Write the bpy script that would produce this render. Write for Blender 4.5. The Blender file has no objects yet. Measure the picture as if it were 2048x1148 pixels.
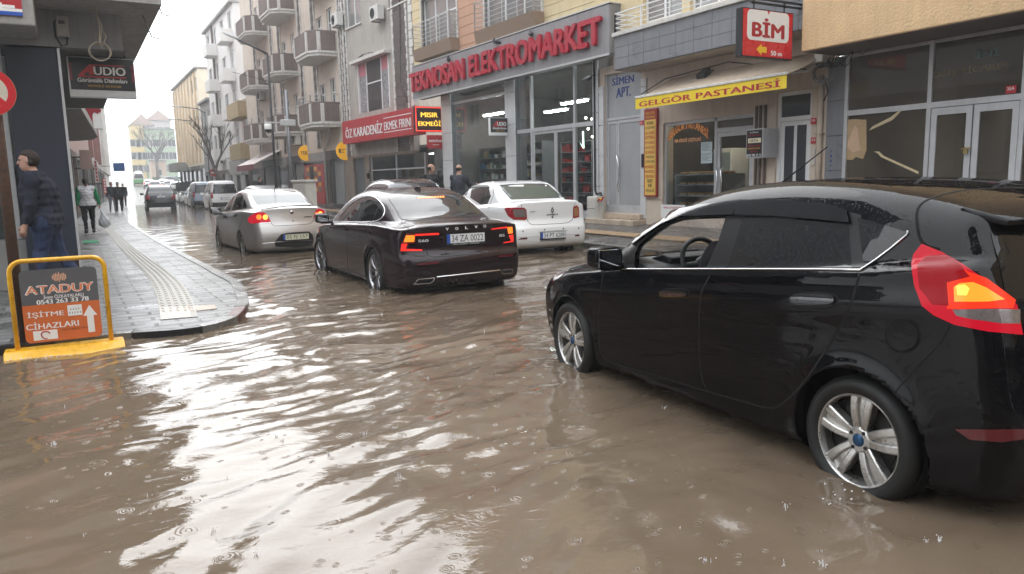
import bpy, bmesh, math, random
import numpy as np
from mathutils import Vector, Matrix
from mathutils.geometry import delaunay_2d_cdt, tessellate_polygon
R = math.radians
SC = bpy.context.scene
COL = SC.collection
CF, CPITCH, CROLL, CYAW, CH = 1500.0, 8.2, 1.3, 30.0, 1.42
def camera_axes():
 p, r, y = R(CPITCH), R(CROLL), R(CYAW)
 fw = np.array([math.sin(y) * math.cos(p), math.cos(y) * math.cos(p), -math.sin(p)])
 rt0 = np.array([math.cos(y), -math.sin(y), 0.0])
 up0 = np.cross(rt0, fw)
 rt = rt0 * math.cos(r) - up0 * math.sin(r)
 return fw, rt, np.cross(rt, fw)
FW, RT, UP = camera_axes()
EYE = np.array([0.0, 0.0, CH])
cam_data = bpy.data.cameras.new('camera')
cam_data.sensor_width = 36.0
cam_data.lens = CF / 2048 * 36
cam_data.clip_start = 0.05
cam_data.clip_end = 2000
cam = bpy.data.objects.new('camera', cam_data)
COL.objects.link(cam)
cam.matrix_world = Matrix(((RT[0], UP[0], -FW[0], EYE[0]), (RT[1], UP[1], -FW[1], EYE[1]), (RT[2], UP[2], -FW[2], EYE[2]), (0, 0, 0, 1)))
SC.camera = cam
SKY_STRENGTH = 0.1
SUN_ELEV, SUN_ROT = R(36), R(11)
world = bpy.data.worlds.new('World')
SC.world = world
world.use_nodes = True
_n = world.node_tree.nodes
_l = world.node_tree.links
_bg = _n['Background']
_sky = _n.new('ShaderNodeTexSky')
_sky.sky_type = 'NISHITA'
_sky.sun_disc = False
_sky.sun_elevation = SUN_ELEV
_sky.sun_rotation = SUN_ROT
_sky.air_density = 1.0
_sky.dust_density = 6.0
_sky.ozone_density = 1.0
_hs = _n.new('ShaderNodeHueSaturation')          # rain cloud: the same sky with nearly all its blue taken out
_hs.inputs['Saturation'].default_value = 0.10
_l.new(_sky.outputs[0], _hs.inputs['Color'])
_tc = _n.new('ShaderNodeTexCoord')
_sp = _n.new('ShaderNodeSeparateXYZ')
_l.new(_tc.outputs['Generated'], _sp.inputs[0])
_dt = _n.new('ShaderNodeVectorMath')             # brighter where the sun stands behind the cloud, up the street
_dt.operation = 'DOT_PRODUCT'
_dt.inputs[1].default_value = (0.16, 0.80, 0.58)
_l.new(_tc.outputs['Generated'], _dt.inputs[0])
_mr = _n.new('ShaderNodeMapRange')
_mr.interpolation_type = 'SMOOTHSTEP'
_mr.inputs[1].default_value, _mr.inputs[2].default_value = 0.45, 1.0
_mr.inputs[3].default_value, _mr.inputs[4].default_value = 0.0, 13.0
_l.new(_dt.outputs['Value'], _mr.inputs[0])
_m1 = _n.new('ShaderNodeMapRange')
_m1.inputs[1].default_value, _m1.inputs[2].default_value = 0.0, 0.8
_m1.inputs[3].default_value, _m1.inputs[4].default_value = 24.0, 36.0
_l.new(_sp.outputs['Z'], _m1.inputs[0])
_ad = _n.new('ShaderNodeMath')
_l.new(_mr.outputs[0], _ad.inputs[0])
_l.new(_m1.outputs[0], _ad.inputs[1])
_cr = _n.new('ShaderNodeCombineColor')
for _i, _k in enumerate((0.97, 1.0, 1.03)):
 _mm = _n.new('ShaderNodeMath')
 _mm.operation = 'MULTIPLY'
 _mm.inputs[1].default_value = _k
 _l.new(_ad.outputs[0], _mm.inputs[0])
 _l.new(_mm.outputs[0], _cr.inputs[_i])
_mx = _n.new('ShaderNodeMix')
_mx.data_type = 'RGBA'
_mx.inputs[0].default_value = 0.8
_l.new(_hs.outputs[0], _mx.inputs[6])
_l.new(_cr.outputs[0], _mx.inputs[7])
_l.new(_mx.outputs[2], _bg.inputs[0])
_bg.inputs[1].default_value = SKY_STRENGTH
sun_data = bpy.data.lights.new('sun', 'SUN')
sun_data.energy = 0.6
sun_data.angle = R(40)
sun_data.color = (1, 0.97, 0.93)
sun = bpy.data.objects.new('sun', sun_data)
COL.objects.link(sun)
sun.rotation_euler = (R(90) - SUN_ELEV, 0, R(180) - SUN_ROT)   # shines from far up the street towards the camera
SC.view_settings.view_transform = 'Standard'
SC.view_settings.look = 'None'
SC.view_settings.gamma = 1
SC.view_settings.exposure = 0.14
SC.cycles.use_denoising = True
SC.cycles.max_bounces = 8
SC.cycles.transparent_max_bounces = 12
SC.cycles.sample_clamp_indirect = 6.0
SC.cycles.caustics_reflective = False
SC.cycles.caustics_refractive = False
rng = np.random.default_rng(7)
random.seed(7)
def ray(u, v):
 return FW + RT * ((u - 1024) / CF) + UP * ((574 - v) / CF)
def at_z(u, v, z=0.0):
 d = ray(u, v)
 return EYE + d * ((z - CH) / d[2])
def at_depth(u, v, dist):
 return EYE + ray(u, v) * dist
def project(P):
 d = np.asarray(P, float) - EYE
 k = d @ FW
 return 1024 + CF * (d @ RT) / k, 574 - CF * (d @ UP) / k
MATS = {}
def srgb(r, g, b):
 return tuple(((c / 255) / 12.92 if c / 255 <= 0.04045 else ((c / 255 + 0.055) / 1.055) ** 2.4) for c in (r, g, b))
def mat(name, color, rough=0.6, metal=0.0, noise=0.0, nscale=6.0, bump=0.0, bscale=40.0, emit=None, estr=1.0, coat=0.0,
  alpha=1.0, trans=0.0, ior=1.45, spec=0.5, streak=0.0, dirt=None):
 """Principled material with procedural colour variation (noise), vertical rain streaks and bump."""
 if name in MATS:
  return MATS[name]
 m = bpy.data.materials.new(name)
 m.use_nodes = True
 nt = m.node_tree
 N, L = nt.nodes, nt.links
 b = N['Principled BSDF']
 c = (*color[:3], 1)
 b.inputs['Base Color'].default_value = c
 b.inputs['Roughness'].default_value = rough
 b.inputs['Metallic'].default_value = metal
 b.inputs['Coat Weight'].default_value = coat
 b.inputs['Coat Roughness'].default_value = 0.03
 b.inputs['Alpha'].default_value = alpha
 b.inputs['Transmission Weight'].default_value = trans
 b.inputs['IOR'].default_value = ior
 b.inputs['Specular IOR Level'].default_value = spec
 if emit:
  b.inputs['Emission Color'].default_value = (*emit, 1)
  b.inputs['Emission Strength'].default_value = estr
 if noise or bump or streak:
  tc = N.new('ShaderNodeTexCoord')
  cur = None
  if noise:
   nz = N.new('ShaderNodeTexNoise')
   nz.inputs['Scale'].default_value = nscale
   nz.inputs['Detail'].default_value = 6
   nz.inputs['Roughness'].default_value = 0.65
   L.new(tc.outputs['Object'], nz.inputs['Vector'])
   rp = N.new('ShaderNodeMapRange')
   rp.inputs[1].default_value, rp.inputs[2].default_value = 0.3, 0.7
   rp.inputs[3].default_value, rp.inputs[4].default_value = 1 - noise, 1 + noise * 0.6
   L.new(nz.outputs[0], rp.inputs[0])
   cur = rp.outputs[0]
   rr = N.new('ShaderNodeMapRange')
   rr.inputs[1].default_value, rr.inputs[2].default_value = 0.3, 0.7
   rr.inputs[3].default_value, rr.inputs[4].default_value = max(0.02, rough - 0.12), min(1, rough + 0.12)
   L.new(nz.outputs[0], rr.inputs[0])
   L.new(rr.outputs[0], b.inputs['Roughness'])
  if streak:
   mp = N.new('ShaderNodeMapping')
   mp.inputs['Scale'].default_value = (5.0, 5.0, 0.35)
   L.new(tc.outputs['Object'], mp.inputs['Vector'])
   n2 = N.new('ShaderNodeTexNoise')
   n2.inputs['Scale'].default_value = 1.6
   n2.inputs['Detail'].default_value = 7
   n2.inputs['Roughness'].default_value = 0.7
   L.new(mp.outputs[0], n2.inputs['Vector'])
   r2 = N.new('ShaderNodeMapRange')
   r2.inputs[1].default_value, r2.inputs[2].default_value = 0.45, 0.72
   r2.inputs[3].default_value, r2.inputs[4].default_value = 1.0, 1 - streak
   L.new(n2.outputs[0], r2.inputs[0])
   if cur is None:
    cur = r2.outputs[0]
   else:
    q = N.new('ShaderNodeMath')
    q.operation = 'MULTIPLY'
    L.new(cur, q.inputs[0])
    L.new(r2.outputs[0], q.inputs[1])
    cur = q.outputs[0]
  if cur is not None:
   mv = N.new('ShaderNodeVectorMath')
   mv.operation = 'SCALE'
   mv.inputs[0].default_value = color[:3]
   L.new(cur, mv.inputs['Scale'])
   L.new(mv.outputs[0], b.inputs['Base Color'])
  if bump:
   nb = N.new('ShaderNodeTexNoise')
   nb.inputs['Scale'].default_value = bscale
   nb.inputs['Detail'].default_value = 4
   L.new(tc.outputs['Object'], nb.inputs['Vector'])
   bp = N.new('ShaderNodeBump')
   bp.inputs['Strength'].default_value = 1.0
   bp.inputs['Distance'].default_value = bump
   L.new(nb.outputs[0], bp.inputs['Height'])
   L.new(bp.outputs[0], b.inputs['Normal'])
 MATS[name] = m
 return m
def tag(o, label=None, cat=None, group=None, kind=None):
 if label:
  o['label'] = label
 if cat:
  o['category'] = cat
 if group:
  o['group'] = group
 if kind:
  o['kind'] = kind
 return o
def thing(name, label, cat, loc=(0, 0, 0), rotz=0.0, group=None):
 o = bpy.data.objects.new(name, None)
 COL.objects.link(o)
 o.location = loc
 o.rotation_euler = (0, 0, rotz)
 o.empty_display_size = 0.2
 return tag(o, label, cat, group)
def link_mesh(name, verts, faces, m=None, parent=None, smooth=False, normals=None, mats=None, midx=None):
 me = bpy.data.meshes.new(name)
 me.from_pydata([tuple(map(float, v)) for v in verts], [], [tuple(map(int, f)) for f in faces])
 for mm in (mats or [m]):
  if mm is not None:
   me.materials.append(mm)
 if midx is not None:
  me.polygons.foreach_set('material_index', np.asarray(midx, dtype=np.int32))
 if smooth:
  me.polygons.foreach_set('use_smooth', np.ones(len(me.polygons), dtype=bool))
 me.update()
 if normals is not None:
  me.normals_split_custom_set_from_vertices([tuple(map(float, n)) for n in normals])
 o = bpy.data.objects.new(name, me)
 COL.objects.link(o)
 if parent is not None:
  o.parent = parent
 return o
class MB:
 """Collects simple solids into one mesh."""
 def __init__(s):
  s.v, s.f = [], []
 def add(s, verts, faces):
  k = len(s.v)
  s.v += [tuple(v) for v in verts]
  s.f += [tuple(i + k for i in f) for f in faces]
  return s
 def box(s, x0, x1, y0, y1, z0, z1):
  if x0 > x1: x0, x1 = x1, x0
  if y0 > y1: y0, y1 = y1, y0
  if z0 > z1: z0, z1 = z1, z0
  return s.add([(x0, y0, z0), (x1, y0, z0), (x1, y1, z0), (x0, y1, z0), (x0, y0, z1), (x1, y0, z1), (x1, y1, z1), (x0, y1, z1)],
      [(3, 2, 1, 0), (4, 5, 6, 7), (0, 1, 5, 4), (1, 2, 6, 5), (2, 3, 7, 6), (3, 0, 4, 7)])
 def quad(s, a, b, c, d):
  return s.add([a, b, c, d], [(0, 1, 2, 3)])
 def prism(s, poly, vec):
  """poly: planar 3-D outline, extruded by vec."""
  n = len(poly)
  P = [np.array(p, float) for p in poly]
  V = np.array(vec, float)
  tri = tessellate_polygon([[Vector(p) for p in P]])
  vs = [tuple(p) for p in P] + [tuple(p + V) for p in P]
  fs = [tuple(t) for t in tri] + [tuple(i + n for i in reversed(t)) for t in tri]
  fs += [(i, i + n, (i + 1) % n + n, (i + 1) % n) for i in range(n)]
  return s.add(vs, fs)
 def tube(s, pts, r, n=8, cap=True):
  pts = [np.array(p, float) for p in pts]
  rad = r if isinstance(r, (list, tuple, np.ndarray)) else [r] * len(pts)
  rings = []
  prev = None
  for i, p in enumerate(pts):
   t = pts[min(i + 1, len(pts) - 1)] - pts[max(i - 1, 0)]
   t = t / (np.linalg.norm(t) + 1e-9)
   if prev is None:
    a = np.array([0, 0, 1.0]) if abs(t[2]) < 0.9 else np.array([1.0, 0, 0])
   else:
    a = prev
   b = np.cross(t, a)
   b /= np.linalg.norm(b) + 1e-9
   a = np.cross(b, t)
   prev = a
   rings.append([p + rad[i] * (math.cos(2 * math.pi * k / n) * a + math.sin(2 * math.pi * k / n) * b) for k in range(n)])
  vs = [q for r_ in rings for q in r_]
  fs = []
  for i in range(len(pts) - 1):
   for k in range(n):
    fs.append((i * n + k, i * n + (k + 1) % n, (i + 1) * n + (k + 1) % n, (i + 1) * n + k))
  if cap:
   fs.append(tuple(range(n - 1, -1, -1)))
   fs.append(tuple(range((len(pts) - 1) * n, len(pts) * n)))
  return s.add(vs, fs)
 def lathe(s, prof, n=24, origin=(0, 0, 0), axis='z'):
  """prof: list of (radius, height) along the axis."""
  o = np.array(origin, float)
  vs, fs = [], []
  for r, h in prof:
   for k in range(n):
    a = 2 * math.pi * k / n
    p = (r * math.cos(a), r * math.sin(a), h)
    if axis == 'x':
     p = (p[2], p[0], p[1])
    elif axis == 'y':
     p = (p[1], p[2], p[0])
    vs.append(tuple(o + p))
  for i in range(len(prof) - 1):
   for k in range(n):
    fs.append((i * n + k, i * n + (k + 1) % n, (i + 1) * n + (k + 1) % n, (i + 1) * n + k))
  return s.add(vs, fs)
 def sphere(s, c, r, n=10, m=7):
  rx, ry, rz = (r, r, r) if not isinstance(r, (tuple, list)) else r
  vs, fs = [(c[0], c[1], c[2] - rz)], []
  for i in range(1, m):
   a = math.pi * i / m - math.pi / 2
   for k in range(n):
    b = 2 * math.pi * k / n
    vs.append((c[0] + rx * math.cos(a) * math.cos(b), c[1] + ry * math.cos(a) * math.sin(b), c[2] + rz * math.sin(a)))
  vs.append((c[0], c[1], c[2] + rz))
  for k in range(n):
   fs.append((0, 1 + (k + 1) % n, 1 + k))
   fs.append((len(vs) - 1, 1 + (m - 2) * n + k, 1 + (m - 2) * n + (k + 1) % n))
  for i in range(m - 2):
   for k in range(n):
    fs.append((1 + i * n + k, 1 + i * n + (k + 1) % n, 1 + (i + 1) * n + (k + 1) % n, 1 + (i + 1) * n + k))
  return s.add(vs, fs)
 def build(s, name, m, parent=None, smooth=False, bevel=0.0, segs=2):
  o = link_mesh(name, s.v, s.f, m, parent, smooth)
  if bevel:
   md = o.modifiers.new('bevel', 'BEVEL')
   md.width = bevel
   md.segments = segs
   md.limit_method = 'ANGLE'
   md.angle_limit = R(35)
  return o
def copy_tree(o, parent=None):
 c = o.copy()
 COL.objects.link(c)
 if parent is not None:
  c.parent = parent
 for ch in list(o.children):
  copy_tree(ch, c)
 return c
_TXT = {}
def text_mesh(txt, size=1.0, depth=0.0, bold=0.0, squeeze=1.0, spacing=1.0, shear=0.0):
 """Outline text as (verts, faces) in the XY plane, origin at the centre; height of capitals = size*0.73 or so."""
 cu = bpy.data.curves.new('lettering', 'FONT')
 cu.body = txt
 cu.size = size
 cu.extrude = depth
 cu.offset = bold
 cu.align_x = 'CENTER'
 cu.align_y = 'CENTER'
 cu.space_character = spacing
 cu.shear = shear
 cu.resolution_u = 3
 o = bpy.data.objects.new('lettering', cu)
 COL.objects.link(o)
 dg = bpy.context.evaluated_depsgraph_get()
 me = bpy.data.meshes.new_from_object(o.evaluated_get(dg))
 v = np.array([tuple(x.co) for x in me.vertices]).reshape(-1, 3)
 f = [tuple(p.vertices) for p in me.polygons]
 bpy.data.objects.remove(o)
 bpy.data.curves.remove(cu)
 bpy.data.meshes.remove(me)
 if len(v):
  v[:, 0] *= squeeze
 return v, f
def lettering(parent, name, txt, m, center, xdir, updir, height, width=None, depth=0.004, bold=0.02, lift=0.0, spacing=1.0, shear=0.0, arc=0.0, label=None):
 """Raised lettering on a surface: centred at center, running along xdir, fitted to height (and width)."""
 v, f = text_mesh(txt, 1.0, 0.0 if depth == 0 else 0.5, 0.0, 1.0, spacing, shear)
 if not len(v):
  return None
 fat = bold * 0.9
 lev = 0.0
 if fat > 0.012:                              # heavier strokes: the same letters laid again a little to each side
  n = len(v)
  sh = [(-fat, 0), (fat, 0)] + ([(0, fat * 0.7), (0, -fat * 0.7)] if bold > 0.04 else [])
  f = f + [tuple(i + n * (k + 1) for i in q) for k in range(len(sh)) for q in f]
  lev = np.repeat(np.arange(len(sh) + 1), n) * 0.0007
  v = np.vstack([v] + [v + [dx, dy, 0.0] for dx, dy in sh])
 x0, x1, y0, y1 = v[:, 0].min(), v[:, 0].max(), v[:, 1].min(), v[:, 1].max()
 cx, cy = (x0 + x1) / 2, (y0 + y1) / 2
 ky = height / (y1 - y0)
 kx = (width / (x1 - x0)) if width else ky
 xd, ud = np.array(xdir, float), np.array(updir, float)
 nd = np.cross(xd, ud)
 X = (v[:, 0] - cx) * kx
 Y = (v[:, 1] - cy) * ky
 if arc:
  hw = max(abs(X).max(), 1e-6)
  Y = Y + arc * (1 - (X / hw) ** 2)
 Z = v[:, 2] * (depth if depth else 0.0) + lift + lev
 P = np.array(center, float) + X[:, None] * xd + Y[:, None] * ud + Z[:, None] * nd
 o = link_mesh(name, P, f, m, parent)
 if label:
  o['label'] = label
 return o
def surface_nets(fn, lo, hi, res):
 """Zero surface of fn(P[N,3]) inside a box, as (verts, quads)."""
 lo = np.array(lo, float)
 n = np.ceil((np.array(hi, float) - lo) / res).astype(int) + 1
 ax = [lo[i] + np.arange(n[i]) * res for i in range(3)]
 D = np.empty(n)
 yy, zz = np.meshgrid(ax[1], ax[2], indexing='ij')
 for i in range(n[0]):
  D[i] = fn(np.stack([np.full(yy.size, ax[0][i]), yy.ravel(), zz.ravel()], 1)).reshape(yy.shape)
 neg = D < 0
 c = [neg[i:n[0] - 1 + i, j:n[1] - 1 + j, k:n[2] - 1 + k] for i in (0, 1) for j in (0, 1) for k in (0, 1)]
 tot = sum(x.astype(np.int8) for x in c)
 act = (tot > 0) & (tot < 8)
 idx = np.full(act.shape, -1, dtype=np.int64)
 cells = np.argwhere(act)
 idx[act] = np.arange(len(cells))
 acc = np.zeros((len(cells), 3))
 cnt = np.zeros(len(cells))
 corners = [(i, j, k) for i in (0, 1) for j in (0, 1) for k in (0, 1)]
 for a in corners:
  for d in range(3):
   if a[d]:
    continue
   b = list(a)
   b[d] = 1
   da = D[cells[:, 0] + a[0], cells[:, 1] + a[1], cells[:, 2] + a[2]]
   db = D[cells[:, 0] + b[0], cells[:, 1] + b[1], cells[:, 2] + b[2]]
   cr = (da < 0) != (db < 0)
   t = np.where(cr, da / np.where(cr, da - db, 1), 0)
   p = np.tile(np.array(a, float), (len(cells), 1))
   p[:, d] = t
   acc[cr] += p[cr]
   cnt[cr] += 1
 V = lo + (cells + acc / cnt[:, None]) * res
 Q = []
 for d in range(3):
  e1, e2 = [(1, 2), (2, 0), (0, 1)][d]
  sl0 = [slice(None)] * 3
  sl1 = [slice(None)] * 3
  sl0[d], sl1[d] = slice(0, n[d] - 1), slice(1, n[d])
  ch = neg[tuple(sl0)] != neg[tuple(sl1)]
  E = np.argwhere(ch)
  E = E[(E[:, e1] > 0) & (E[:, e2] > 0) & (E[:, e1] < n[e1] - 1) & (E[:, e2] < n[e2] - 1)]
  flip = neg[E[:, 0], E[:, 1], E[:, 2]]
  def cell(o1, o2):
   q = E.copy()
   q[:, e1] -= o1
   q[:, e2] -= o2
   return idx[q[:, 0], q[:, 1], q[:, 2]]
  q = np.stack([cell(1, 1), cell(0, 1), cell(0, 0), cell(1, 0)], 1)
  q[~flip] = q[~flip][:, ::-1]
  Q.append(q)
 Q = np.concatenate(Q)
 return V, Q[(Q >= 0).all(1)]
def gradient(fn, P, e=0.004):
 g = np.empty_like(P)
 for i in range(3):
  d = np.zeros(3)
  d[i] = e
  g[:, i] = (fn(P + d) - fn(P - d)) / (2 * e)
 return g
def snap(fn, V, it=3, lim=0.02):
 for _ in range(it):
  g = gradient(fn, V)
  d = fn(V)
  V = V - np.clip(d / np.maximum((g * g).sum(1), 0.05), -lim, lim)[:, None] * g
 return V
def unit(g):
 return g / np.maximum(np.linalg.norm(g, axis=1), 1e-9)[:, None]
def smax(a, b, k):
 h = np.maximum(k - np.abs(a - b), 0) / k
 return np.maximum(a, b) + h * h * k * 0.25
def smin(a, b, k):
 return -smax(-a, -b, k)
def spline(pts, n=6, closed=False):
 """Catmull-Rom through points; a third entry of 1 marks a sharp corner."""
 P = [np.array(p[:2], float) for p in pts]
 sharp = [len(p) > 2 and p[2] == 1 for p in pts]
 N = len(P)
 out = []
 for i in range(N if closed else N - 1):
  a, b = P[i], P[(i + 1) % N]
  p0 = P[(i - 1) % N] if (closed or i > 0) and not sharp[i] else a - (b - a)
  p3 = P[(i + 2) % N] if (closed or i < N - 2) and not sharp[(i + 1) % N] else b + (b - a)
  L = np.linalg.norm(b - a)
  m0 = (b - p0) * L / max(L + np.linalg.norm(a - p0), 1e-6)
  m1 = (p3 - a) * L / max(L + np.linalg.norm(p3 - b), 1e-6)
  for k in range(n):
   t = k / n
   out.append((2 * t ** 3 - 3 * t * t + 1) * a + (t ** 3 - 2 * t * t + t) * m0 + (-2 * t ** 3 + 3 * t * t) * b + (t ** 3 - t * t) * m1)
 if not closed:
  out.append(P[-1])
 return np.array(out)
def poly_sdf(P, poly):
 d = np.full(len(P), 1e9)
 ins = np.zeros(len(P), bool)
 n = len(poly)
 for i in range(n):
  a, b = poly[i], poly[(i + 1) % n]
  e = b - a
  w = P - a
  t = np.clip((w @ e) / max(e @ e, 1e-12), 0, 1)
  q = w - t[:, None] * e
  d = np.minimum(d, (q * q).sum(1))
  c = ((a[1] <= P[:, 1]) & (b[1] > P[:, 1])) | ((b[1] <= P[:, 1]) & (a[1] > P[:, 1]))
  with np.errstate(divide='ignore', invalid='ignore'):
   xi = a[0] + (P[:, 1] - a[1]) / (b[1] - a[1]) * e[0]
  ins ^= c & (P[:, 0] < xi)
 return np.where(ins, -1, 1) * np.sqrt(d)
class Lut:
 def __init__(s, fn, lo, hi, st):
  s.lo, s.st = np.array(lo, float), st
  s.n = [int(math.ceil((hi[i] - lo[i]) / st)) + 1 for i in range(2)]
  a, b = np.meshgrid(s.lo[0] + np.arange(s.n[0]) * st, s.lo[1] + np.arange(s.n[1]) * st, indexing='ij')
  s.D = fn(np.stack([a.ravel(), b.ravel()], 1)).reshape(a.shape)
 def __call__(s, y, z):
  fy = np.clip((y - s.lo[0]) / s.st, 0, s.n[0] - 1.001)
  fz = np.clip((z - s.lo[1]) / s.st, 0, s.n[1] - 1.001)
  i, j = fy.astype(int), fz.astype(int)
  a, b = fy - i, fz - j
  D = s.D
  return (D[i, j] * (1 - a) * (1 - b) + D[i + 1, j] * a * (1 - b) + D[i, j + 1] * (1 - a) * b + D[i + 1, j + 1] * a * b)
class Car:
 """Body of a car as an implicit solid: side outline, plan half widths and a leaning greenhouse, blended together.
 Local axes: x right, y forward, z up from the tyre contact; y = 0 half way between the axles."""
 def __init__(s, sil, plan, belt, axles, wheel_r, arch_r, lean=0.36, curve=0.25, ledge=0.02, k_top=0.14, k_low=0.07,
     crown=0.045, bow_r=0.10, bow_f=0.14, sill_tuck=0.05, zmid=0.62, pose=(0, 0, 0, 0), shoulder=0.0, gplan=None, ridge=None,
     deck_k=None, inner=None, holes=(), upper_tuck=0.03, dents=()):
  s.pose = pose
  s.axles, s.wheel_r, s.arch_r = axles, wheel_r, arch_r
  S = spline(sil, 6, True)
  lo = (S[:, 0].min() - 0.5, S[:, 1].min() - 0.3)
  hi = (S[:, 0].max() + 0.5, S[:, 1].max() + 0.3)
  s.sil = Lut(lambda P: poly_sdf(P, S), lo, hi, 0.01)
  pl = spline(plan, 8)
  bl = spline(belt, 8)
  gp = spline(gplan, 8) if gplan else None
  o1, o2 = np.argsort(pl[:, 0]), np.argsort(bl[:, 0])
  def wfn(P):
   y, z = P[:, 0], P[:, 1]
   W = np.interp(y, pl[o1, 0], pl[o1, 1])
   zb = np.interp(y, bl[o2, 0], bl[o2, 1])
   up = np.clip((z - zmid) / np.maximum(zb - zmid, 0.05), 0, 1)
   dn = np.clip((zmid - z) / 0.45, 0, 1.4)
   w = W - upper_tuck * up ** 2 - sill_tuck * dn ** 2
   if ridge:
    for (zr0, slope, amp, wid, ya, yb) in ridge:
     zr = zr0 + slope * y
     f = np.clip((y - ya) / 0.25, 0, 1) * np.clip((yb - y) / 0.25, 0, 1)
     q = (z - zr) / wid
     w = w + amp * f * np.where(q > 0, np.exp(-(q * 1.6) ** 2), np.exp(-(q * 0.7) ** 2))
   for ya in axles:
    r = np.hypot(y - ya, z - wheel_r)
    w = w + 0.016 * np.exp(-((r - arch_r) / 0.05) ** 2) * (z < zb)
   h = z - zb
   G = W - upper_tuck
   if gp is not None:
    gw = np.interp(y, gp[np.argsort(gp[:, 0]), 0], gp[np.argsort(gp[:, 0]), 1])
    G = np.minimum(G, gw)
   g = G - ledge - lean * h - curve * h * h
   b = 0.02
   t = np.clip(h / b * 0.5 + 0.5, 0, 1)
   return np.where(h <= -b, w, np.where(h >= b, g, w * (1 - t) + g * t))
  s.w = Lut(wfn, lo, hi, 0.01)
  s.k_top, s.k_low, s.crown, s.bow_r, s.bow_f = k_top, k_low, crown, bow_r, bow_f
  s.ends = (S[:, 0].min(), S[:, 0].max())
  s.zr = (S[:, 1].min(), S[:, 1].max())
  s.zbelt = lambda y: np.interp(y, bl[o2, 0], bl[o2, 1])
  s.maxw = pl[:, 1].max() + 0.05
  s.deck_k = deck_k
  s.inner = inner
  s.holes = holes
  s.dents = dents
 def body(s, P):
  ax = np.abs(P[:, 0])
  y, z = P[:, 1], P[:, 2]
  tr = np.clip((-y - 0.6) / 1.0, 0, 1)
  tf = np.clip((y - 0.1) / 1.2, 0, 1)
  x2 = ax * ax
  yy = y - s.bow_r * x2 * tr * tr * (3 - 2 * tr) + s.bow_f * x2 * tf * tf * (3 - 2 * tf)
  zz = z + s.crown * x2 * np.clip((z - 0.5) / 0.4, 0, 1)
  d1 = s.sil(yy, zz)
  d2 = ax - s.w(y, z)
  zb = s.zbelt(y)
  t = np.clip((z - zb + 0.05) / 0.2, 0, 1)
  k = s.k_low * (1 - t) + s.k_top * t
  return smax(d1, d2 * 0.94, k)
 def __call__(s, P):
  d = s.body(P)
  d0 = d
  ax = np.abs(P[:, 0])
  for ya in s.axles:
   r = np.hypot(P[:, 1] - ya, P[:, 2] - s.wheel_r)
   a = np.maximum(r - s.arch_r, (s.maxw - 0.42) - ax)
   d = np.maximum(d, -a)
  for fn in s.dents:
   d = np.maximum(d, -fn(P))
  if s.inner:
   y0, y1, z0, thick = s.inner
   cav = smax(d0 + thick, np.maximum(z0 - P[:, 2], np.maximum(y0 - P[:, 1], P[:, 1] - y1)), 0.03)
   for (poly, side) in s.holes:
    q = poly_sdf(P[:, 1:3] if side in 'LR' else P[:, [0, 2]], poly)
    if side == 'L':
     q = np.maximum(q, P[:, 0] + 0.35)
    elif side == 'R':
     q = np.maximum(q, 0.35 - P[:, 0])
    else:
     q = np.maximum(q, 0.25 - P[:, 1])
    cav = np.minimum(cav, q)
   d = np.maximum(d, -cav)
  return d
 def mesh(s, name, m, parent, res):
  lo = (-s.maxw - 0.03, s.ends[0] - 0.03, s.zr[0] - 0.03)
  hi = (s.maxw + 0.03, s.ends[1] + 0.03, s.zr[1] + 0.03)
  V, Q = surface_nets(s, lo, hi, res)
  V = snap(s, V, 3, res * 0.6)
  N = unit(gradient(s, V, 0.007))
  return link_mesh(name, V, Q, m, parent, True, N)
 def to_local(s, P, vec=False):
  X, Y, hd, z = s.pose
  c, sn = math.cos(R(hd)), math.sin(R(hd))
  M = np.array([[c, -sn, 0], [sn, c, 0], [0, 0, 1]])
  P = np.asarray(P, float)
  return (P if vec else P - np.array([X, Y, z])) @ M.T
 def cast(s, O, D, t0, t1, fn=None):
  fn = fn or s.body
  n = 240
  hit = np.full(len(O), np.nan)
  prev = fn(O + D * t0)
  st = (t1 - t0) / n
  for i in range(1, n + 1):
   t = t0 + st * i
   cur = fn(O + D * t)
   new = np.isnan(hit) & (prev > 0) & (cur <= 0)
   hit[new] = t - st * (cur[new] / np.minimum(cur[new] - prev[new], -1e-9))
   prev = cur
  for _ in range(4):
   ok = ~np.isnan(hit)
   if not ok.any():
    break
   d = fn(O[ok] + D[ok] * hit[ok][:, None])
   e = 1e-3
   g = (fn(O[ok] + D[ok] * (hit[ok] + e)[:, None]) - d) / e
   hit[ok] -= np.clip(d / np.where(np.abs(g) > 0.05, g, -0.05 * 0 - 0.5), -0.02, 0.02)
  P = O + D * hit[:, None]
  return P, ~np.isnan(hit)
 def rays(s, pts, view):
  pts = np.asarray(pts, float)
  n = len(pts)
  if view == 'px':
   D = np.array([ray(u, v) for u, v in pts])
   D /= np.linalg.norm(D, axis=1)[:, None]
   O = np.tile(s.to_local(EYE), (n, 1))
   D = s.to_local(D, True)
   dist = np.linalg.norm(s.to_local(EYE))
   return O, D, max(0.3, dist - 4.0), dist + 4.0
  if view == 'L':
   return np.stack([np.full(n, -1.6), pts[:, 0], pts[:, 1]], 1), np.tile([1.0, 0, 0], (n, 1)), 0, 1.6
  if view == 'R':
   return np.stack([np.full(n, 1.6), pts[:, 0], pts[:, 1]], 1), np.tile([-1.0, 0, 0], (n, 1)), 0, 1.6
  if view == 'B':
   return np.stack([pts[:, 0], np.full(n, -3.2), pts[:, 1]], 1), np.tile([0, 1.0, 0], (n, 1)), 0, 3.2
  if view == 'F':
   return np.stack([pts[:, 0], np.full(n, 3.2), pts[:, 1]], 1), np.tile([0, -1.0, 0], (n, 1)), 0, 3.2
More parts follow.
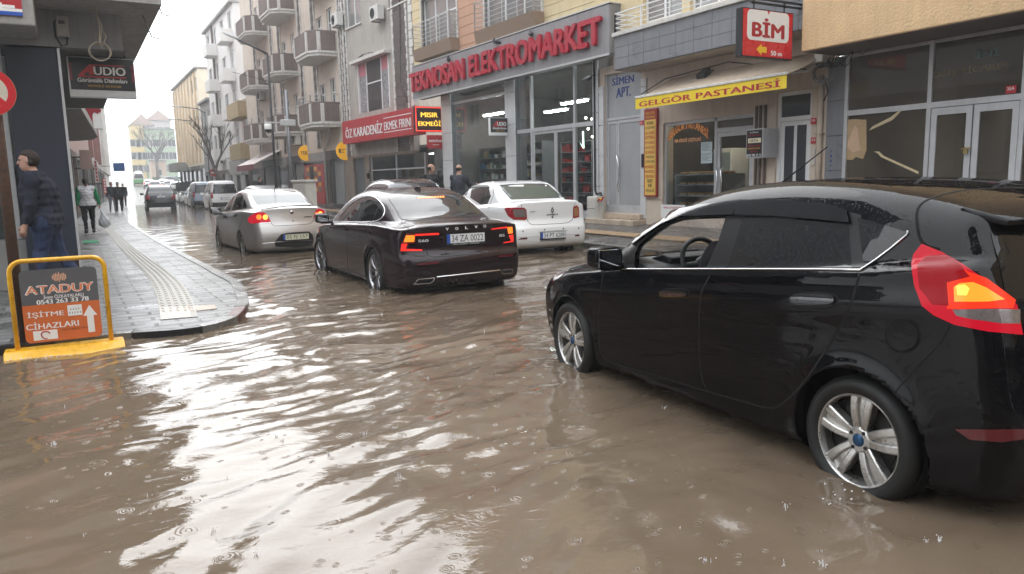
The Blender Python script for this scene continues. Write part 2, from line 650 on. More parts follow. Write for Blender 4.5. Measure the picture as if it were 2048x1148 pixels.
  if view == 'T':
   return np.stack([pts[:, 0], pts[:, 1], np.full(n, 2.0)], 1), np.tile([0, 0, -1.0], (n, 1)), 0, 2.0
 def patch(s, name, poly, m, parent, view='px', off=0.003, skirt=0.012, grid=None, smooth_poly=0, mirror=False, dome=0.0):
  """A panel, pane or lamp: an outline laid on the body and given its own thickness."""
  poly = spline(poly, smooth_poly, True) if smooth_poly else np.array([p[:2] for p in poly], float)
  area = 0.5 * np.sum(poly[:, 0] * np.roll(poly[:, 1], -1) - np.roll(poly[:, 0], -1) * poly[:, 1])
  if area < 0:
   poly = poly[::-1]
  span = (poly.max(0) - poly.min(0))
  g = grid or max(span.max() / 28, 1e-4)
  out = []
  for i in range(len(poly)):
   a, b = poly[i], poly[(i + 1) % len(poly)]
   k = max(1, int(np.linalg.norm(b - a) / g))
   out += [a + (b - a) * j / k for j in range(k)]
  B = np.array(out)
  gx, gy = np.meshgrid(np.arange(poly[:, 0].min() + g / 2, poly[:, 0].max(), g), np.arange(poly[:, 1].min() + g / 2, poly[:, 1].max(), g))
  I = np.stack([gx.ravel(), gy.ravel()], 1)
  sd = poly_sdf(I, B)
  I = I[sd < -0.45 * g]
  A = np.vstack([B, I]) if len(I) else B
  vs, es, fs, *_ = delaunay_2d_cdt([Vector(p) for p in A], [], [list(range(len(B)))], 1, 1e-7)
  A = np.array([tuple(v) for v in vs])
  O, D, t0, t1 = s.rays(A, view)
  P, ok = s.cast(O, D, t0, t1)
  if not ok.any():
   print('patch missed', name)
   return None
  if not ok.all():
   good = np.argwhere(ok).ravel()
   for i in np.argwhere(~ok).ravel():
    j = good[np.argmin(((A[good] - A[i]) ** 2).sum(1))]
    P[i] = P[j]
  N = unit(gradient(s.body, P, 0.008))
  if dome:
   e = np.clip(-poly_sdf(A, B) / (span.min() * 0.35), 0, 1)
   P = P + N * (dome * np.sqrt(e))[:, None]
  P = P + N * off
  fs = [tuple(f) for f in fs]
  f0 = fs[0]
  c = np.cross(P[f0[1]] - P[f0[0]], P[f0[2]] - P[f0[0]])
  tot = sum(float(np.dot(np.cross(P[f[1]] - P[f[0]], P[f[2]] - P[f[0]]), N[f[0]])) for f in fs)
  if tot < 0:
   fs = [f[::-1] for f in fs]
  cnt = {}
  for f in fs:
   for i in range(3):
    e = (f[i], f[(i + 1) % 3])
    cnt[e] = cnt.get(e, 0) + 1
  bd = [e for e in cnt if (e[1], e[0]) not in cnt]
  vmap = {}
  PV = [p for p in P]
  NV = [n for n in N]
  if skirt:
   for a, b in bd:
    for q in (a, b):
     if q not in vmap:
      vmap[q] = (len(PV), len(PV) + 1)
      PV.append(P[q])
      PV.append(P[q] - N[q] * skirt)
      NV += [N[q], N[q]]
   ctr = P.mean(0)
   for a, b in bd:
    fs.append((vmap[b][0], vmap[a][0], vmap[a][1], vmap[b][1]))
   for q, (i, j) in vmap.items():
    o = P[q] - ctr
    o = o - N[q] * (o @ N[q])
    o = o / (np.linalg.norm(o) + 1e-9)
    NV[i] = NV[j] = o
  ob = link_mesh(name, PV, fs, m, parent, True, NV)
  if mirror:
   PM = np.array(PV) * [-1, 1, 1]
   NM = np.array(NV) * [-1, 1, 1]
   return ob, link_mesh(name, PM, [f[::-1] for f in fs], m, parent, True, NM)
  return ob
 def strip(s, name, line, m, parent, width=0.006, view='px', off=0.0015, height=0.0, closed=False, smooth_line=0, mirror=False, mb=None):
  """A thin band along a line on the body (shut line, chrome trim, seal)."""
  L = spline(line, smooth_line, closed) if smooth_line else np.array([p[:2] for p in line], float)
  if closed:
   L = np.vstack([L, L[:1]])
  ds = np.r_[0, np.cumsum(np.linalg.norm(np.diff(L, axis=0), axis=1))]
  n = max(len(L) * 2, 12)
  tt = np.unique(np.r_[np.linspace(0, ds[-1], n), ds])
  L = np.stack([np.interp(tt, ds, L[:, 0]), np.interp(tt, ds, L[:, 1])], 1)
  O, D, t0, t1 = s.rays(L, view)
  P, ok = s.cast(O, D, t0, t1)
  P = P[ok]
  if len(P) < 2:
   print('strip missed', name)
   return None
  N = unit(gradient(s.body, P, 0.008))
  T = np.gradient(P, axis=0)
  S = unit(np.cross(N, T))
  h = width / 2
  prof = [(-h, -0.004), (-h, off), (-h * 0.5, off + height), (h * 0.5, off + height), (h, off), (h, -0.004)]
  V = np.concatenate([P + S * a + N * b for a, b in prof])
  k = len(P)
  F = []
  for j in range(len(prof) - 1):
   for i in range(k - 1):
    F.append((j * k + i, j * k + i + 1, (j + 1) * k + i + 1, (j + 1) * k + i))
  if mirror:
   V2 = V * [-1, 1, 1]
   F = F + [tuple(q + len(V) for q in f[::-1]) for f in F]
   V = np.vstack([V, V2])
  if mb is not None:
   mb.add(V, F)
   return None
  return link_mesh(name, V, F, m, parent, True)
def wet_paint(name, color, rough=0.12, metal=0.0, drops=0.0006, coat=1.0, spec=0.5, side=0.12, dirt=0.0):
 """Car paint with a clear coat, standing rain drops on it and a little road dirt."""
 if name in MATS:
  return MATS[name]
 m = bpy.data.materials.new(name)
 m.use_nodes = True
 N, L = m.node_tree.nodes, m.node_tree.links
 b = N['Principled BSDF']
 b.inputs['Base Color'].default_value = (*color, 1)
 b.inputs['Metallic'].default_value = metal
 b.inputs['Roughness'].default_value = rough
 b.inputs['Coat Weight'].default_value = coat
 b.inputs['Coat Roughness'].default_value = 0.02
 b.inputs['Specular IOR Level'].default_value = spec
 tc = N.new('ShaderNodeTexCoord')
 if dirt:
  nz = N.new('ShaderNodeTexNoise')
  nz.inputs['Scale'].default_value = 5
  nz.inputs['Detail'].default_value = 8
  nz.inputs['Roughness'].default_value = 0.7
  L.new(tc.outputs['Object'], nz.inputs['Vector'])
  sp = N.new('ShaderNodeSeparateXYZ')
  L.new(tc.outputs['Object'], sp.inputs[0])
  hz = N.new('ShaderNodeMapRange')
  hz.inputs[1].default_value, hz.inputs[2].default_value = 0.15, 0.75
  hz.inputs[3].default_value, hz.inputs[4].default_value = 1.0, 0.0
  L.new(sp.outputs['Z'], hz.inputs[0])
  pr = N.new('ShaderNodeMath')
  pr.operation = 'MULTIPLY'
  L.new(nz.outputs[0], pr.inputs[0])
  L.new(hz.outputs[0], pr.inputs[1])
  p2 = N.new('ShaderNodeMath')
  p2.operation = 'MULTIPLY'
  p2.inputs[1].default_value = dirt
  L.new(pr.outputs[0], p2.inputs[0])
  mx = N.new('ShaderNodeMix')
  mx.data_type = 'RGBA'
  mx.inputs[6].default_value = (*color, 1)
  mx.inputs[7].default_value = (0.16, 0.13, 0.105, 1)
  L.new(p2.outputs[0], mx.inputs[0])
  L.new(mx.outputs[2], b.inputs['Base Color'])
  rr = N.new('ShaderNodeMath')
  rr.operation = 'ADD'
  rr.inputs[1].default_value = rough
  L.new(p2.outputs[0], rr.inputs[0])
  L.new(rr.outputs[0], b.inputs['Roughness'])
  r3 = N.new('ShaderNodeMapRange')
  r3.inputs[3].default_value, r3.inputs[4].default_value = 0.02, 0.7
  L.new(p2.outputs[0], r3.inputs[0])
  L.new(r3.outputs[0], b.inputs['Coat Roughness'])
 if drops:
  vo = N.new('ShaderNodeTexVoronoi')
  vo.inputs['Scale'].default_value = 75 if side < 0.5 else 190
  L.new(tc.outputs['Object'], vo.inputs['Vector'])
  rp = N.new('ShaderNodeMapRange')
  rp.interpolation_type = 'SMOOTHSTEP'
  rp.inputs[1].default_value, rp.inputs[2].default_value = 0.12, 0.34
  rp.inputs[3].default_value, rp.inputs[4].default_value = 1, 0
  L.new(vo.outputs['Distance'], rp.inputs[0])
  ge = N.new('ShaderNodeNewGeometry')
  s2 = N.new('ShaderNodeSeparateXYZ')
  L.new(ge.outputs['Normal'], s2.inputs[0])
  up = N.new('ShaderNodeMapRange')
  up.inputs[1].default_value, up.inputs[2].default_value = 0.1, 0.75
  up.inputs[3].default_value, up.inputs[4].default_value = side, 1.0
  L.new(s2.outputs['Z'], up.inputs[0])
  q = N.new('ShaderNodeMath')
  q.operation = 'MULTIPLY'
  L.new(rp.outputs[0], q.inputs[0])
  L.new(up.outputs[0], q.inputs[1])
  bp = N.new('ShaderNodeBump')
  bp.inputs['Distance'].default_value = drops
  L.new(q.outputs[0], bp.inputs['Height'])
  L.new(bp.outputs[0], b.inputs['Coat Normal'])
  L.new(bp.outputs[0], b.inputs['Normal'])
 MATS[name] = m
 return m
M_RUBBER = mat('tyre_rubber', (0.012, 0.012, 0.012), 0.55, noise=0.3, nscale=30)
M_BLACKTRIM = mat('black_trim', (0.008, 0.008, 0.009), 0.35, bump=0.0003, bscale=200)
M_SHUT = mat('shut_line', (0.002, 0.002, 0.002), 0.9)
M_CHROME = mat('chrome', (0.75, 0.76, 0.78), 0.12, 1.0, noise=0.05, nscale=20)
M_ALLOY = mat('alloy_silver', (0.56, 0.55, 0.53), 0.32, 0.85, noise=0.18, nscale=14, coat=0.3)
M_ALLOY_DARK = mat('alloy_dark', (0.02, 0.02, 0.022), 0.3, 0.3, coat=0.5)
M_ALLOY_CUT = mat('alloy_cut', (0.42, 0.42, 0.44), 0.22, 0.9)
M_DISC = mat('brake_disc', (0.03, 0.028, 0.026), 0.6, 0.4, noise=0.4, nscale=20)
M_WELL = mat('wheel_well', (0.004, 0.004, 0.004), 0.95)
M_PLATE = mat('plate_white', (0.72, 0.74, 0.76), 0.35, noise=0.06, nscale=15)
M_PLATE_Y = mat('plate_aged', (0.66, 0.66, 0.50), 0.4, noise=0.08, nscale=15)
M_PLATE_BLUE = mat('plate_blue', (0.02, 0.08, 0.42), 0.4)
M_PLATE_INK = mat('plate_ink', (0.005, 0.005, 0.006), 0.4)
M_RED_LAMP = mat('lamp_red', (0.30, 0.004, 0.012), 0.08, coat=1.0, noise=0.15, nscale=60)
M_RED_DIM = mat('lamp_red_dark', (0.10, 0.003, 0.008), 0.1, coat=1.0)
M_RED_LIT = mat('lamp_red_lit', (0.5, 0.01, 0.01), 0.15, emit=(1.0, 0.03, 0.015), estr=0.9, coat=0.6)
M_RED_SOFT = mat('lamp_red_glowing', (0.06, 0.001, 0.003), 0.25, emit=(1.0, 0.012, 0.040), estr=0.5, coat=0.12, spec=0.15)
M_ORANGE_LIT = mat('lamp_orange_lit', (0.8, 0.2, 0.02), 0.2, emit=(1.0, 0.20, 0.015), estr=1.25)
M_AMBER_HOT = mat('lamp_amber_hot', (0.9, 0.4, 0.05), 0.2, emit=(1.0, 0.42, 0.06), estr=1.7)
M_RED_DEEP = mat('lamp_red_deep', (0.05, 0.001, 0.002), 0.3, emit=(1.0, 0.010, 0.030), estr=0.24, coat=0.1, spec=0.15)
M_RED_GLOW = mat('lamp_red_glow', (0.08, 0.002, 0.002), 0.3, emit=(1.0, 0.045, 0.012), estr=0.95, coat=0.1, spec=0.15)
M_CLEAR_LAMP = mat('lamp_clear', (0.20, 0.17, 0.165), 0.12, 0.3, coat=1.0, noise=0.25, nscale=60)
M_AMBER_LENS = mat('lamp_amber', (0.36, 0.16, 0.06), 0.15, coat=1.0)
M_TINT = wet_paint('tinted_glass', (0.006, 0.007, 0.008), 0.03, 0.0, 0.0005, coat=0.0, spec=0.4)
M_TINT_WET = wet_paint('rainy_side_glass', (0.005, 0.005, 0.006), 0.03, 0.0, 0.0003, coat=0.0, spec=0.6, side=1.0)
M_TINT_G = wet_paint('green_tinted_glass', (0.055, 0.075, 0.068), 0.03, 0.0, 0.0007, coat=0.0, spec=0.9)
M_TINT_DRY = wet_paint('tinted_side_glass', (0.008, 0.009, 0.010), 0.02, 0.0, 0.0, coat=0.0, spec=0.6)
M_GLASS_CLEAR = mat('clear_glass', (0.8, 0.85, 0.84), 0.0, trans=1.0, ior=1.02, alpha=0.35)
M_CABIN = mat('cabin_plastic', (0.035, 0.037, 0.04), 0.6, noise=0.15, nscale=20)
M_CABIN_GREY = mat('cabin_grey', (0.20, 0.21, 0.215), 0.55, noise=0.1, nscale=20)
M_FABRIC = mat('seat_fabric', (0.02, 0.02, 0.023), 0.9, noise=0.2, nscale=60)
def wheel(parent, x, y, z, r, rim_r, width, style, side=-1, steer=0.0, cap=None):
 """A wheel lying on the axle line: tyre, rim (spokes and barrel) and centre cap; side -1 faces left."""
 w = thing('wheel', None, None)
 w.parent = parent
 w.location = (x, y, z)
 w.rotation_euler = (0, 0, steer)
 s = side
 h = width / 2
 tb = MB()
 prof = [(rim_r - 0.005, -h * 0.75), (rim_r + 0.012, -h * 0.92), ((r + rim_r) / 2, -h * 1.04), (r - 0.022, -h * 0.95), (r - 0.006, -h * 0.8), (r, -h * 0.55), (r, -h * 0.3), (r - 0.006, -h * 0.27), (r - 0.006, -h * 0.23), (r, -h * 0.2),
   (r, h * 0.2), (r - 0.006, h * 0.23), (r - 0.006, h * 0.27), (r, h * 0.3), (r, h * 0.55), (r - 0.006, h * 0.8), (r - 0.022, h * 0.95), ((r + rim_r) / 2, h * 1.04), (rim_r + 0.012, h * 0.92), (rim_r - 0.005, h * 0.75)]
 tb.lathe(prof, 48, axis='x')
 tb.build('tyre', M_RUBBER, w, smooth=True)
 alloy, inset, spk = {'twin5': (M_ALLOY, M_ALLOY, 5), 'multi': (M_ALLOY_CUT, M_ALLOY_DARK, 10), 'seven': (M_ALLOY, M_ALLOY, 7), 'steel': (M_ALLOY, M_DISC, 9)}[style]
 o = s * h * 0.82
 rb = MB()
 lip = [(rim_r * 0.93, o * 0.1), (rim_r * 0.93, o * 0.7), (rim_r * 0.965, o * 0.98), (rim_r * 1.0, o * 1.06), (rim_r * 1.01, o * 0.98), (rim_r * 1.0, o * 0.5)]
 rb.lathe(lip, 48, axis='x')
 def bar(a0, a1, w0, w1, r0, r1, x0, x1, th):
  n = 6
  vs, fs = [], []
  for i in range(n):
   t = i / (n - 1)
   rr, aa, ww = r0 + (r1 - r0) * t, a0 + (a1 - a0) * t, w0 + (w1 - w0) * t
   xx = x0 + (x1 - x0) * t + s * 0.008 * math.sin(math.pi * t)
   cy, cz = rr * math.cos(aa), rr * math.sin(aa)
   ty, tz = -math.sin(aa), math.cos(aa)
   for (k, d) in ((-1, -th), (-1, -0.004), (-0.6, 0), (0.6, 0), (1, -0.004), (1, -th)):
    vs.append((xx + s * d, cy + ty * k * ww / 2, cz + tz * k * ww / 2))
  for i in range(n - 1):
   for k in range(6):
    fs.append((i * 6 + k, i * 6 + (k + 1) % 6, (i + 1) * 6 + (k + 1) % 6, (i + 1) * 6 + k))
  fs.append(tuple(range(6)))
  fs.append(tuple(range((n - 1) * 6, n * 6)))
  rb.add(vs, fs)
 xo = o * 0.92
 ph = {'twin5': R(93), 'multi': R(10), 'seven': R(80), 'steel': R(0)}[style]
 for k in range(spk):
  a = ph + 2 * math.pi * k / spk
  if style == 'twin5':
   bar(a - 0.30, a - 0.19, 0.034, 0.042, 0.052, rim_r * 0.97, xo * 0.88, xo, 0.05)
   bar(a + 0.30, a + 0.19, 0.034, 0.042, 0.052, rim_r * 0.97, xo * 0.88, xo, 0.05)
   bar(a, a, 0.03, 0.05, 0.055, rim_r * 0.97, xo * 0.68, xo * 0.76, 0.03)
  elif style == 'multi':
   bar(a - 0.05, a - 0.10, 0.010, 0.014, 0.045, rim_r * 0.97, xo * 0.7, xo, 0.03)
   bar(a + 0.05, a + 0.10, 0.010, 0.014, 0.045, rim_r * 0.97, xo * 0.7, xo, 0.03)
  else:
   bar(a, a, 0.05, 0.034, 0.045, rim_r * 0.96, xo * 0.85, xo, 0.03)
 hub = [(0.0, xo * 0.93), (0.05, xo * 0.93), (0.062, xo * 0.86), (0.066, xo * 0.3)]
 rb.lathe(hub, 20, axis='x')
 rb.build('rim', alloy, w, smooth=False, bevel=0.003 if style == 'twin5' else 0.0)
 if style == 'multi':
  db = MB()
  for k in range(spk):
   a = ph + 2 * math.pi * k / spk
   db.add([(xo * 0.6, 0.05 * math.cos(a - 0.2), 0.05 * math.sin(a - 0.2)), (xo * 0.6, 0.05 * math.cos(a + 0.2), 0.05 * math.sin(a + 0.2)), (xo * 0.85, rim_r * 0.95 * math.cos(a + 0.09), rim_r * 0.95 * math.sin(a + 0.09)), (xo * 0.85, rim_r * 0.95 * math.cos(a - 0.09), rim_r * 0.95 * math.sin(a - 0.09))], [(0, 1, 2, 3)])
  db.build('spoke_inset', M_ALLOY_DARK, w)
 bd = MB()
 bd.lathe([(0.0, o * 0.15), (rim_r * 0.72, o * 0.15), (rim_r * 0.72, o * 0.05), (rim_r * 0.95, o * 0.0)], 32, axis='x')
 bd.build('brake_disc', M_DISC, w, smooth=False)
 cb = MB()
 cb.lathe([(0.0, xo * 0.93 + s * 0.008), (0.018, xo * 0.93 + s * 0.007), (0.029, xo * 0.93 + s * 0.003), (0.031, xo * 0.93 - s * 0.004)], 20, axis='x')
 cb.build('centre_cap', cap or M_ALLOY, w, smooth=True)
 if style == 'twin5':
  for k in range(4):
   nb = MB()
   a = 0.6 + k * math.pi / 2
   nb.lathe([(0.0, xo * 0.93 + s * 0.004), (0.008, xo * 0.93 + s * 0.004), (0.011, xo * 0.93 - s * 0.01)], 8, origin=(0, 0.046 * math.cos(a), 0.046 * math.sin(a)), axis='x')
   nb.build('wheel_bolt', M_DISC, w)
 return w
def plate_part(car, root, center, w, h, txt, m, xdir=(1, 0, 0), tilt=0.0, ink=M_PLATE_INK, frame=True, sub=None):
 """Number plate: holder, plate, blue band and raised characters."""
 c = np.array(center, float)
 u = np.array([0, math.sin(tilt), math.cos(tilt)])
 n = np.cross(xdir, u)
 def slab(name, x0, x1, z0, z1, y0, y1, mm, par):
  b = MB()
  X = np.array(xdir, float)
  pts = [c + X * x + u * z + n * y for y in (y0, y1) for (x, z) in ((x0, z0), (x1, z0), (x1, z1), (x0, z1))]
  b.add(pts, [(0, 1, 2, 3)[::-1], (4, 5, 6, 7), (0, 1, 5, 4), (1, 2, 6, 5), (2, 3, 7, 6), (3, 0, 4, 7)])
  return b.build(name, mm, par)
 hold = slab('licence_plate', -w / 2 - 0.008, w / 2 + 0.008, -h / 2 - (0.028 if frame else 0.008), h / 2 + 0.008, -0.012, 0.008, M_PLATE_INK, root)
 slab('plate_face', -w / 2, w / 2, -h / 2, h / 2, 0.0085, 0.011, m, hold)
 slab('country_band', -w / 2 - 0.001, -w / 2 + 0.042, -h / 2 - 0.001, h / 2 + 0.001, 0.010, 0.0125, M_PLATE_BLUE, hold)
 lettering(hold, 'plate_number', txt, ink, c + np.array(xdir) * 0.021 + n * 0.0112, xdir, u, h * 0.74, w * 0.84, depth=0.0015, bold=0.012)
 if sub:
  lettering(hold, 'dealer_name', sub, M_PLATE, c - u * (h / 2 + 0.0145) + n * 0.0085, xdir, u, 0.017, w * 0.7, depth=0.001, bold=0.01)
 return hold
def mirror_part(root, x, y, z, m, side=-1, size=(0.20, 0.10, 0.135)):
 """Door mirror: stalk and housing with its glass on the back."""
 a, b, c = size
 fn = lambda P: np.minimum(
  (np.sqrt(((P[:, 0] - x) / (a / 2)) ** 4 + ((P[:, 1] - y) / (b / 1.6)) ** 4 + ((P[:, 2] - z) / (c / 2)) ** 4) ** 0.5 - 1) * c / 2.4,
  np.maximum(np.hypot(P[:, 1] - y - 0.01, (P[:, 2] - (z - c * 0.42))) - 0.028, np.maximum((side * (P[:, 0] - x)) - 0.02, -side * (P[:, 0] - x) - 0.17)))
 fb = lambda P: np.maximum(fn(P), -(P[:, 1] - (y - b * 0.42)))
 V, Q = surface_nets(fb, (x - a * 0.95, y - b, z - c), (x + a * 0.95, y + b, z + c), 0.011)
 V = snap(fb, V, 2, 0.006)
 o = link_mesh('door_mirror', V, Q, m, root, True)
 g = MB()
 g.box(x - a * 0.40, x + a * 0.40, y - b * 0.42 - 0.003, y - b * 0.42 + 0.004, z - c * 0.38, z + c * 0.38)
 g.build('mirror_glass', mat('mirror_glass', (0.5, 0.52, 0.54), 0.03, 1.0), o, bevel=0.02)
 return o
def car_thing(car, name, label, cat, group=None):
 X, Y, hd, z = car.pose
 return thing(name, label, cat, (X, Y, z), -R(hd), group)
# == the black hatchback in front
def px(k, ox, oy, pts):
 """Enlarged-crop coordinates back to photograph pixels."""
 return [(ox + p[0] / k, oy + p[1] / k) + tuple(p[2:]) for p in pts]
def build_hatchback():
 sil = [(1.80, 0.17), (1.96, 0.24), (2.03, 0.38), (2.02, 0.52), (1.94, 0.66), (1.74, 0.78), (1.45, 0.865), (1.15, 0.925), (0.92, 0.985),
   (0.55, 1.19), (0.22, 1.345), (-0.10, 1.43), (-0.5, 1.468), (-0.9, 1.462), (-1.25, 1.43), (-1.55, 1.375), (-1.66, 1.335), (-1.70, 1.27), (-1.77, 1.13), (-1.845, 0.97), (-1.875, 0.85),
   (-1.90, 0.68), (-1.93, 0.52), (-1.92, 0.34), (-1.86, 0.20), (-1.6, 0.16), (0, 0.155)]
 plan = [(2.1, 0.56), (1.95, 0.66), (1.7, 0.765), (1.4, 0.825), (1.0, 0.852), (0.3, 0.862), (-0.5, 0.865), (-1.2, 0.862), (-1.5, 0.845), (-1.75, 0.795), (-1.95, 0.71)]
 belt = [(2.1, 0.72), (1.5, 0.80), (0.9, 0.87), (0.5, 0.905), (0.0, 0.945), (-0.6, 1.005), (-1.2, 1.075), (-1.5, 1.12), (-1.9, 1.16)]
 gplan = [(2.1, 0.60), (1.6, 0.72), (1.0, 0.79), (0.5, 0.83), (-0.6, 0.835), (-1.2, 0.80), (-1.6, 0.74), (-1.9, 0.70)]
 k1, k2 = (2.608, 1060, 340), (1.688, 1560, 340)
 car = Car(sil, plan, belt, (1.245, -1.245), 0.30, 0.335, lean=0.30, curve=0.28, ledge=0.012, gplan=gplan, k_top=0.12, k_low=0.10,
    pose=(3.862, 3.233, 3.631, -0.084), bow_r=0.10, bow_f=0.16, sill_tuck=0.06, zmid=0.60,
    ridge=[(0.83, -0.085, 0.014, 0.07, -1.75, 1.5)])
 root = car_thing(car, 'hatchback_car', 'black five door hatchback nearest in the flood, silver twin spoke wheels, driver window open', 'car')
 gl_px = px(*k1, [(541, 511), (552, 430), (572, 392), (640, 330), (715, 284), (790, 257), (900, 249), (1024, 246), (985, 370), (922, 511)])
 O, D, t0, t1 = car.rays([p[:2] for p in gl_px], 'px')
 P, ok = car.cast(O, D, t0, t1)
 side_poly = P[:, 1:3]
 rear_px = px(*k1, [(1112, 250), (1030, 511), (1660, 511), (1660, 275), (1400, 256)])
 rear_px[2], rear_px[3] = (1704, 536), (1698, 447)
 O, D, t0, t1 = car.rays([p[:2] for p in rear_px], 'px')
 Pr, _ = car.cast(O, D, t0, t1)
 rear_poly = Pr[:, 1:3]
 wind = np.array([(-0.58, 0.93), (0.58, 0.93), (0.50, 1.33), (-0.50, 1.33)])
 car.inner = (-1.0, 1.30, 0.62, 0.035)
 car.holes = [(side_poly, 'L'), (side_poly, 'R'), (rear_poly, 'R'), (wind, 'F')]
 paint = wet_paint('black_car_paint', (0.0025, 0.0025, 0.0035), 0.3, 0.0, 0.0005, spec=0.0, dirt=0.02, coat=0.55)
 car.mesh('body', paint, root, 0.017)
 car.holes = []
 car.inner = None
 car.patch('rear_door_window', rear_px, M_TINT_WET, root, off=0.004, skirt=0.008)
 car.patch('quarter_window', px(*k2, [(262, 160), (425, 208), (432, 218), (286, 330)]), M_TINT_WET, root, off=0.004)
 car.patch('front_corner_window', px(*k1, [(375, 470), (480, 512), (525, 362)]), M_BLACKTRIM, root, off=0.003)
 car.patch('windscreen', [(-0.60, 0.92), (0.60, 0.92), (0.52, 1.35), (-0.52, 1.35)], M_GLASS_CLEAR, root, view='F', off=-0.012, skirt=0)
 car.patch('door_frame', px(*k1, [(480, 512), (520, 365), (570, 320), (690, 252), (800, 216), (950, 192), (1095, 180), (1128, 180), (1112, 250), (1030, 512), (922, 512), (985, 370), (1024, 246), (900, 249), (790, 257), (715, 284), (640, 330), (572, 392), (552, 430), (541, 512)]), M_BLACKTRIM, root, off=0.004, skirt=0.02)
 car.patch('door_frame', [(1484, 407), (1600, 411), (1695, 424), (1722, 430), (1733, 536), (1704, 536), (1698, 447), (1486, 436)], M_BLACKTRIM, root, off=0.0035, skirt=0.01)
 vis = wet_paint('visor_plastic', (0.004, 0.004, 0.005), 0.08, 0, 0.0002, coat=0.5)
 car.patch('rain_visor', px(*k1, [(522, 350), (620, 285), (760, 220), (900, 190), (1100, 165), (1088, 205), (1068, 240), (930, 243), (800, 247), (700, 285), (600, 352), (545, 395)]), vis, root, off=0.022, skirt=0.03)
 car.patch('rain_visor', [(1482, 403), (1580, 404), (1660, 412), (1698, 424), (1704, 448), (1640, 442), (1560, 435), (1472, 432)], vis, root, off=0.022, skirt=0.03)
 car.strip('belt_trim', px(*k1, [(470, 518), (1000, 518), (1490, 520)]) + [(1721, 541)] + px(*k2, [(300, 322), (380, 262), (432, 218), (432, 206)]), M_CHROME, root, 0.009, off=0.004, height=0.005)
 car.strip('door_gap', px(*k1, [(955, 518), (925, 575), (893, 640), (884, 760), (881, 880), (889, 1040), (905, 1110)]) + [(1413, 777)], M_SHUT, root, 0.011, off=0.001)
 car.strip('door_gap', [(1206, 548), (1200, 600), (1198, 680), (1206, 712), (1222, 724), (1300, 748), (1405, 780), (1480, 801), (1542, 817), (1562, 809), (1600, 775), (1640, 718), (1668, 672), (1700, 612), (1721, 541)], M_SHUT, root, 0.011, off=0.001, smooth_line=4)
 car.strip('bumper_gap', px(*k2, [(578, 515), (545, 578), (470, 660), (390, 748)]), M_SHUT, root, 0.006, off=0.001, smooth_line=4)
 car.strip('hatch_gap', px(*k2, [(540, 268), (482, 246), (464, 190), (466, 130), (500, 100), (610, 70), (720, 62), (824, 60)]), M_SHUT, root, 0.012, off=0.001, smooth_line=4)
 car.strip('bonnet_gap', px(*k1, [(180, 510), (215, 515), (300, 513), (370, 512)]), M_SHUT, root, 0.008, off=0.001)
 gloss = wet_paint('gloss_black_trim', (0.006, 0.006, 0.008), 0.1, 0.0, 0.0004, spec=0.8)
 fc = [(1806 + 34 * math.cos(a), 671 + 33.5 * math.sin(a)) for a in np.linspace(0, 2 * math.pi, 28, endpoint=False)]
 car.strip('fuel_flap_gap', fc, M_SHUT, root, 0.012, off=0.001, closed=True)
 fc = [(1806 + 31 * math.cos(a), 671 + 30.5 * math.sin(a)) for a in np.linspace(0, 2 * math.pi, 28, endpoint=False)]
 car.patch('fuel_flap', fc, paint, root, off=0.004, skirt=0.006)
 for (x0, y0, x1, y1) in ((1322, 579, 1377, 594), (1584, 589, 1672, 609)):
  cx, cy, a, b = (x0 + x1) / 2, (y0 + y1) / 2, (x1 - x0) / 2, (y1 - y0) / 2
  el = [(cx + a * math.copysign(abs(math.cos(t)) ** 0.6, math.cos(t)), cy + b * math.copysign(abs(math.sin(t)) ** 0.6, math.sin(t))) for t in np.linspace(0, 2 * math.pi, 26, endpoint=False)]
  car.strip('handle_recess', [(cx + (p[0] - cx) * 1.06, cy + 2 + (p[1] - cy) * 1.5) for p in el], M_SHUT, root, 0.005, off=0.001, closed=True)
  hd = car.patch('door_handle', el, gloss, root, off=0.016, skirt=0.022, dome=0.016)
 tl = px(*k2, [(480, 250), (452, 285), (444, 320), (455, 390), (480, 458), (520, 490), (590, 522), (700, 545), (817, 556), (806, 500), (798, 458), (765, 420), (650, 342), (550, 278)])
 lamp = car.patch('tail_lamp', tl, M_RED_SOFT, root, off=0.005, skirt=0.02, dome=0.012)
 car.patch('brake_light', px(*k2, [(592, 395), (610, 383), (650, 381), (690, 400), (748, 440), (700, 446), (594, 445)]), M_ORANGE_LIT, lamp, off=0.019, skirt=0.004)
 car.patch('inner_lens', px(*k2, [(500, 300), (470, 330), (478, 400), (520, 455), (575, 458), (570, 380), (640, 362), (600, 318), (550, 290)]), M_RED_DEEP, lamp, off=0.018, skirt=0.004)
 car.patch('glowing_lens', px(*k2, [(560, 350), (620, 340), (690, 368), (783, 442), (776, 468), (570, 468)]), M_RED_GLOW, lamp, off=0.0178, skirt=0.004)
 car.patch('bulb', px(*k2, [(600, 392), (625, 388), (640, 402), (632, 425), (605, 424)]), M_AMBER_HOT, lamp, off=0.022, skirt=0.004)
 car.patch('reversing_light', px(*k2, [(588, 470), (690, 470), (797, 474), (797, 520), (740, 518), (650, 503), (600, 490)]), M_CLEAR_LAMP, lamp, off=0.019, skirt=0.004)
 car.patch('tail_lamp', [(-x, z) for x, z in ((-0.66, 1.19), (-0.73, 1.0), (-0.60, 0.86), (-0.50, 0.87), (-0.56, 1.02))], M_RED_SOFT, root, view='B', off=0.006)
 car.patch('bumper_reflector', [(1910, 858), (1980, 859), (2040, 858), (2065, 858), (2060, 876), (2005, 884), (1940, 879)], M_RED_DIM, root, off=0.003)
 car.patch('rear_screen', [(-0.62, 1.25), (0.62, 1.25), (0.70, 0.99), (-0.70, 0.99)], M_TINT, root, view='B', off=0.003)
 sp = MB()
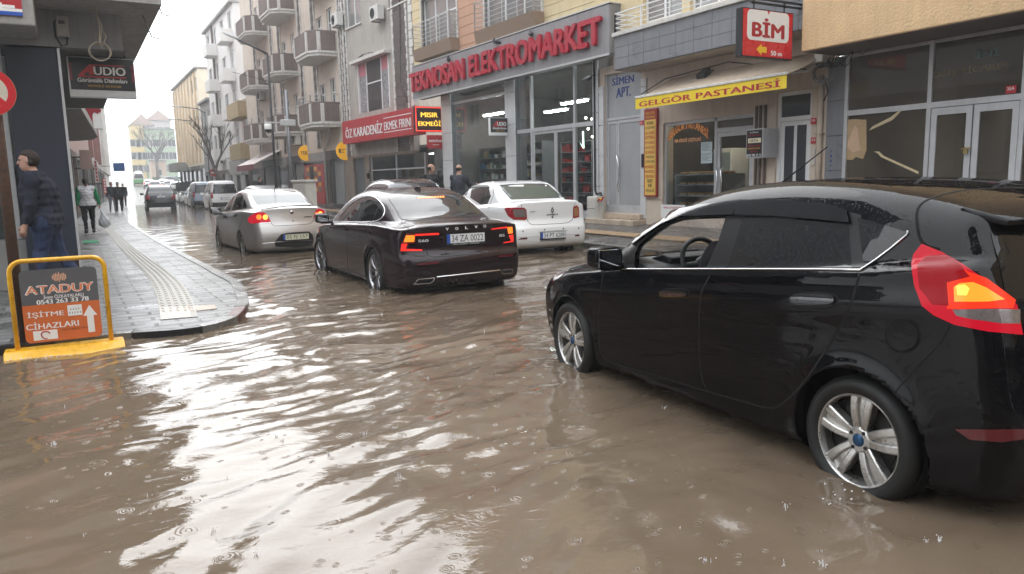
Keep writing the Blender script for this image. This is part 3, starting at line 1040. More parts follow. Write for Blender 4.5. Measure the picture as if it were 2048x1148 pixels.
 pr = [(-0.62, -1.52, 1.352), (-0.3, -1.56, 1.385), (0, -1.57, 1.392), (0.3, -1.56, 1.385), (0.62, -1.52, 1.352)]
 bk = [(-0.60, -1.72, 1.300), (-0.3, -1.80, 1.322), (0, -1.82, 1.328), (0.3, -1.80, 1.322), (0.60, -1.72, 1.300)]
 lo_ = [(x, y + 0.02, z - 0.03) for x, y, z in bk]
 fr = [(x, y, z - 0.05) for x, y, z in pr]
 sp.add(pr + bk + lo_ + fr, [(i + a, i + a + 1, i + b + 1, i + b) for i in range(4) for a, b in ((0, 5), (5, 10), (10, 15), (15, 0))] + [(0, 5, 10, 15), (4, 9, 14, 19)])
 spo = sp.build('spoiler', paint, root, smooth=True, bevel=0.01)
 b2 = MB().box(-0.14, 0.14, -1.815, -1.80, 1.302, 1.318)
 b2.build('high_brake_light', M_RED_SOFT, spo)
 car.patch('head_lamp', px(*k1, [(119, 582), (126, 556), (150, 528), (182, 508), (214, 515), (180, 538), (150, 566)]), M_CLEAR_LAMP, root, off=0.003)
 mirror_part(root, -0.955, 0.60, 0.985, paint, -1, (0.21, 0.14, 0.15))
 mirror_part(root, 0.955, 0.60, 0.985, paint, 1, (0.21, 0.14, 0.15))
 ae = MB().tube([(-0.02, 0.10, 1.40), (-0.02, 0.02, 1.44), (-0.02, -0.22, 1.585), (-0.02, -0.32, 1.645)], [0.011, 0.006, 0.004, 0.004], 8)
 ae.build('aerial', M_BLACKTRIM, root)
 ford = mat('blue_cap', (0.02, 0.07, 0.16), 0.3, 0.3)
 for sd in (-1, 1):
  wheel(root, sd * 0.75, 1.245, 0.30, 0.292, 0.212, 0.19, 'twin5', sd, R(-4), ford)
  wheel(root, sd * 0.75, -1.245, 0.30, 0.292, 0.212, 0.19, 'twin5', sd, 0, ford)
 ub = MB().box(-0.68, 0.68, -1.6, 1.7, 0.14, 0.24)
 ub.build('underbody', M_WELL, root)
 X = MB()
 X.prism([(-0.72, 0.98, 0.66), (-0.72, 0.95, 0.90), (-0.72, 0.70, 0.955), (-0.72, 0.42, 0.93), (-0.72, 0.36, 0.82), (-0.72, 0.45, 0.62)], (1.44, 0, 0))
 dash = X.build('dashboard', M_CABIN_GREY, root, bevel=0.03, segs=3)
 bn = MB()
 bn.prism([(-0.56, 0.46, 0.90), (-0.56, 0.40, 0.975), (-0.56, 0.52, 0.99), (-0.56, 0.66, 0.95)], (0.40, 0, 0))
 bn.build('instrument_hood', M_CABIN, dash, bevel=0.02)
 av = MB()
 for xx in (-0.64, 0.64):
  av.lathe([(0.0, -0.37), (0.035, -0.372), (0.045, -0.36), (0.046, -0.42)], 18, origin=(xx, 0.37 + 0.37, 0.865), axis='y')
 av.build('air_vent', M_CABIN, dash)
 sw = MB()
 c0, ax_ = np.array([-0.38, 0.30, 0.93]), np.array([0, -0.90, 0.42])
 ax_ = ax_ / np.linalg.norm(ax_)
 e1 = np.array([1.0, 0, 0])
 e2 = np.cross(ax_, e1)
 ring = [c0 + 0.175 * (math.cos(t) * e1 + math.sin(t) * e2) for t in np.linspace(0, 2 * math.pi, 33)]
 sw.tube(ring, 0.0165, 10, cap=False)
 sw.tube([c0 - ax_ * 0.03, c0 - ax_ * 0.22], [0.05, 0.035], 10)
 for t in (0.0, math.pi, -math.pi / 2):
  sw.tube([c0 - ax_ * 0.02, c0 + 0.17 * (math.cos(t) * e1 + math.sin(t) * e2)], [0.035, 0.018], 8)
 sw.sphere(c0 - ax_ * 0.01, (0.07, 0.05, 0.06))
 sw.build('steering_wheel', M_CABIN, root, smooth=True)
 for xx in (-0.36, 0.36):
  sb = MB()
  o_ = 0.24 if xx < 0 else 0.0
  sb.box(xx - 0.24, xx + 0.24, -0.42, 0.10, 0.42, 0.56)
  sb.prism([(xx - 0.23, -0.42, 0.50), (xx - 0.23, -0.28, 0.52), (xx - 0.23, -0.52, 1.12), (xx - 0.23, -0.62, 1.10)], (0.46, 0, 0))
  sb.box(xx - 0.12, xx + 0.12, -0.64, -0.54, 1.12, 1.30)
  sb.v = [(a_, b_ + o_, c_) for a_, b_, c_ in sb.v]
  sb.build('seat', M_FABRIC, root, bevel=0.04, segs=3)
 ho = MB().box(-0.10, 0.10, 0.22, 0.25, 1.28, 1.34)
 ho.build('rear_view_mirror', M_CABIN, root, bevel=0.015)
 return car, root
# == the dark saloon in the middle
def build_volvo():
 k = (4.415, 600, 360)
 sil = [(2.05, 0.18), (2.24, 0.26), (2.30, 0.42), (2.29, 0.62), (2.20, 0.76), (1.95, 0.85), (1.55, 0.92), (1.15, 0.985),
   (0.75, 1.19), (0.40, 1.345), (0.05, 1.42), (-0.35, 1.445), (-0.75, 1.42), (-1.10, 1.345), (-1.45, 1.205), (-1.80, 1.06), (-2.05, 1.025), (-2.30, 1.015), (-2.385, 0.985, 1),
   (-2.37, 0.93), (-2.36, 0.78), (-2.37, 0.66), (-2.44, 0.58), (-2.45, 0.42), (-2.42, 0.27), (-2.25, 0.20), (0, 0.17)]
 plan = [(2.4, 0.55), (2.2, 0.70), (1.9, 0.84), (1.5, 0.90), (0.8, 0.918), (0, 0.922), (-0.8, 0.925), (-1.5, 0.922), (-1.9, 0.90), (-2.25, 0.835), (-2.5, 0.73)]
 belt = [(2.3, 0.76), (1.5, 0.86), (1.0, 0.90), (0.3, 0.93), (-0.6, 0.965), (-1.3, 0.99), (-1.8, 0.99), (-2.4, 0.955)]
 gplan = [(2.3, 0.62), (1.5, 0.78), (1.0, 0.84), (0.3, 0.87), (-0.6, 0.865), (-1.2, 0.81), (-1.6, 0.75), (-2.0, 0.70), (-2.4, 0.68)]
 car = Car(sil, plan, belt, (1.436, -1.436), 0.335, 0.372, lean=0.44, curve=0.22, ledge=0.022, gplan=gplan, k_top=0.12, k_low=0.075,
    pose=(4.318, 10.887, 1.973, -0.117), bow_r=0.13, bow_f=0.2, sill_tuck=0.05, zmid=0.62, ridge=[(0.88, -0.0, 0.012, 0.06, -2.3, 1.9)])
 root = car_thing(car, 'saloon_car', 'dark wine coloured saloon with lit brake lamps and multi spoke dark wheels in the flood', 'car')
 paint = wet_paint('dark_wine_paint', (0.011, 0.003, 0.006), 0.25, 0.1, 0.0006, spec=0.1, dirt=0.05, coat=0.6)
 car.mesh('body', paint, root, 0.022)
 car.patch('front_door_window', px(*k, [(333, 360), (430, 240), (500, 185), (560, 156), (586, 154), (540, 250), (502, 360)]), M_TINT_DRY, root)
 car.patch('rear_door_window', px(*k, [(512, 362), (550, 250), (598, 154), (645, 156), (690, 188), (702, 205), (646, 348)]), M_TINT_DRY, root)
 car.patch('quarter_window', px(*k, [(655, 346), (710, 212), (738, 265), (710, 338)]), M_TINT_DRY, root)
 car.strip('window_trim', px(*k, [(318, 368), (420, 370), (595, 377), (715, 345), (748, 265), (705, 188), (645, 148), (580, 146), (500, 178), (420, 243), (330, 350)]), M_CHROME, root, 0.016, off=0.004, height=0.006, smooth_line=3, mirror=True)
 car.strip('door_pillar', px(*k, [(594, 152), (545, 250), (507, 362)]), M_BLACKTRIM, root, 0.035, off=0.003, mirror=True)
 car.strip('door_pillar', px(*k, [(706, 207), (650, 347)]), M_BLACKTRIM, root, 0.02, off=0.004, mirror=True)
 for poly in ([(0.95, 0.96), (0.35, 1.30), (-0.05, 1.345), (-0.15, 1.0)], [(-0.22, 1.0), (-0.15, 1.345), (-0.8, 1.30), (-1.30, 1.12), (-1.2, 1.03)]):
  car.patch('side_window', poly, M_TINT_DRY, root, view='R')
 car.patch('rear_screen', px(*k, [(790, 172), (900, 138), (1050, 118), (1380, 98), (1440, 112), (1560, 190), (1700, 300), (1500, 322), (1200, 338), (905, 347), (850, 260)]), M_TINT, root, off=0.003, skirt=0.004)
 car.strip('screen_seal', px(*k, [(786, 170), (845, 258), (902, 350), (1200, 342), (1500, 326), (1705, 303)]), M_BLACKTRIM, root, 0.012, off=0.003, smooth_line=3)
 def lamp(poly, lit_polys, hot):
  l = car.patch('tail_lamp', px(*k, poly), M_RED_DIM, root, off=0.003, skirt=0.01)
  for q in lit_polys:
   car.patch('brake_light', px(*k, q), M_RED_LIT, l, off=0.006, skirt=0.006)
  for q in hot:
   car.patch('bulb', px(*k, q), M_ORANGE_LIT, l, off=0.009, skirt=0.004)
 lamp([(940, 472), (1228, 462), (1228, 488), (1024, 496), (1012, 560), (965, 562), (945, 606), (1082, 612), (1082, 628), (886, 630), (895, 560)],
   [[(1014, 478), (1226, 467), (1226, 483), (1018, 492)], [(900, 562), (948, 562), (930, 608), (1080, 613), (1080, 625), (889, 628)]],
   [[(938, 488), (1012, 488), (1006, 545), (916, 548)]])
 lamp([(1686, 428), (1850, 402), (1876, 412), (1884, 550), (1792, 560), (1792, 548), (1858, 536), (1850, 488), (1832, 478), (1826, 424), (1690, 440)],
   [[(1690, 430), (1828, 410), (1828, 422), (1690, 437)], [(1844, 490), (1882, 482), (1882, 546), (1796, 557), (1796, 550), (1864, 538)]],
   [[(1828, 418), (1870, 412), (1876, 468), (1838, 472)]])
 hb = thing('high_brake_light', None, None)
 hb.parent = root
 for i in range(10):
  u = 1050 + 215 * i / 9
  v = 158 - 8 * i / 9
  car.patch('diode', px(*k, [(u - 9, v - 7), (u + 9, v - 7.5), (u + 9, v + 7), (u - 9, v + 7.5)]), M_ORANGE_LIT, hb, off=0.006, skirt=0.003)
 car.strip('boot_gap', px(*k, [(1018, 500), (1030, 560), (1105, 590), (1118, 640), (1142, 668), (1180, 680), (1450, 660), (1730, 640), (1765, 610), (1790, 560), (1830, 480)]), M_SHUT, root, 0.008, off=0.001, smooth_line=4)
 car.strip('boot_gap', px(*k, [(902, 352), (898, 380), (960, 432), (1000, 464)]), M_SHUT, root, 0.006, off=0.001, smooth_line=4)
 car.strip('bumper_trim', px(*k, [(1208, 857), (1480, 828), (1765, 795)]), M_CHROME, root, 0.018, off=0.004, height=0.006)
 car.strip('bumper_gap', px(*k, [(880, 640), (960, 655), (1090, 680)]), M_SHUT, root, 0.006, off=0.001)
 car.patch('bumper_reflector', px(*k, [(1025, 745), (1060, 735), (1238, 716), (1215, 738), (1060, 752)]), M_RED_DIM, root, off=0.004)
 car.patch('bumper_reflector', px(*k, [(1750, 668), (1878, 655), (1876, 672), (1752, 680)]), M_RED_DIM, root, off=0.004)
 for poly in ([(1000, 920), (1038, 876), (1188, 857), (1186, 880), (1150, 912)], [(1775, 808), (1790, 790), (1876, 783), (1874, 820), (1790, 833)]):
  ex = car.patch('exhaust_tip', px(*k, poly), M_CHROME, root, off=0.008, skirt=0.02)
  c = np.mean(np.array(poly), 0)
  car.patch('pipe_opening', px(*k, [tuple(c + (np.array(p) - c) * np.array([0.88, 0.72])) for p in poly]), M_SHUT, ex, off=0.011, skirt=0.006)
 car.strip('door_gap', px(*k, [(240, 400), (226, 480), (224, 580), (236, 700), (248, 752), (400, 800), (580, 850), (588, 800), (570, 700), (612, 600), (640, 480), (600, 385)]), M_SHUT, root, 0.007, off=0.001, smooth_line=4, mirror=True)
 car.strip('door_gap', px(*k, [(435, 380), (420, 480), (416, 640), (424, 802)]), M_SHUT, root, 0.007, off=0.001, smooth_line=4, mirror=True)
 car.patch('sill_panel', px(*k, [(262, 762), (420, 815), (586, 868), (584, 850), (420, 800), (250, 752)]), M_BLACKTRIM, root, off=0.004)
 for poly in ([(362, 436), (400, 428), (418, 440), (412, 450), (370, 448)], [(552, 458), (600, 448), (624, 462), (618, 474), (560, 472)]):
  car.patch('door_handle', px(*k, poly), paint, root, off=0.02, skirt=0.026, dome=0.01)
 for ch, (u, v) in zip('VOLVO', ((1295, 432), (1380, 428), (1467, 421), (1550, 413), (1627, 407))):
  O, D, t0, t1 = car.rays(px(*k, [(u, v)]), 'px')
  P, _ = car.cast(O, D, t0, t1)
  lettering(root, 'maker_lettering', ch, M_PLATE, P[0] + np.array([0, -0.016, 0]), (1, 0, 0), (0, 0.1, 0.995), 0.034, 0.040, depth=0.004, bold=0.02)
 for tx, (u, v), wd in (('S60', (1088, 536), 0.13), ('B5', (1780, 488), 0.08)):
  O, D, t0, t1 = car.rays(px(*k, [(u, v)]), 'px')
  P, _ = car.cast(O, D, t0, t1)
  n = unit(gradient(car.body, P, 0.01))[0]
  xd = np.cross(np.array([0, 0, 1.0]), n)
  xd /= np.linalg.norm(xd)
  ud = np.cross(n, xd)
  lettering(root, 'model_lettering', tx, M_PLATE, P[0] + n * 0.010, xd, ud, 0.032, wd, depth=0.004, bold=0.015)
 O, D, t0, t1 = car.rays(px(*k, [(1458, 510)]), 'px')
 P, _ = car.cast(O, D, t0, t1)
 plate_part(car, root, P[0] + np.array([0, -0.02, 0]), 0.52, 0.112, '34 ZA 0022', M_PLATE, sub='Arslan Oto')
 mirror_part(root, -1.02, 0.72, 1.0, M_BLACKTRIM, -1, (0.20, 0.16, 0.15))
 mirror_part(root, 1.02, 0.72, 1.0, M_BLACKTRIM, 1, (0.20, 0.16, 0.15))
 fin = MB()
 fin.prism([(-0.02, -0.62, 1.415), (-0.02, -0.90, 1.385), (-0.02, -0.88, 1.46), (-0.02, -0.82, 1.468)], (0.04, 0, 0))
 fin.build('roof_aerial', paint, root, bevel=0.012, segs=3)
 for sd in (-1, 1):
  wheel(root, sd * 0.80, 1.436, 0.335, 0.33, 0.245, 0.225, 'multi', sd, R(5))
  wheel(root, sd * 0.80, -1.436, 0.335, 0.33, 0.245, 0.225, 'multi', sd, 0)
 MB().box(-0.75, 0.75, -1.9, 1.9, 0.16, 0.28).build('underbody', M_WELL, root)
 return car, root
# == the silver saloon
def build_linea():
 k = (6.379, 400, 360)
 sil = [(1.95, 0.18), (2.12, 0.28), (2.17, 0.45), (2.13, 0.66), (2.0, 0.78), (1.7, 0.90), (1.3, 0.98), (1.02, 1.03),
   (0.65, 1.24), (0.30, 1.395), (-0.05, 1.465), (-0.45, 1.49), (-0.85, 1.465), (-1.15, 1.385), (-1.45, 1.255), (-1.72, 1.14), (-1.95, 1.12), (-2.18, 1.115), (-2.26, 1.09, 1),
   (-2.27, 0.98), (-2.30, 0.82), (-2.34, 0.70), (-2.37, 0.56), (-2.37, 0.42), (-2.32, 0.27), (-2.15, 0.21), (0, 0.18)]
 plan = [(2.3, 0.5), (2.1, 0.66), (1.8, 0.78), (1.4, 0.84), (0.8, 0.86), (0, 0.865), (-0.8, 0.868), (-1.4, 0.865), (-1.8, 0.845), (-2.15, 0.785), (-2.4, 0.69)]
 belt = [(2.2, 0.78), (1.5, 0.88), (1.0, 0.92), (0.3, 0.955), (-0.6, 1.0), (-1.3, 1.045), (-1.8, 1.05), (-2.3, 1.03)]
 gplan = [(2.2, 0.6), (1.4, 0.76), (0.9, 0.80), (0.2, 0.83), (-0.6, 0.825), (-1.2, 0.77), (-1.6, 0.71), (-2.3, 0.67)]
 car = Car(sil, plan, belt, (1.30, -1.30), 0.30, 0.335, lean=0.34, curve=0.26, ledge=0.016, gplan=gplan, k_top=0.13, k_low=0.085,
    pose=(3.815, 17.94, -1.371, -0.156), bow_r=0.12, bow_f=0.2, ridge=[(0.86, -0.06, 0.012, 0.07, -2.2, 1.8)])
 root = car_thing(car, 'saloon_car', 'silver grey saloon ahead of the dark saloon, lit round tail lamps, number 22 FJ 157', 'car')
 paint = wet_paint('silver_paint', (0.44, 0.42, 0.41), 0.30, 0.55, 0.0004, dirt=0.5)
 car.mesh('body', paint, root, 0.025)
 glass = wet_paint('pale_screen_glass', (0.05, 0.065, 0.07), 0.03, 0, 0.0005, coat=0, spec=0.55)
 car.patch('front_door_window', px(*k, [(282, 420), (330, 330), (400, 232), (455, 178), (372, 398)]), M_TINT_DRY, root)
 car.patch('rear_door_window', px(*k, [(405, 384), (480, 168), (520, 160), (552, 200), (532, 368)]), M_TINT_DRY, root)
 car.patch('quarter_window', px(*k, [(543, 362), (560, 232), (588, 290), (598, 352)]), M_TINT_DRY, root)
 car.patch('side_window', [(0.85, 1.0), (0.3, 1.33), (-0.2, 1.40), (-0.9, 1.33), (-1.2, 1.10)], M_TINT_DRY, root, view='R')
 car.patch('rear_screen', px(*k, [(652, 192), (760, 152), (930, 136), (1100, 130), (1212, 142), (1300, 200), (1400, 296), (1000, 312), (735, 334), (700, 270)]), glass, root)
 def lamp(poly, hot, warm):
  l = car.patch('tail_lamp', px(*k, poly), M_RED_SOFT, root, off=0.006, skirt=0.012, dome=0.012, smooth_poly=3)
  for (cx, cy, r, m) in ((*hot, M_AMBER_HOT), (*warm, M_ORANGE_LIT)):
   car.patch('brake_light', px(*k, [(cx + r * math.cos(t), cy + r * 1.05 * math.sin(t)) for t in np.linspace(0, 6.28, 16, endpoint=False)]), m, l, off=0.022, skirt=0.006)
 lamp([(612, 492), (690, 432), (790, 408), (840, 430), (880, 490), (903, 534), (800, 545), (640, 550)], (832, 476, 32), (752, 474, 32))
 lamp([(1456, 488), (1465, 430), (1490, 374), (1530, 367), (1584, 392), (1588, 476)], (1530, 425, 24), (1485, 435, 20))
 car.patch('lamp_trim', px(*k, [(640, 552), (900, 537), (903, 543), (720, 556)]), M_CHROME, root, off=0.006)
 car.patch('lamp_trim', px(*k, [(1455, 490), (1586, 479), (1586, 486), (1455, 498)]), M_CHROME, root, off=0.006)
 car.strip('boot_lip', px(*k, [(782, 379), (900, 360), (1050, 342), (1300, 330), (1482, 326)]), M_BLACKTRIM, root, 0.016, off=0.006, height=0.006)
 car.strip('boot_gap', px(*k, [(800, 405), (870, 470), (905, 540), (925, 572), (960, 586), (1180, 574), (1385, 560), (1440, 525), (1452, 470), (1480, 380)]), M_SHUT, root, 0.009, off=0.001, smooth_line=4)
 rec = car.patch('plate_recess', px(*k, [(962, 780), (1035, 692), (1110, 674), (1260, 662), (1390, 655), (1438, 698), (1452, 765)]), M_BLACKTRIM, root, off=0.003)
 car.patch('lower_valance', px(*k, [(955, 800), (1200, 780), (1450, 768), (1430, 840), (1200, 860), (960, 850)]), M_BLACKTRIM, root, off=0.004)
 car.strip('bumper_line', px(*k, [(650, 822), (800, 810), (955, 797)]), M_CHROME, root, 0.012, off=0.002, height=0.003)
 O, D, t0, t1 = car.rays(px(*k, [(1220, 723), (1171, 416), (1375, 468), (1186, 520)]), 'px')
 P, _ = car.cast(O, D, t0, t1)
 plate_part(car, root, P[0] + np.array([0, -0.03, 0]), 0.52, 0.11, '22 FJ 157', M_PLATE_Y)
 b = MB().lathe([(0, -0.012), (0.034, -0.010), (0.042, -0.004), (0.043, 0.01)], 20, origin=P[1], axis='y')
 bd = b.build('maker_badge', M_CHROME, root, smooth=True)
 MB().lathe([(0, -0.0135), (0.028, -0.0125), (0.03, -0.006)], 20, origin=P[1], axis='y').build('badge_centre', mat('badge_red', (0.12, 0.02, 0.02), 0.3), bd, smooth=True)
 lettering(root, 'model_lettering', 'LINEA', M_ALLOY_DARK, P[2] + np.array([0, -0.012, 0]), (1, 0.12, 0), (0, 0, 1), 0.026, 0.17, depth=0.003)
 MB().lathe([(0, -0.006), (0.012, -0.005), (0.014, 0.01)], 12, origin=P[3], axis='y').build('boot_lock', M_SHUT, root)
 car.strip('door_gap', px(*k, [(262, 430), (236, 500), (232, 620), (262, 780), (300, 806), (400, 840), (470, 860), (462, 760), (470, 660), (520, 560), (540, 470), (530, 372)]), M_SHUT, root, 0.008, off=0.001, smooth_line=4, mirror=True)
 car.strip('door_gap', px(*k, [(390, 395), (352, 470), (345, 600), (372, 830)]), M_SHUT, root, 0.008, off=0.001, smooth_line=4, mirror=True)
 for poly in ([(306, 466), (332, 458), (338, 478), (314, 490)], [(432, 452), (470, 438), (474, 458), (440, 474)]):
  car.patch('door_handle', px(*k, poly), M_BLACKTRIM, root, off=0.02, skirt=0.026)
 mirror_part(root, -0.98, 0.66, 1.0, M_BLACKTRIM, -1, (0.22, 0.14, 0.16))
 mirror_part(root, 0.98, 0.66, 1.0, M_BLACKTRIM, 1, (0.22, 0.14, 0.16))
 MB().tube([(0, -0.95, 1.44), (0.0, -1.02, 1.50), (0.01, -1.22, 1.86)], [0.012, 0.006, 0.003], 6).build('aerial', M_BLACKTRIM, root)
 for sd in (-1, 1):
  wheel(root, sd * 0.745, 1.30, 0.30, 0.30, 0.205, 0.19, 'seven', sd, R(4))
  wheel(root, sd * 0.745, -1.30, 0.30, 0.30, 0.205, 0.19, 'seven', sd)
 MB().box(-0.7, 0.7, -1.8, 1.8, 0.17, 0.28).build('underbody', M_WELL, root)
 return car, root
# == the white saloon by the shops
def build_symbol():
 k = (5.74, 900, 340)
 sil = [(1.95, 0.20), (2.10, 0.30), (2.14, 0.48), (2.10, 0.70), (1.95, 0.84), (1.6, 0.95), (1.2, 1.02), (0.95, 1.06),
   (0.6, 1.26), (0.25, 1.42), (-0.1, 1.495), (-0.5, 1.52), (-0.9, 1.49), (-1.15, 1.42), (-1.35, 1.30), (-1.60, 1.15), (-1.80, 1.125), (-2.06, 1.14), (-2.13, 1.115, 1),
   (-2.13, 1.0), (-2.13, 0.80), (-2.17, 0.70), (-2.21, 0.62), (-2.22, 0.42), (-2.17, 0.30), (-2.0, 0.24), (0, 0.20)]
 plan = [(2.3, 0.5), (2.1, 0.66), (1.8, 0.78), (1.4, 0.84), (0.8, 0.86), (0, 0.865), (-0.8, 0.868), (-1.4, 0.866), (-1.8, 0.845), (-2.05, 0.80), (-2.3, 0.70)]
 belt = [(2.2, 0.80), (1.5, 0.90), (1.0, 0.95), (0.3, 0.98), (-0.6, 1.01), (-1.3, 1.05), (-1.8, 1.06), (-2.3, 1.04)]
 gplan = [(2.2, 0.6), (1.4, 0.76), (0.9, 0.80), (0.2, 0.83), (-0.6, 0.83), (-1.2, 0.785), (-1.6, 0.74), (-2.3, 0.70)]
 car = Car(sil, plan, belt, (1.317, -1.317), 0.31, 0.345, lean=0.28, curve=0.24, ledge=0.014, gplan=gplan, k_top=0.12, k_low=0.075,
    pose=(7.93, 14.05, 4.9, -0.13), bow_r=0.09, bow_f=0.2, ridge=[(0.9, -0.04, 0.010, 0.08, -2.1, 1.8)])
 root = car_thing(car, 'saloon_car', 'white saloon parked along the shop kerb with unlit lamps, number 34 PT 6288', 'car')
 paint = wet_paint('white_paint', (0.80, 0.81, 0.82), 0.25, 0.0, 0.0003, dirt=0.35)
 car.mesh('body', paint, root, 0.025)
 car.patch('rear_screen', px(*k, [(562, 176), (700, 165), (900, 159), (1090, 160), (1125, 170), (1210, 240), (1300, 314), (1000, 325), (706, 336), (640, 270)]), M_TINT_G, root, off=0.003)
 car.strip('screen_seal', px(*k, [(560, 176), (640, 270), (704, 338), (1000, 328), (1303, 316), (1210, 240), (1125, 168), (1090, 158), (900, 157), (700, 163)]), M_BLACKTRIM, root, 0.014, off=0.004, closed=True)
 car.patch('rear_door_window', px(*k, [(232, 318), (252, 196), (440, 192), (470, 298), (432, 388), (350, 396)]), M_TINT_DRY, root)
 car.patch('front_door_window', px(*k, [(110, 250), (170, 215), (225, 205), (190, 290), (120, 290)]), M_TINT_DRY, root)
 car.strip('door_pillar', px(*k, [(440, 200), (390, 390)]), M_BLACKTRIM, root, 0.03, off=0.005)
 car.patch('rain_visor', px(*k, [(246, 210), (256, 180), (440, 176), (456, 200), (436, 206), (262, 204)]), M_BLACKTRIM, root, off=0.02, skirt=0.02)
 car.patch('side_window', [(0.8, 1.03), (0.3, 1.36), (-0.2, 1.42), (-0.9, 1.36), (-1.15, 1.12)], M_TINT_DRY, root, view='R')
 l = car.patch('tail_lamp', px(*k, [(626, 446), (655, 431), (850, 431), (876, 456), (884, 555), (862, 577), (730, 571), (668, 528)]), M_RED_LAMP, root, off=0.006, dome=0.012)
 car.patch('reversing_light', px(*k, [(722, 452), (858, 449), (868, 540), (752, 540), (728, 510)]), M_CLEAR_LAMP, l, off=0.022)
 r = car.patch('tail_lamp', px(*k, [(1414, 425), (1450, 404), (1478, 430), (1482, 538), (1440, 552), (1414, 552)]), M_RED_LAMP, root, off=0.006, dome=0.01)
 car.patch('indicator_lens', px(*k, [(1420, 440), (1462, 425), (1470, 525), (1422, 535)]), M_AMBER_LENS, r, off=0.019)
 car.strip('boot_gap', px(*k, [(818, 386), (822, 428)]), M_SHUT, root, 0.008, off=0.001)
 car.strip('boot_gap', px(*k, [(884, 560), (895, 592), (945, 626), (1150, 620), (1340, 606), (1395, 578), (1412, 540), (1416, 430), (1440, 380)]), M_SHUT, root, 0.009, off=0.001, smooth_line=4)
 car.strip('bumper_line', px(*k, [(730, 775), (890, 772), (1020, 765)]), M_CABIN_GREY, root, 0.006, off=0.001)
 car.strip('bumper_line', px(*k, [(1340, 745), (1490, 738)]), M_CABIN_GREY, root, 0.006, off=0.001)
 car.strip('plate_recess', px(*k, [(1020, 712), (1345, 688), (1330, 800), (1035, 815)]), M_CABIN_GREY, root, 0.010, off=0.001, closed=True)
 for (u, v) in ((837, 704), (1085, 685), (1300, 672), (1477, 668)):
  car.patch('parking_sensor', px(*k, [(u + 8 * math.cos(t), v + 8 * math.sin(t)) for t in np.linspace(0, 6.28, 12, endpoint=False)]), M_SHUT, root, off=0.004)
 car.patch('bumper_reflector', px(*k, [(778, 800), (815, 780), (888, 774), (886, 796)]), M_RED_DIM, root, off=0.004)
 car.patch('bumper_reflector', px(*k, [(1434, 746), (1486, 740), (1484, 758), (1436, 763)]), M_RED_DIM, root, off=0.004)
 car.patch('fuel_flap', px(*k, [(500, 180), (508, 182), (500, 300), (440, 450), (434, 448), (492, 296)]), M_CABIN_GREY, root, off=0.001)
 O, D, t0, t1 = car.rays(px(*k, [(1178, 746), (1172, 461), (1175, 511), (1175, 542), (948, 479)]), 'px')
 P, _ = car.cast(O, D, t0, t1)
 plate_part(car, root, P[0] + np.array([0, -0.02, 0]), 0.52, 0.11, '34 PT 6288', M_PLATE)
 b = MB()
 c = P[1] + np.array([0, -0.010, 0])
 for sgn in (-1, 1):
  b.prism([c + np.array([0, 0, 0.058]), c + np.array([sgn * 0.034, 0, 0]), c + np.array([0, 0, -0.058]), c + np.array([0, 0, -0.034]), c + np.array([sgn * 0.020, 0, 0]), c + np.array([0, 0, 0.034])], (0, -0.006, 0))
 b.build('maker_badge', M_ALLOY_DARK, root)
 lettering(root, 'model_lettering', 'SYMBOL', M_ALLOY_DARK, P[2] + np.array([0, -0.010, 0]), (1, 0, 0), (0, 0, 1), 0.030, 0.25, depth=0.003)
 lettering(root, 'model_lettering', 'joy', M_ALLOY_DARK, P[4] + np.array([0, -0.010, 0]), (1, 0, 0), (0, 0, 1), 0.020, 0.11, depth=0.003)
 MB().lathe([(0, -0.008), (0.018, -0.006), (0.02, 0.01)], 14, origin=P[3], axis='y').build('boot_lock', M_ALLOY_DARK, root)
 mirror_part(root, -0.98, 0.62, 1.02, paint, -1, (0.2, 0.14, 0.15))
 mirror_part(root, 0.98, 0.62, 1.02, paint, 1, (0.2, 0.14, 0.15))
 for sd in (-1, 1):
  wheel(root, sd * 0.745, 1.317, 0.31, 0.31, 0.20, 0.19, 'steel', sd)
  wheel(root, sd * 0.745, -1.317, 0.31, 0.31, 0.20, 0.19, 'steel', sd)
 MB().box(-0.7, 0.7, -1.75, 1.8, 0.2, 0.3).build('underbody', M_WELL, root)
 return car, root
HATCH, hatch_root = build_hatchback()
VOLVO, volvo_root = build_volvo()
LINEA, linea_root = build_linea()
SYMBOL, symbol_root = build_symbol()
# == frames on facades
class Frame:
 """A facade plane: local x runs to the right as seen from outside, y goes into the building, z up."""
 def __init__(s, ox, oy, rot):
  s.ox, s.oy, s.rot = ox, oy, rot
  a = R(rot)
  s.o = np.array([ox, oy, 0.0])
  s.x = np.array([math.cos(a), math.sin(a), 0])
  s.y = np.array([-math.sin(a), math.cos(a), 0])
 def uv(s, u, v, y=0.0):
  d = ray(u, v)
  o = EYE - s.o
  t = (y - o @ s.y) / (d @ s.y)
  p = o + d * t
  return float(p @ s.x), float(p[2])
 def X(s, u, v=300, y=0.0):
  return s.uv(u, v, y)[0]
 def Z(s, u, v, y=0.0):
  return s.uv(u, v, y)[1]
 def thing(s, name, label, cat, x=0.0, y=0.0, z=0.0, group=None):
  p = s.o + s.x * x + s.y * y
  return thing(name, label, cat, (p[0], p[1], z), R(s.rot), group)
 def world(s, x, y, z):
  p = s.o + s.x * x + s.y * y
  return np.array([p[0], p[1], z])
M_STUCCO_GREY = mat('grey_stucco', (0.40, 0.37, 0.335), 0.85, noise=0.16, nscale=1.5, bump=0.004, bscale=60, streak=0.30)
M_STUCCO_TAN = mat('tan_stucco', (0.66, 0.46, 0.26), 0.85, noise=0.14, nscale=1.2, bump=0.012, bscale=26, streak=0.16)
M_STUCCO_WHITE = mat('white_stucco', (0.70, 0.68, 0.66), 0.85, noise=0.08, nscale=1.0, streak=0.14)
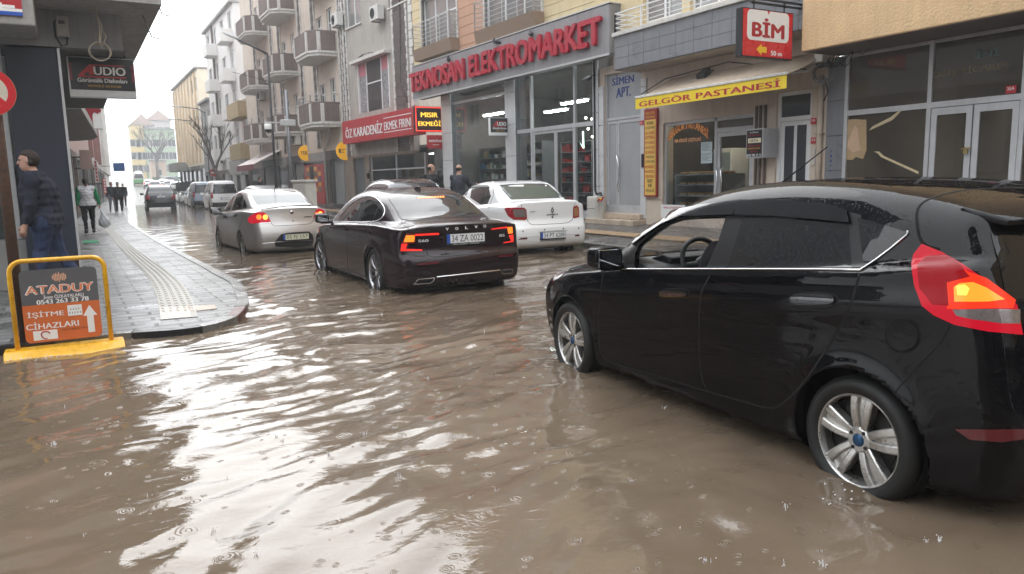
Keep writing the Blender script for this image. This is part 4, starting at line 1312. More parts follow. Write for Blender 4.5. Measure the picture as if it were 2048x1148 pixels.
M_STUCCO_PINK = mat('pink_stucco', (0.52, 0.37, 0.33), 0.85, noise=0.12, nscale=1.0, streak=0.2)
M_STUCCO_CREAM = mat('cream_stucco', (0.62, 0.54, 0.46), 0.85, noise=0.12, nscale=1.2, streak=0.25)
M_CONCRETE = mat('concrete', (0.36, 0.35, 0.335), 0.85, noise=0.18, nscale=2.5, bump=0.003, bscale=50, streak=0.3)
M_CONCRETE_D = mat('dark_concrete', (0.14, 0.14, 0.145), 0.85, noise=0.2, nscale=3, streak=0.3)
M_SIDING_CREAM = mat('cream_siding', (0.66, 0.54, 0.33), 0.7, noise=0.06, nscale=2, streak=0.10)
M_SIDING_SALMON = mat('salmon_siding', (0.52, 0.30, 0.20), 0.7, noise=0.06, nscale=2, streak=0.10)
M_PEBBLE = mat('pebble_dash', (0.30, 0.21, 0.15), 0.95, noise=0.5, nscale=55, bump=0.012, bscale=70)
M_BRICK_DARK = mat('dark_stone_strip', (0.12, 0.095, 0.085), 0.85, noise=0.4, nscale=8, bump=0.01, bscale=30)
M_QUOIN = mat('white_quoin', (0.62, 0.60, 0.57), 0.8, noise=0.12, nscale=6, streak=0.25)
M_SIGN_GREY = mat('sign_panel_grey', (0.27, 0.265, 0.275), 0.45, noise=0.1, nscale=1.5, streak=0.28)
M_TILE_GREY = mat('grey_tile', (0.20, 0.205, 0.225), 0.35, noise=0.12, nscale=2.2, streak=0.18)
M_TILE_WHITE = mat('white_tile', (0.58, 0.59, 0.60), 0.35, noise=0.06, nscale=3, streak=0.12)
M_GROUT = mat('grout', (0.10, 0.10, 0.105), 0.9)
M_ALU = mat('aluminium_frame', (0.55, 0.56, 0.58), 0.4, 0.3, noise=0.08, nscale=6, streak=0.12)
M_ALU_DOOR = mat('grey_door_panel', (0.36, 0.375, 0.39), 0.45, 0.1, noise=0.08, nscale=3, streak=0.1)
M_PVC = mat('white_pvc', (0.75, 0.76, 0.77), 0.35, noise=0.05, nscale=5)
M_BALC_BROWN = mat('balcony_panel', (0.16, 0.12, 0.105), 0.75, noise=0.2, nscale=3, streak=0.3)
M_STEEL_PAINT = mat('painted_steel', (0.55, 0.56, 0.57), 0.4, 0.4, noise=0.1, nscale=20)
M_DARK_STEEL = mat('dark_steel', (0.03, 0.03, 0.034), 0.5, 0.4, noise=0.2, nscale=20)
M_GREY_STEEL = mat('galvanised_pole', (0.23, 0.24, 0.26), 0.45, 0.5, noise=0.15, nscale=9)
M_RUST = mat('rusty_pole', (0.075, 0.04, 0.025), 0.8, noise=0.5, nscale=25)
M_CABLE = mat('cable_black', (0.01, 0.01, 0.011), 0.7)
M_CABLE_TAN = mat('cable_tan', (0.36, 0.31, 0.24), 0.7)
M_INTERIOR = mat('shop_interior_wall', (0.16, 0.145, 0.13), 0.8, noise=0.3, nscale=2)
M_INTERIOR_D = mat('dark_interior', (0.022, 0.021, 0.021), 0.9, noise=0.4, nscale=2)
M_SHELF = mat('shelf_metal', (0.30, 0.30, 0.31), 0.5, noise=0.1)
M_SIGN_RED = mat('sign_red', (0.42, 0.018, 0.025), 0.4, noise=0.08, nscale=2, streak=0.12)
M_LETTER_RED = mat('letter_red', (0.42, 0.012, 0.035), 0.3, noise=0.08, nscale=4)
M_LETTER_SIDE = M_LETTER_RED
M_WHITE = mat('sign_white', (0.80, 0.80, 0.79), 0.4, noise=0.04, nscale=6)
M_BLACK = mat('sign_black', (0.014, 0.015, 0.019), 0.35, noise=0.15, nscale=4)
M_NAVY = mat('navy_cladding', (0.024, 0.029, 0.048), 0.5, noise=0.12, nscale=4, streak=0.1)
M_YELLOW = mat('sign_yellow', (0.80, 0.60, 0.03), 0.45, noise=0.06, nscale=3)
M_YELLOW_PIPE = mat('yellow_pipe_paint', (0.72, 0.38, 0.01), 0.3, noise=0.12, nscale=14, coat=0.4)
M_ORANGE = mat('board_orange', (0.62, 0.14, 0.03), 0.4, noise=0.06, nscale=5, coat=0.4)
M_ORANGE_TXT = mat('letter_orange', (0.75, 0.20, 0.05), 0.4)
M_BOARD_GREY = mat('board_grey', (0.10, 0.10, 0.108), 0.4, noise=0.08, nscale=5, coat=0.4)
M_BLUE = mat('letter_blue', (0.02, 0.05, 0.22), 0.4)
M_AMBER_TXT = mat('letter_amber', (0.62, 0.36, 0.03), 0.4)
M_LED_YELLOW = mat('led_yellow', (0.9, 0.6, 0.1), 0.4, emit=(1.0, 0.62, 0.05), estr=1.1)
M_LED_RED = mat('led_red', (0.9, 0.05, 0.05), 0.4, emit=(1.0, 0.05, 0.03), estr=2.0)
M_LED_BOARD = mat('led_board', (0.035, 0.004, 0.006), 0.4)
M_AWNING = mat('awning_canvas', (0.42, 0.34, 0.26), 0.85, noise=0.15, nscale=3, streak=0.2)
M_WOOD = mat('old_wood', (0.10, 0.065, 0.045), 0.8, noise=0.4, nscale=10, streak=0.4)
M_MARBLE = mat('beige_marble', (0.50, 0.41, 0.32), 0.3, noise=0.2, nscale=3, streak=0.1)
M_CARD = mat('cardboard', (0.42, 0.30, 0.17), 0.85, noise=0.15, nscale=6)
M_TAPE = mat('packing_tape', (0.60, 0.50, 0.32), 0.35, noise=0.15, nscale=10)
M_BEIGE_PIPE = mat('beige_pipe', (0.46, 0.38, 0.30), 0.6, noise=0.15, nscale=6, streak=0.2)
M_RED_PLAQUE = mat('red_plaque', (0.45, 0.02, 0.03), 0.35)
def glass_mat(name, tint=(0.9, 0.95, 0.93), refl=0.10, rough=0.01, dirt=0.0, ior=1.7):
 """A pane: lets light through and mirrors the street by its angle."""
 m = bpy.data.materials.new(name)
 m.use_nodes = True
 N, L = m.node_tree.nodes, m.node_tree.links
 N.remove(N['Principled BSDF'])
 t = N.new('ShaderNodeBsdfTransparent')
 t.inputs[0].default_value = (*tint, 1)
 g = N.new('ShaderNodeBsdfGlossy')
 g.inputs['Roughness'].default_value = rough
 g.inputs[0].default_value = (0.92, 0.95, 0.95, 1)
 f = N.new('ShaderNodeFresnel')
 f.inputs[0].default_value = ior
 x = N.new('ShaderNodeMixShader')
 ge = N.new('ShaderNodeNewGeometry')
 iv = N.new('ShaderNodeMath')
 iv.operation = 'SUBTRACT'
 iv.inputs[0].default_value = 1.0
 L.new(ge.outputs['Backfacing'], iv.inputs[1])
 ml = N.new('ShaderNodeMath')
 ml.operation = 'MULTIPLY'
 L.new(f.outputs[0], ml.inputs[0])
 L.new(iv.outputs[0], ml.inputs[1])
 L.new(ml.outputs[0], x.inputs[0])
 L.new(t.outputs[0], x.inputs[1])
 L.new(g.outputs[0], x.inputs[2])
 out = x.outputs[0]
 if dirt:
  df = N.new('ShaderNodeBsdfDiffuse')
  df.inputs[0].default_value = (0.42, 0.36, 0.29, 1)
  tc = N.new('ShaderNodeTexCoord')
  nz = N.new('ShaderNodeTexNoise')
  nz.inputs['Scale'].default_value = 1.2
  nz.inputs['Detail'].default_value = 7
  L.new(tc.outputs['Object'], nz.inputs['Vector'])
  dm = N.new('ShaderNodeMath')
  dm.operation = 'MULTIPLY'
  dm.inputs[1].default_value = dirt * 2
  L.new(nz.outputs[0], dm.inputs[0])
  y = N.new('ShaderNodeMixShader')
  L.new(dm.outputs[0], y.inputs[0])
  L.new(out, y.inputs[1])
  L.new(df.outputs[0], y.inputs[2])
  out = y.outputs[0]
 L.new(out, N['Material Output'].inputs[0])
 return m
M_SHOPGLASS = glass_mat('shop_glass', (0.86, 0.89, 0.88), ior=1.5)
M_SHOPGLASS_D = glass_mat('dusty_shop_glass', (0.5, 0.47, 0.42), rough=0.03, ior=1.6, dirt=0.13)
M_WINDOW = mat('window_pane', (0.035, 0.04, 0.045), 0.04, spec=0.9, noise=0.3, nscale=1.5)
M_WINDOW_CURT = mat('curtained_pane', (0.20, 0.20, 0.195), 0.06, spec=0.9, noise=0.25, nscale=3, coat=1.0)
def paving(name, color, sx, sy, rough, gap=(0.06, 0.055, 0.05), wet=0.5, bumpd=0.004, mortar=0.012, vary=0.35):
 m = bpy.data.materials.new(name)
 m.use_nodes = True
 N, L = m.node_tree.nodes, m.node_tree.links
 b = N['Principled BSDF']
 b.inputs['Specular IOR Level'].default_value = 0.3
 tc = N.new('ShaderNodeTexCoord')
 bk = N.new('ShaderNodeTexBrick')
 bk.inputs['Scale'].default_value = 1.0
 bk.inputs['Brick Width'].default_value = sx
 bk.inputs['Row Height'].default_value = sy
 bk.inputs['Mortar Size'].default_value = mortar
 bk.inputs['Mortar Smooth'].default_value = 0.4
 bk.inputs['Bias'].default_value = -0.2
 bk.inputs['Color1'].default_value = (*[c * (1 - vary) for c in color], 1)
 bk.inputs['Color2'].default_value = (*[c * (1 + vary * 0.5) for c in color], 1)
 bk.inputs['Mortar'].default_value = (*gap, 1)
 L.new(tc.outputs['Object'], bk.inputs['Vector'])
 nz = N.new('ShaderNodeTexNoise')
 nz.inputs['Scale'].default_value = 1.3
 nz.inputs['Detail'].default_value = 8
 nz.inputs['Roughness'].default_value = 0.7
 L.new(tc.outputs['Object'], nz.inputs['Vector'])
 mr = N.new('ShaderNodeMapRange')
 mr.inputs[1].default_value, mr.inputs[2].default_value = 0.35, 0.62
 mr.inputs[3].default_value, mr.inputs[4].default_value = rough * 0.4, rough
 L.new(nz.outputs[0], mr.inputs[0])
 L.new(mr.outputs[0], b.inputs['Roughness'])
 dk = N.new('ShaderNodeMapRange')
 dk.inputs[1].default_value, dk.inputs[2].default_value = 0.35, 0.65
 dk.inputs[3].default_value, dk.inputs[4].default_value = 1 - wet, 1.05
 L.new(nz.outputs[0], dk.inputs[0])
 mv = N.new('ShaderNodeVectorMath')
 mv.operation = 'SCALE'
 L.new(bk.outputs[0], mv.inputs[0])
 L.new(dk.outputs[0], mv.inputs['Scale'])
 L.new(mv.outputs[0], b.inputs['Base Color'])
 n2 = N.new('ShaderNodeTexNoise')
 n2.inputs['Scale'].default_value = 45
 L.new(tc.outputs['Object'], n2.inputs['Vector'])
 s = N.new('ShaderNodeMath')
 s.operation = 'MULTIPLY_ADD'
 s.inputs[1].default_value = -1.0
 L.new(bk.outputs['Fac'], s.inputs[0])
 q = N.new('ShaderNodeMath')
 q.operation = 'MULTIPLY'
 q.inputs[1].default_value = 0.18
 L.new(n2.outputs[0], q.inputs[0])
 L.new(q.outputs[0], s.inputs[2])
 bp = N.new('ShaderNodeBump')
 bp.inputs['Distance'].default_value = bumpd
 L.new(s.outputs[0], bp.inputs['Height'])
 L.new(bp.outputs[0], b.inputs['Normal'])
 return m
M_PAVE_L = paving('wet_grey_paving', (0.20, 0.20, 0.20), 0.40, 0.20, 0.5, wet=0.5, bumpd=0.007, mortar=0.016)
M_PAVE_R = paving('wet_dark_paving', (0.12, 0.11, 0.105), 0.30, 0.15, 0.35, wet=0.5)
M_TACTILE = mat('tactile_cream', (0.33, 0.31, 0.28), 0.5, noise=0.2, nscale=5, bump=0.002, bscale=80)
M_TACTILE_TAN = mat('tactile_tan', (0.36, 0.25, 0.15), 0.4, noise=0.2, nscale=5)
M_KERB = mat('kerb_stone', (0.15, 0.145, 0.14), 0.22, noise=0.25, nscale=5, bump=0.003, bscale=40)
M_KERB_BLACK = mat('kerb_black', (0.018, 0.018, 0.02), 0.35, noise=0.3, nscale=8)
M_KERB_RED = mat('kerb_red', (0.10, 0.04, 0.035), 0.4, noise=0.3, nscale=8)
M_ASPHALT = mat('wet_asphalt', (0.055, 0.053, 0.052), 0.22, noise=0.3, nscale=2, bump=0.003, bscale=90)
# == the ground
def sheet(name, m, xs, ys, zf, kind='structure'):
 X, Y = np.meshgrid(xs, ys, indexing='ij')
 V = np.stack([X.ravel(), Y.ravel(), zf(X.ravel(), Y.ravel())], 1)
 n = len(ys)
 F = [(i * n + j, (i + 1) * n + j, (i + 1) * n + j + 1, i * n + j + 1) for i in range(len(xs) - 1) for j in range(n - 1)]
 o = link_mesh(name, V, F, m, None, True)
 return tag(o, kind=kind)
def road_z(y):
 t = np.clip((np.asarray(y, float) - 60) / 50, 0, 10)
 return -0.13 + np.where(t < 1, 0.8 * t * t, 0.8 + (t - 1) * 1.0)
sheet('ground', mat('ground_earth', (0.10, 0.095, 0.09), 0.9, noise=0.3, nscale=0.5), np.linspace(-900, 900, 7), np.linspace(-900, 900, 7), lambda x, y: np.full(x.shape, -0.45))
sheet('road', M_ASPHALT, np.array([-14, -4, 0.0, 6, 12, 20, 40]), np.r_[np.linspace(-16, 60, 10), np.linspace(64, 240, 45)], lambda x, y: road_z(y))
def noise_field(x, y, seed, octaves, wl0, aniso=1.0, ang=0.0):
 """Sum of many random plane waves (a choppy surface without repeats)."""
 r = np.random.default_rng(seed)
 z = np.zeros_like(x)
 c, s = math.cos(ang), math.sin(ang)
 xr, yr = x * c + y * s, (-x * s + y * c) * aniso
 for o in range(octaves):
  wl = wl0 * 0.68 ** o
  for _ in range(7):
   th = r.uniform(0, 2 * math.pi)
   k = 2 * math.pi / (wl * r.uniform(0.75, 1.3))
   z += wl * np.sin(k * (math.cos(th) * xr + math.sin(th) * yr) + r.uniform(0, 6.28)) / 7
 return z
def water_z(x, y):
 zone = np.exp(-((x - 2.2) / 2.3) ** 2 - ((y - 7.5) / 5.0) ** 2)
 rough = 0.50 + 0.9 * zone + 0.55 * np.exp(-((x - 1.0) / 1.8) ** 2 - ((y - 3.0) / 3.0) ** 2)
 big = noise_field(x, y, 3, 4, 1.5, 1.5, R(25))
 warp = noise_field(x, y, 9, 2, 2.2)
 fine = noise_field(x + 0.25 * warp, y + 0.2 * warp, 5, 5, 0.8, 1.9, R(18))
 wake = np.zeros_like(x)
 for cx, cy in ((3.3, 4.5), (3.05, 2.05), (3.6, 12.3), (3.35, 9.4), (5.1, 9.45), (3.0, 19.2), (2.95, 16.6), (8.6, 12.7)):
  d = np.hypot(x - cx, y - cy)
  wake += 0.007 * np.exp(-d / 0.45) * np.cos(d * 26 + 2 * warp)
 return 0.012 + 0.012 * big + 0.0135 * rough * fine + wake
def water_material():
 m = bpy.data.materials.new('muddy_water')
 m.use_nodes = True
 N, L = m.node_tree.nodes, m.node_tree.links
 b = N['Principled BSDF']
 b.inputs['Roughness'].default_value = 0.035
 b.inputs['IOR'].default_value = 1.33
 b.inputs['Specular IOR Level'].default_value = 0.85
 tc = N.new('ShaderNodeTexCoord')
 n1 = N.new('ShaderNodeTexNoise')
 n1.inputs['Scale'].default_value = 0.55
 n1.inputs['Detail'].default_value = 7
 n1.inputs['Distortion'].default_value = 1.2
 L.new(tc.outputs['Object'], n1.inputs['Vector'])
 cr = N.new('ShaderNodeMapRange')
 cr.inputs[1].default_value, cr.inputs[2].default_value = 0.3, 0.7
 L.new(n1.outputs[0], cr.inputs[0])
 mx = N.new('ShaderNodeMix')
 mx.data_type = 'RGBA'
 mx.inputs[6].default_value = (0.108, 0.080, 0.056, 1)
 mx.inputs[7].default_value = (0.152, 0.115, 0.082, 1)
 L.new(cr.outputs[0], mx.inputs[0])
 L.new(mx.outputs[2], b.inputs['Base Color'])
 mp = N.new('ShaderNodeMapping')
 mp.inputs['Rotation'].default_value = (0, 0, R(-20))
 mp.inputs['Scale'].default_value = (1.0, 1.7, 1.0)
 L.new(tc.outputs['Object'], mp.inputs['Vector'])
 n2 = N.new('ShaderNodeTexNoise')
 n2.inputs['Scale'].default_value = 11
 n2.inputs['Detail'].default_value = 4
 n2.inputs['Roughness'].default_value = 0.55
 n2.inputs['Distortion'].default_value = 0.8
 L.new(mp.outputs[0], n2.inputs['Vector'])
 hs = []
 for sc, off in ((6.5, 0.0), (10.0, 3.3), (15.0, 7.7)):
  m2 = N.new('ShaderNodeMapping')
  m2.inputs['Location'].default_value = (off, off * 1.7, 0)
  L.new(tc.outputs['Object'], m2.inputs['Vector'])
  vo = N.new('ShaderNodeTexVoronoi')
  vo.voronoi_dimensions = '2D'
  vo.inputs['Scale'].default_value = sc
  wv = N.new('ShaderNodeVectorMath')
  wv.operation = 'MULTIPLY_ADD'
  wv.inputs[1].default_value = (0.02, 0.02, 0)
  L.new(n2.outputs[1], wv.inputs[0])
  L.new(m2.outputs[0], wv.inputs[2])
  L.new(wv.outputs[0], vo.inputs['Vector'])
  sp = N.new('ShaderNodeSeparateColor')
  L.new(vo.outputs['Color'], sp.inputs[0])
  sn = N.new('ShaderNodeMath')
  sn.operation = 'MULTIPLY'
  sn.inputs[1].default_value = 52.0
  L.new(vo.outputs['Distance'], sn.inputs[0])
  s1 = N.new('ShaderNodeMath')
  s1.operation = 'SINE'
  L.new(sn.outputs[0], s1.inputs[0])
  rad = N.new('ShaderNodeMapRange')
  rad.inputs[3].default_value, rad.inputs[4].default_value = 0.12, 0.42
  L.new(sp.outputs[0], rad.inputs[0])
  sub = N.new('ShaderNodeMath')
  sub.operation = 'SUBTRACT'
  L.new(rad.outputs[0], sub.inputs[0])
  L.new(vo.outputs['Distance'], sub.inputs[1])
  fd = N.new('ShaderNodeMapRange')
  fd.interpolation_type = 'SMOOTHSTEP'
  fd.inputs[1].default_value, fd.inputs[2].default_value = 0.0, 0.10
  L.new(sub.outputs[0], fd.inputs[0])
  on = N.new('ShaderNodeMath')
  on.operation = 'GREATER_THAN'
  on.inputs[1].default_value = 0.89
  L.new(sp.outputs[1], on.inputs[0])
  a = N.new('ShaderNodeMath')
  a.operation = 'MULTIPLY'
  L.new(s1.outputs[0], a.inputs[0])
  L.new(fd.outputs[0], a.inputs[1])
  c = N.new('ShaderNodeMath')
  c.operation = 'MULTIPLY'
  L.new(a.outputs[0], c.inputs[0])
  L.new(on.outputs[0], c.inputs[1])
  hs.append(c.outputs[0])
 ad = N.new('ShaderNodeMath')
 L.new(hs[0], ad.inputs[0])
 L.new(hs[1], ad.inputs[1])
 ad2 = N.new('ShaderNodeMath')
 L.new(ad.outputs[0], ad2.inputs[0])
 L.new(hs[2], ad2.inputs[1])
 bp = N.new('ShaderNodeBump')
 bp.inputs['Distance'].default_value = 0.0016
 L.new(n2.outputs[0], bp.inputs['Height'])
 b2 = N.new('ShaderNodeBump')
 b2.inputs['Distance'].default_value = 0.0004
 L.new(ad2.outputs[0], b2.inputs['Height'])
 L.new(bp.outputs[0], b2.inputs['Normal'])
 L.new(b2.outputs[0], b.inputs['Normal'])
 return m
M_WATER = water_material()
_xs = np.r_[np.arange(-9, -2.5, 0.12), np.arange(-2.5, 6.5, 0.035), np.arange(6.5, 12.0, 0.07)]
_ys = np.r_[np.arange(-3, 0.6, 0.15), np.arange(0.6, 9, 0.035), np.arange(9, 16, 0.06), np.arange(16, 30, 0.12), np.arange(30, 68, 0.3)]
sheet('water', M_WATER, _xs, _ys, lambda x, y: water_z(x, y) * np.clip((40 - y) / 25, 0.25, 1))
KERB_PX = [(229, 668), (270, 665), (332, 661), (389, 655), (436, 646), (475, 631), (494, 609), (497, 596), (490, 580), (478, 562), (446, 546), (421, 532), (357, 500), (303, 471), (264, 446)]
PAVE_Z = 0.08
kerb_line = [at_z(u, v, PAVE_Z)[:2] for u, v in KERB_PX]
kerb_line = spline([tuple(p) for p in kerb_line], 4)
kerb_line = np.vstack([[(-12.0, kerb_line[0][1] - 0.9), (-4.0, kerb_line[0][1] - 0.35), (-1.2, kerb_line[0][1] - 0.08)], kerb_line, [(kerb_line[-1][0] + 0.055 * (y - kerb_line[-1][1]), y) for y in (40.0, 75.0, 130.0)]])
def offset_line(L, d):
 T = np.gradient(L, axis=0)
 T = T / np.linalg.norm(T, axis=1)[:, None]
 return L + np.stack([-T[:, 1], T[:, 0]], 1) * d
inner = offset_line(kerb_line, 0.13)
poly = [(p[0], p[1]) for p in inner] + [(-3.0, 130.0), (-3.0, 13.0), (-12, 13.0)]
_b = MB()
_b.prism([(x, y, PAVE_Z - 0.012) for x, y in poly], (0, 0, -0.3))
tag(_b.build('pavement', M_PAVE_L), kind='structure')
ds = np.r_[0, np.cumsum(np.linalg.norm(np.diff(kerb_line, axis=0), axis=1))]
kerb_mbs = [MB(), MB(), MB()]
stones = []
pos = 0.0
while pos < ds[-1] - 0.05:
 L_ = 0.62
 stones.append((pos, min(pos + L_ - 0.012, ds[-1])))
 pos += L_
d_corner = ds[np.argmin(np.linalg.norm(kerb_line - at_z(475, 631, PAVE_Z)[:2], axis=1))]
for i, (a, b) in enumerate(stones):
 tt = np.linspace(a, b, 5)
 Q = np.stack([np.interp(tt, ds, kerb_line[:, 0]), np.interp(tt, ds, kerb_line[:, 1])], 1)
 I = np.stack([np.interp(tt, ds, inner[:, 0]), np.interp(tt, ds, inner[:, 1])], 1)
 top = [(x, y, PAVE_Z) for x, y in Q] + [(x, y, PAVE_Z) for x, y in I[::-1]]
 mid = (a + b) / 2 - d_corner
 which = 0
 if -3.2 < mid < 0.9:
  which = 1 if (i % 2 == 0) else 0
  if 0.0 < mid < 0.75:
   which = 2
 kerb_mbs[which].prism(top, (0, 0, -0.32))
for mb, mm in zip(kerb_mbs, (M_KERB, M_KERB_BLACK, M_KERB_RED)):
 if mb.v:
  tag(mb.build('kerb', mm, bevel=0.012), kind='structure')
lft = [(197, 444), (214, 465), (230, 485), (247, 504), (262, 520), (279, 536), (290, 548), (302, 564), (310, 582), (317, 606), (321, 638)]
rgt = [(209, 443), (237, 468), (265, 492), (294, 512), (320, 530), (338, 543), (350, 552), (366, 568), (377, 585), (388, 606), (396, 632)]
LP = spline([tuple(at_z(u, v, PAVE_Z)[:2]) for u, v in lft], 6)
RP = spline([tuple(at_z(u, v, PAVE_Z)[:2]) for u, v in rgt], 6)
tb = MB()
zt = PAVE_Z - 0.006
for i in range(len(LP) - 1):
 tb.add([(*LP[i], zt), (*RP[i], zt), (*RP[i + 1], zt), (*LP[i + 1], zt)], [(0, 1, 2, 3)])
dl = np.r_[0, np.cumsum(np.linalg.norm(np.diff((LP + RP) / 2, axis=0), axis=1))]
for lane in range(5):
 f0, f1 = (lane + 0.28) / 5, (lane + 0.72) / 5
 p = 0.02
 while p < dl[-1] - 0.45:
  q = p + 0.15
  tt = np.linspace(p, q, 3)
  A = np.stack([np.interp(tt, dl, (LP + (RP - LP) * f0)[:, k]) for k in (0, 1)], 1)
  B = np.stack([np.interp(tt, dl, (LP + (RP - LP) * f1)[:, k]) for k in (0, 1)], 1)
  tb.prism([(*a, zt + 0.007) for a in A] + [(*b, zt + 0.007) for b in B[::-1]], (0, 0, -0.008))
  p += 0.21
tag(tb.build('tactile_strip', M_TACTILE), kind='structure')
db = MB()
a, b, c, d = [at_z(*q, PAVE_Z) for q in ((322, 638), (382, 632), (378, 612), (319, 614))]
e, f_, g, h = [at_z(*q, PAVE_Z) for q in ((380, 622), (435, 616), (428, 609), (376, 612))]
for quad in ((a, b, c, d), (e, f_, g, h)):
 db.prism([(p[0], p[1], zt + 0.003) for p in quad], (0, 0, -0.006))
 for i in range(10):
  for j in range(5):
   s, t = (i + 0.5) / 10, (j + 0.5) / 5
   p = (quad[0] * (1 - s) + quad[1] * s) * (1 - t) + (quad[3] * (1 - s) + quad[2] * s) * t
   db.lathe([(0.012, zt + 0.002), (0.010, zt + 0.008), (0.0, zt + 0.008)], 6, origin=(p[0], p[1], 0))
tag(db.build('tactile_slab', mat('tactile_pale', (0.56, 0.47, 0.40), 0.35, noise=0.2, nscale=6)), kind='structure')
mt = [at_z(u, v, PAVE_Z) for u, v in ((167, 486), (199, 485), (194, 480), (166, 481))]
_b = MB()
_b.prism([(p[0], p[1], PAVE_Z) for p in mt], (0, 0, -0.01))
tag(_b.build('door_mat', mat('green_mat', (0.01, 0.22, 0.09), 0.8, noise=0.3, nscale=60)), 'small green door mat lying on the wet left pavement', 'mat')
RK = 8.95
_b = MB()
_b.prism([(RK + 0.15, -14, 0.09), (RK + 0.15, 66, 0.09), (13.4, 66, 0.34), (13.4, -14, 0.34)][::-1], (0, 0, -0.35))
tag(_b.build('pavement', M_PAVE_R), kind='structure')
_b = MB()
y = -14.0
while y < 66:
 _b.box(RK, RK + 0.15, y, y + 0.785, -0.3, 0.10)
 y += 0.8
tag(_b.build('kerb', mat('kerb_stone_dark', (0.12, 0.115, 0.11), 0.4, noise=0.3, nscale=5), bevel=0.012), kind='structure')
_b = MB()
for (x0, x1, z0) in ((10.0, 10.35, 0.176),):
 _b.prism([(x0, 2, z0 + 0.006), (x1, 2, z0 + 0.035), (x1, 60, z0 + 0.035), (x0, 60, z0 + 0.006)], (0, 0, -0.02))
 for q in range(4):
  xx = x0 + 0.05 + q * 0.08
  yy = 2.0
  while yy < 40:
   zz = z0 + 0.006 + (xx - x0) * 0.083
   _b.box(xx, xx + 0.035, yy, yy + 0.25, zz, zz + 0.006)
   yy += 0.30
tag(_b.build('tactile_strip', M_TACTILE_TAN), kind='structure')
# == building helpers (local facade axes)
def wall_mb(mb, x0, x1, z0, z1, holes=(), y=0.0, thick=0.25):
 """Wall slab with rectangular openings (with their reveals)."""
 xs = sorted({x0, x1, *[h[0] for h in holes], *[h[1] for h in holes]})
 zs = sorted({z0, z1, *[h[2] for h in holes], *[h[3] for h in holes]})
 xs = [x for x in xs if x0 <= x <= x1]
 zs = [z for z in zs if z0 <= z <= z1]
 def open_(i, j):
  cx, cz = (xs[i] + xs[i + 1]) / 2, (zs[j] + zs[j + 1]) / 2
  return any(h[0] < cx < h[1] and h[2] < cz < h[3] for h in holes)
 nx, nz = len(xs) - 1, len(zs) - 1
 for i in range(nx):
  for j in range(nz):
   if open_(i, j):
    continue
   a, b, c, d = xs[i], xs[i + 1], zs[j], zs[j + 1]
   mb.quad((a, y, c), (b, y, c), (b, y, d), (a, y, d))
   mb.quad((b, y + thick, c), (a, y + thick, c), (a, y + thick, d), (b, y + thick, d))
   if i == 0 or open_(i - 1, j):
    mb.quad((a, y + thick, c), (a, y, c), (a, y, d), (a, y + thick, d))
   if i == nx - 1 or open_(i + 1, j):
    mb.quad((b, y, c), (b, y + thick, c), (b, y + thick, d), (b, y, d))
   if j == 0 or open_(i, j - 1):
    mb.quad((a, y, c), (a, y + thick, c), (b, y + thick, c), (b, y, c))
   if j == nz - 1 or open_(i, j + 1):
    mb.quad((a, y, d), (b, y, d), (b, y + thick, d), (a, y + thick, d))
 return mb
def window(parent, x0, x1, z0, z1, y=0.10, cols=2, transom=None, m=None, pane=None, sill=True, fw=0.055, name='window', y_sill=None, sill_m=None):
 """Window as a part: frame with mullions, pane and sill under it."""
 f = MB()
 m = m or M_PVC
 f.box(x0, x0 + fw, y, y + 0.06, z0, z1)
 f.box(x1 - fw, x1, y, y + 0.06, z0, z1)
 f.box(x0 + fw, x1 - fw, y, y + 0.06, z1 - fw, z1)
 f.box(x0 + fw, x1 - fw, y, y + 0.06, z0, z0 + fw)
 for k in range(1, cols):
  xx = x0 + (x1 - x0) * k / cols
  f.box(xx - fw * 0.6, xx + fw * 0.6, y + 0.003, y + 0.057, z0 + fw, z1 - fw)
 if transom:
  zz = z0 + (z1 - z0) * transom
  f.box(x0 + fw, x1 - fw, y + 0.006, y + 0.054, zz - fw * 0.5, zz + fw * 0.5)
 o = f.build(name, m, parent)
 p = MB().box(x0 + fw * 0.5, x1 - fw * 0.5, y + 0.025, y + 0.035, z0 + fw * 0.5, z1 - fw * 0.5)
 p.build('pane', pane or M_WINDOW, o)
 if sill:
  ys = -0.06 if y_sill is None else y_sill
  MB().box(x0 - 0.05, x1 + 0.05, ys, y + 0.02, z0 - 0.06, z0 - 0.003).build('sill', sill_m or M_QUOIN, o)
 return o
def plain_block(parent, x0, x1, z0, z1, depth, m, name='wall', y=0.25):
 return MB().box(x0, x1, y, depth, z0, z1).build(name, m, parent)
def railing(parent, pts, h, m, r=0.016, bars=5, posts=0.9, name='railing'):
 """Horizontal bar railing along a path of (x,y,z)."""
 b = MB()
 P = [np.array(p, float) for p in pts]
 for k in range(bars):
  z = h * (k + 1) / bars
  b.tube([p + [0, 0, z] for p in P], r * (1.3 if k == bars - 1 else 0.8), 6)
 for i in range(len(P) - 1):
  n = max(1, int(round(np.linalg.norm(P[i + 1] - P[i]) / posts)))
  for q in range(n + 1):
   p = P[i] + (P[i + 1] - P[i]) * q / n
   b.box(p[0] - r, p[0] + r, p[1] - r, p[1] + r, p[2], p[2] + h)
 return b.build(name, m, parent)
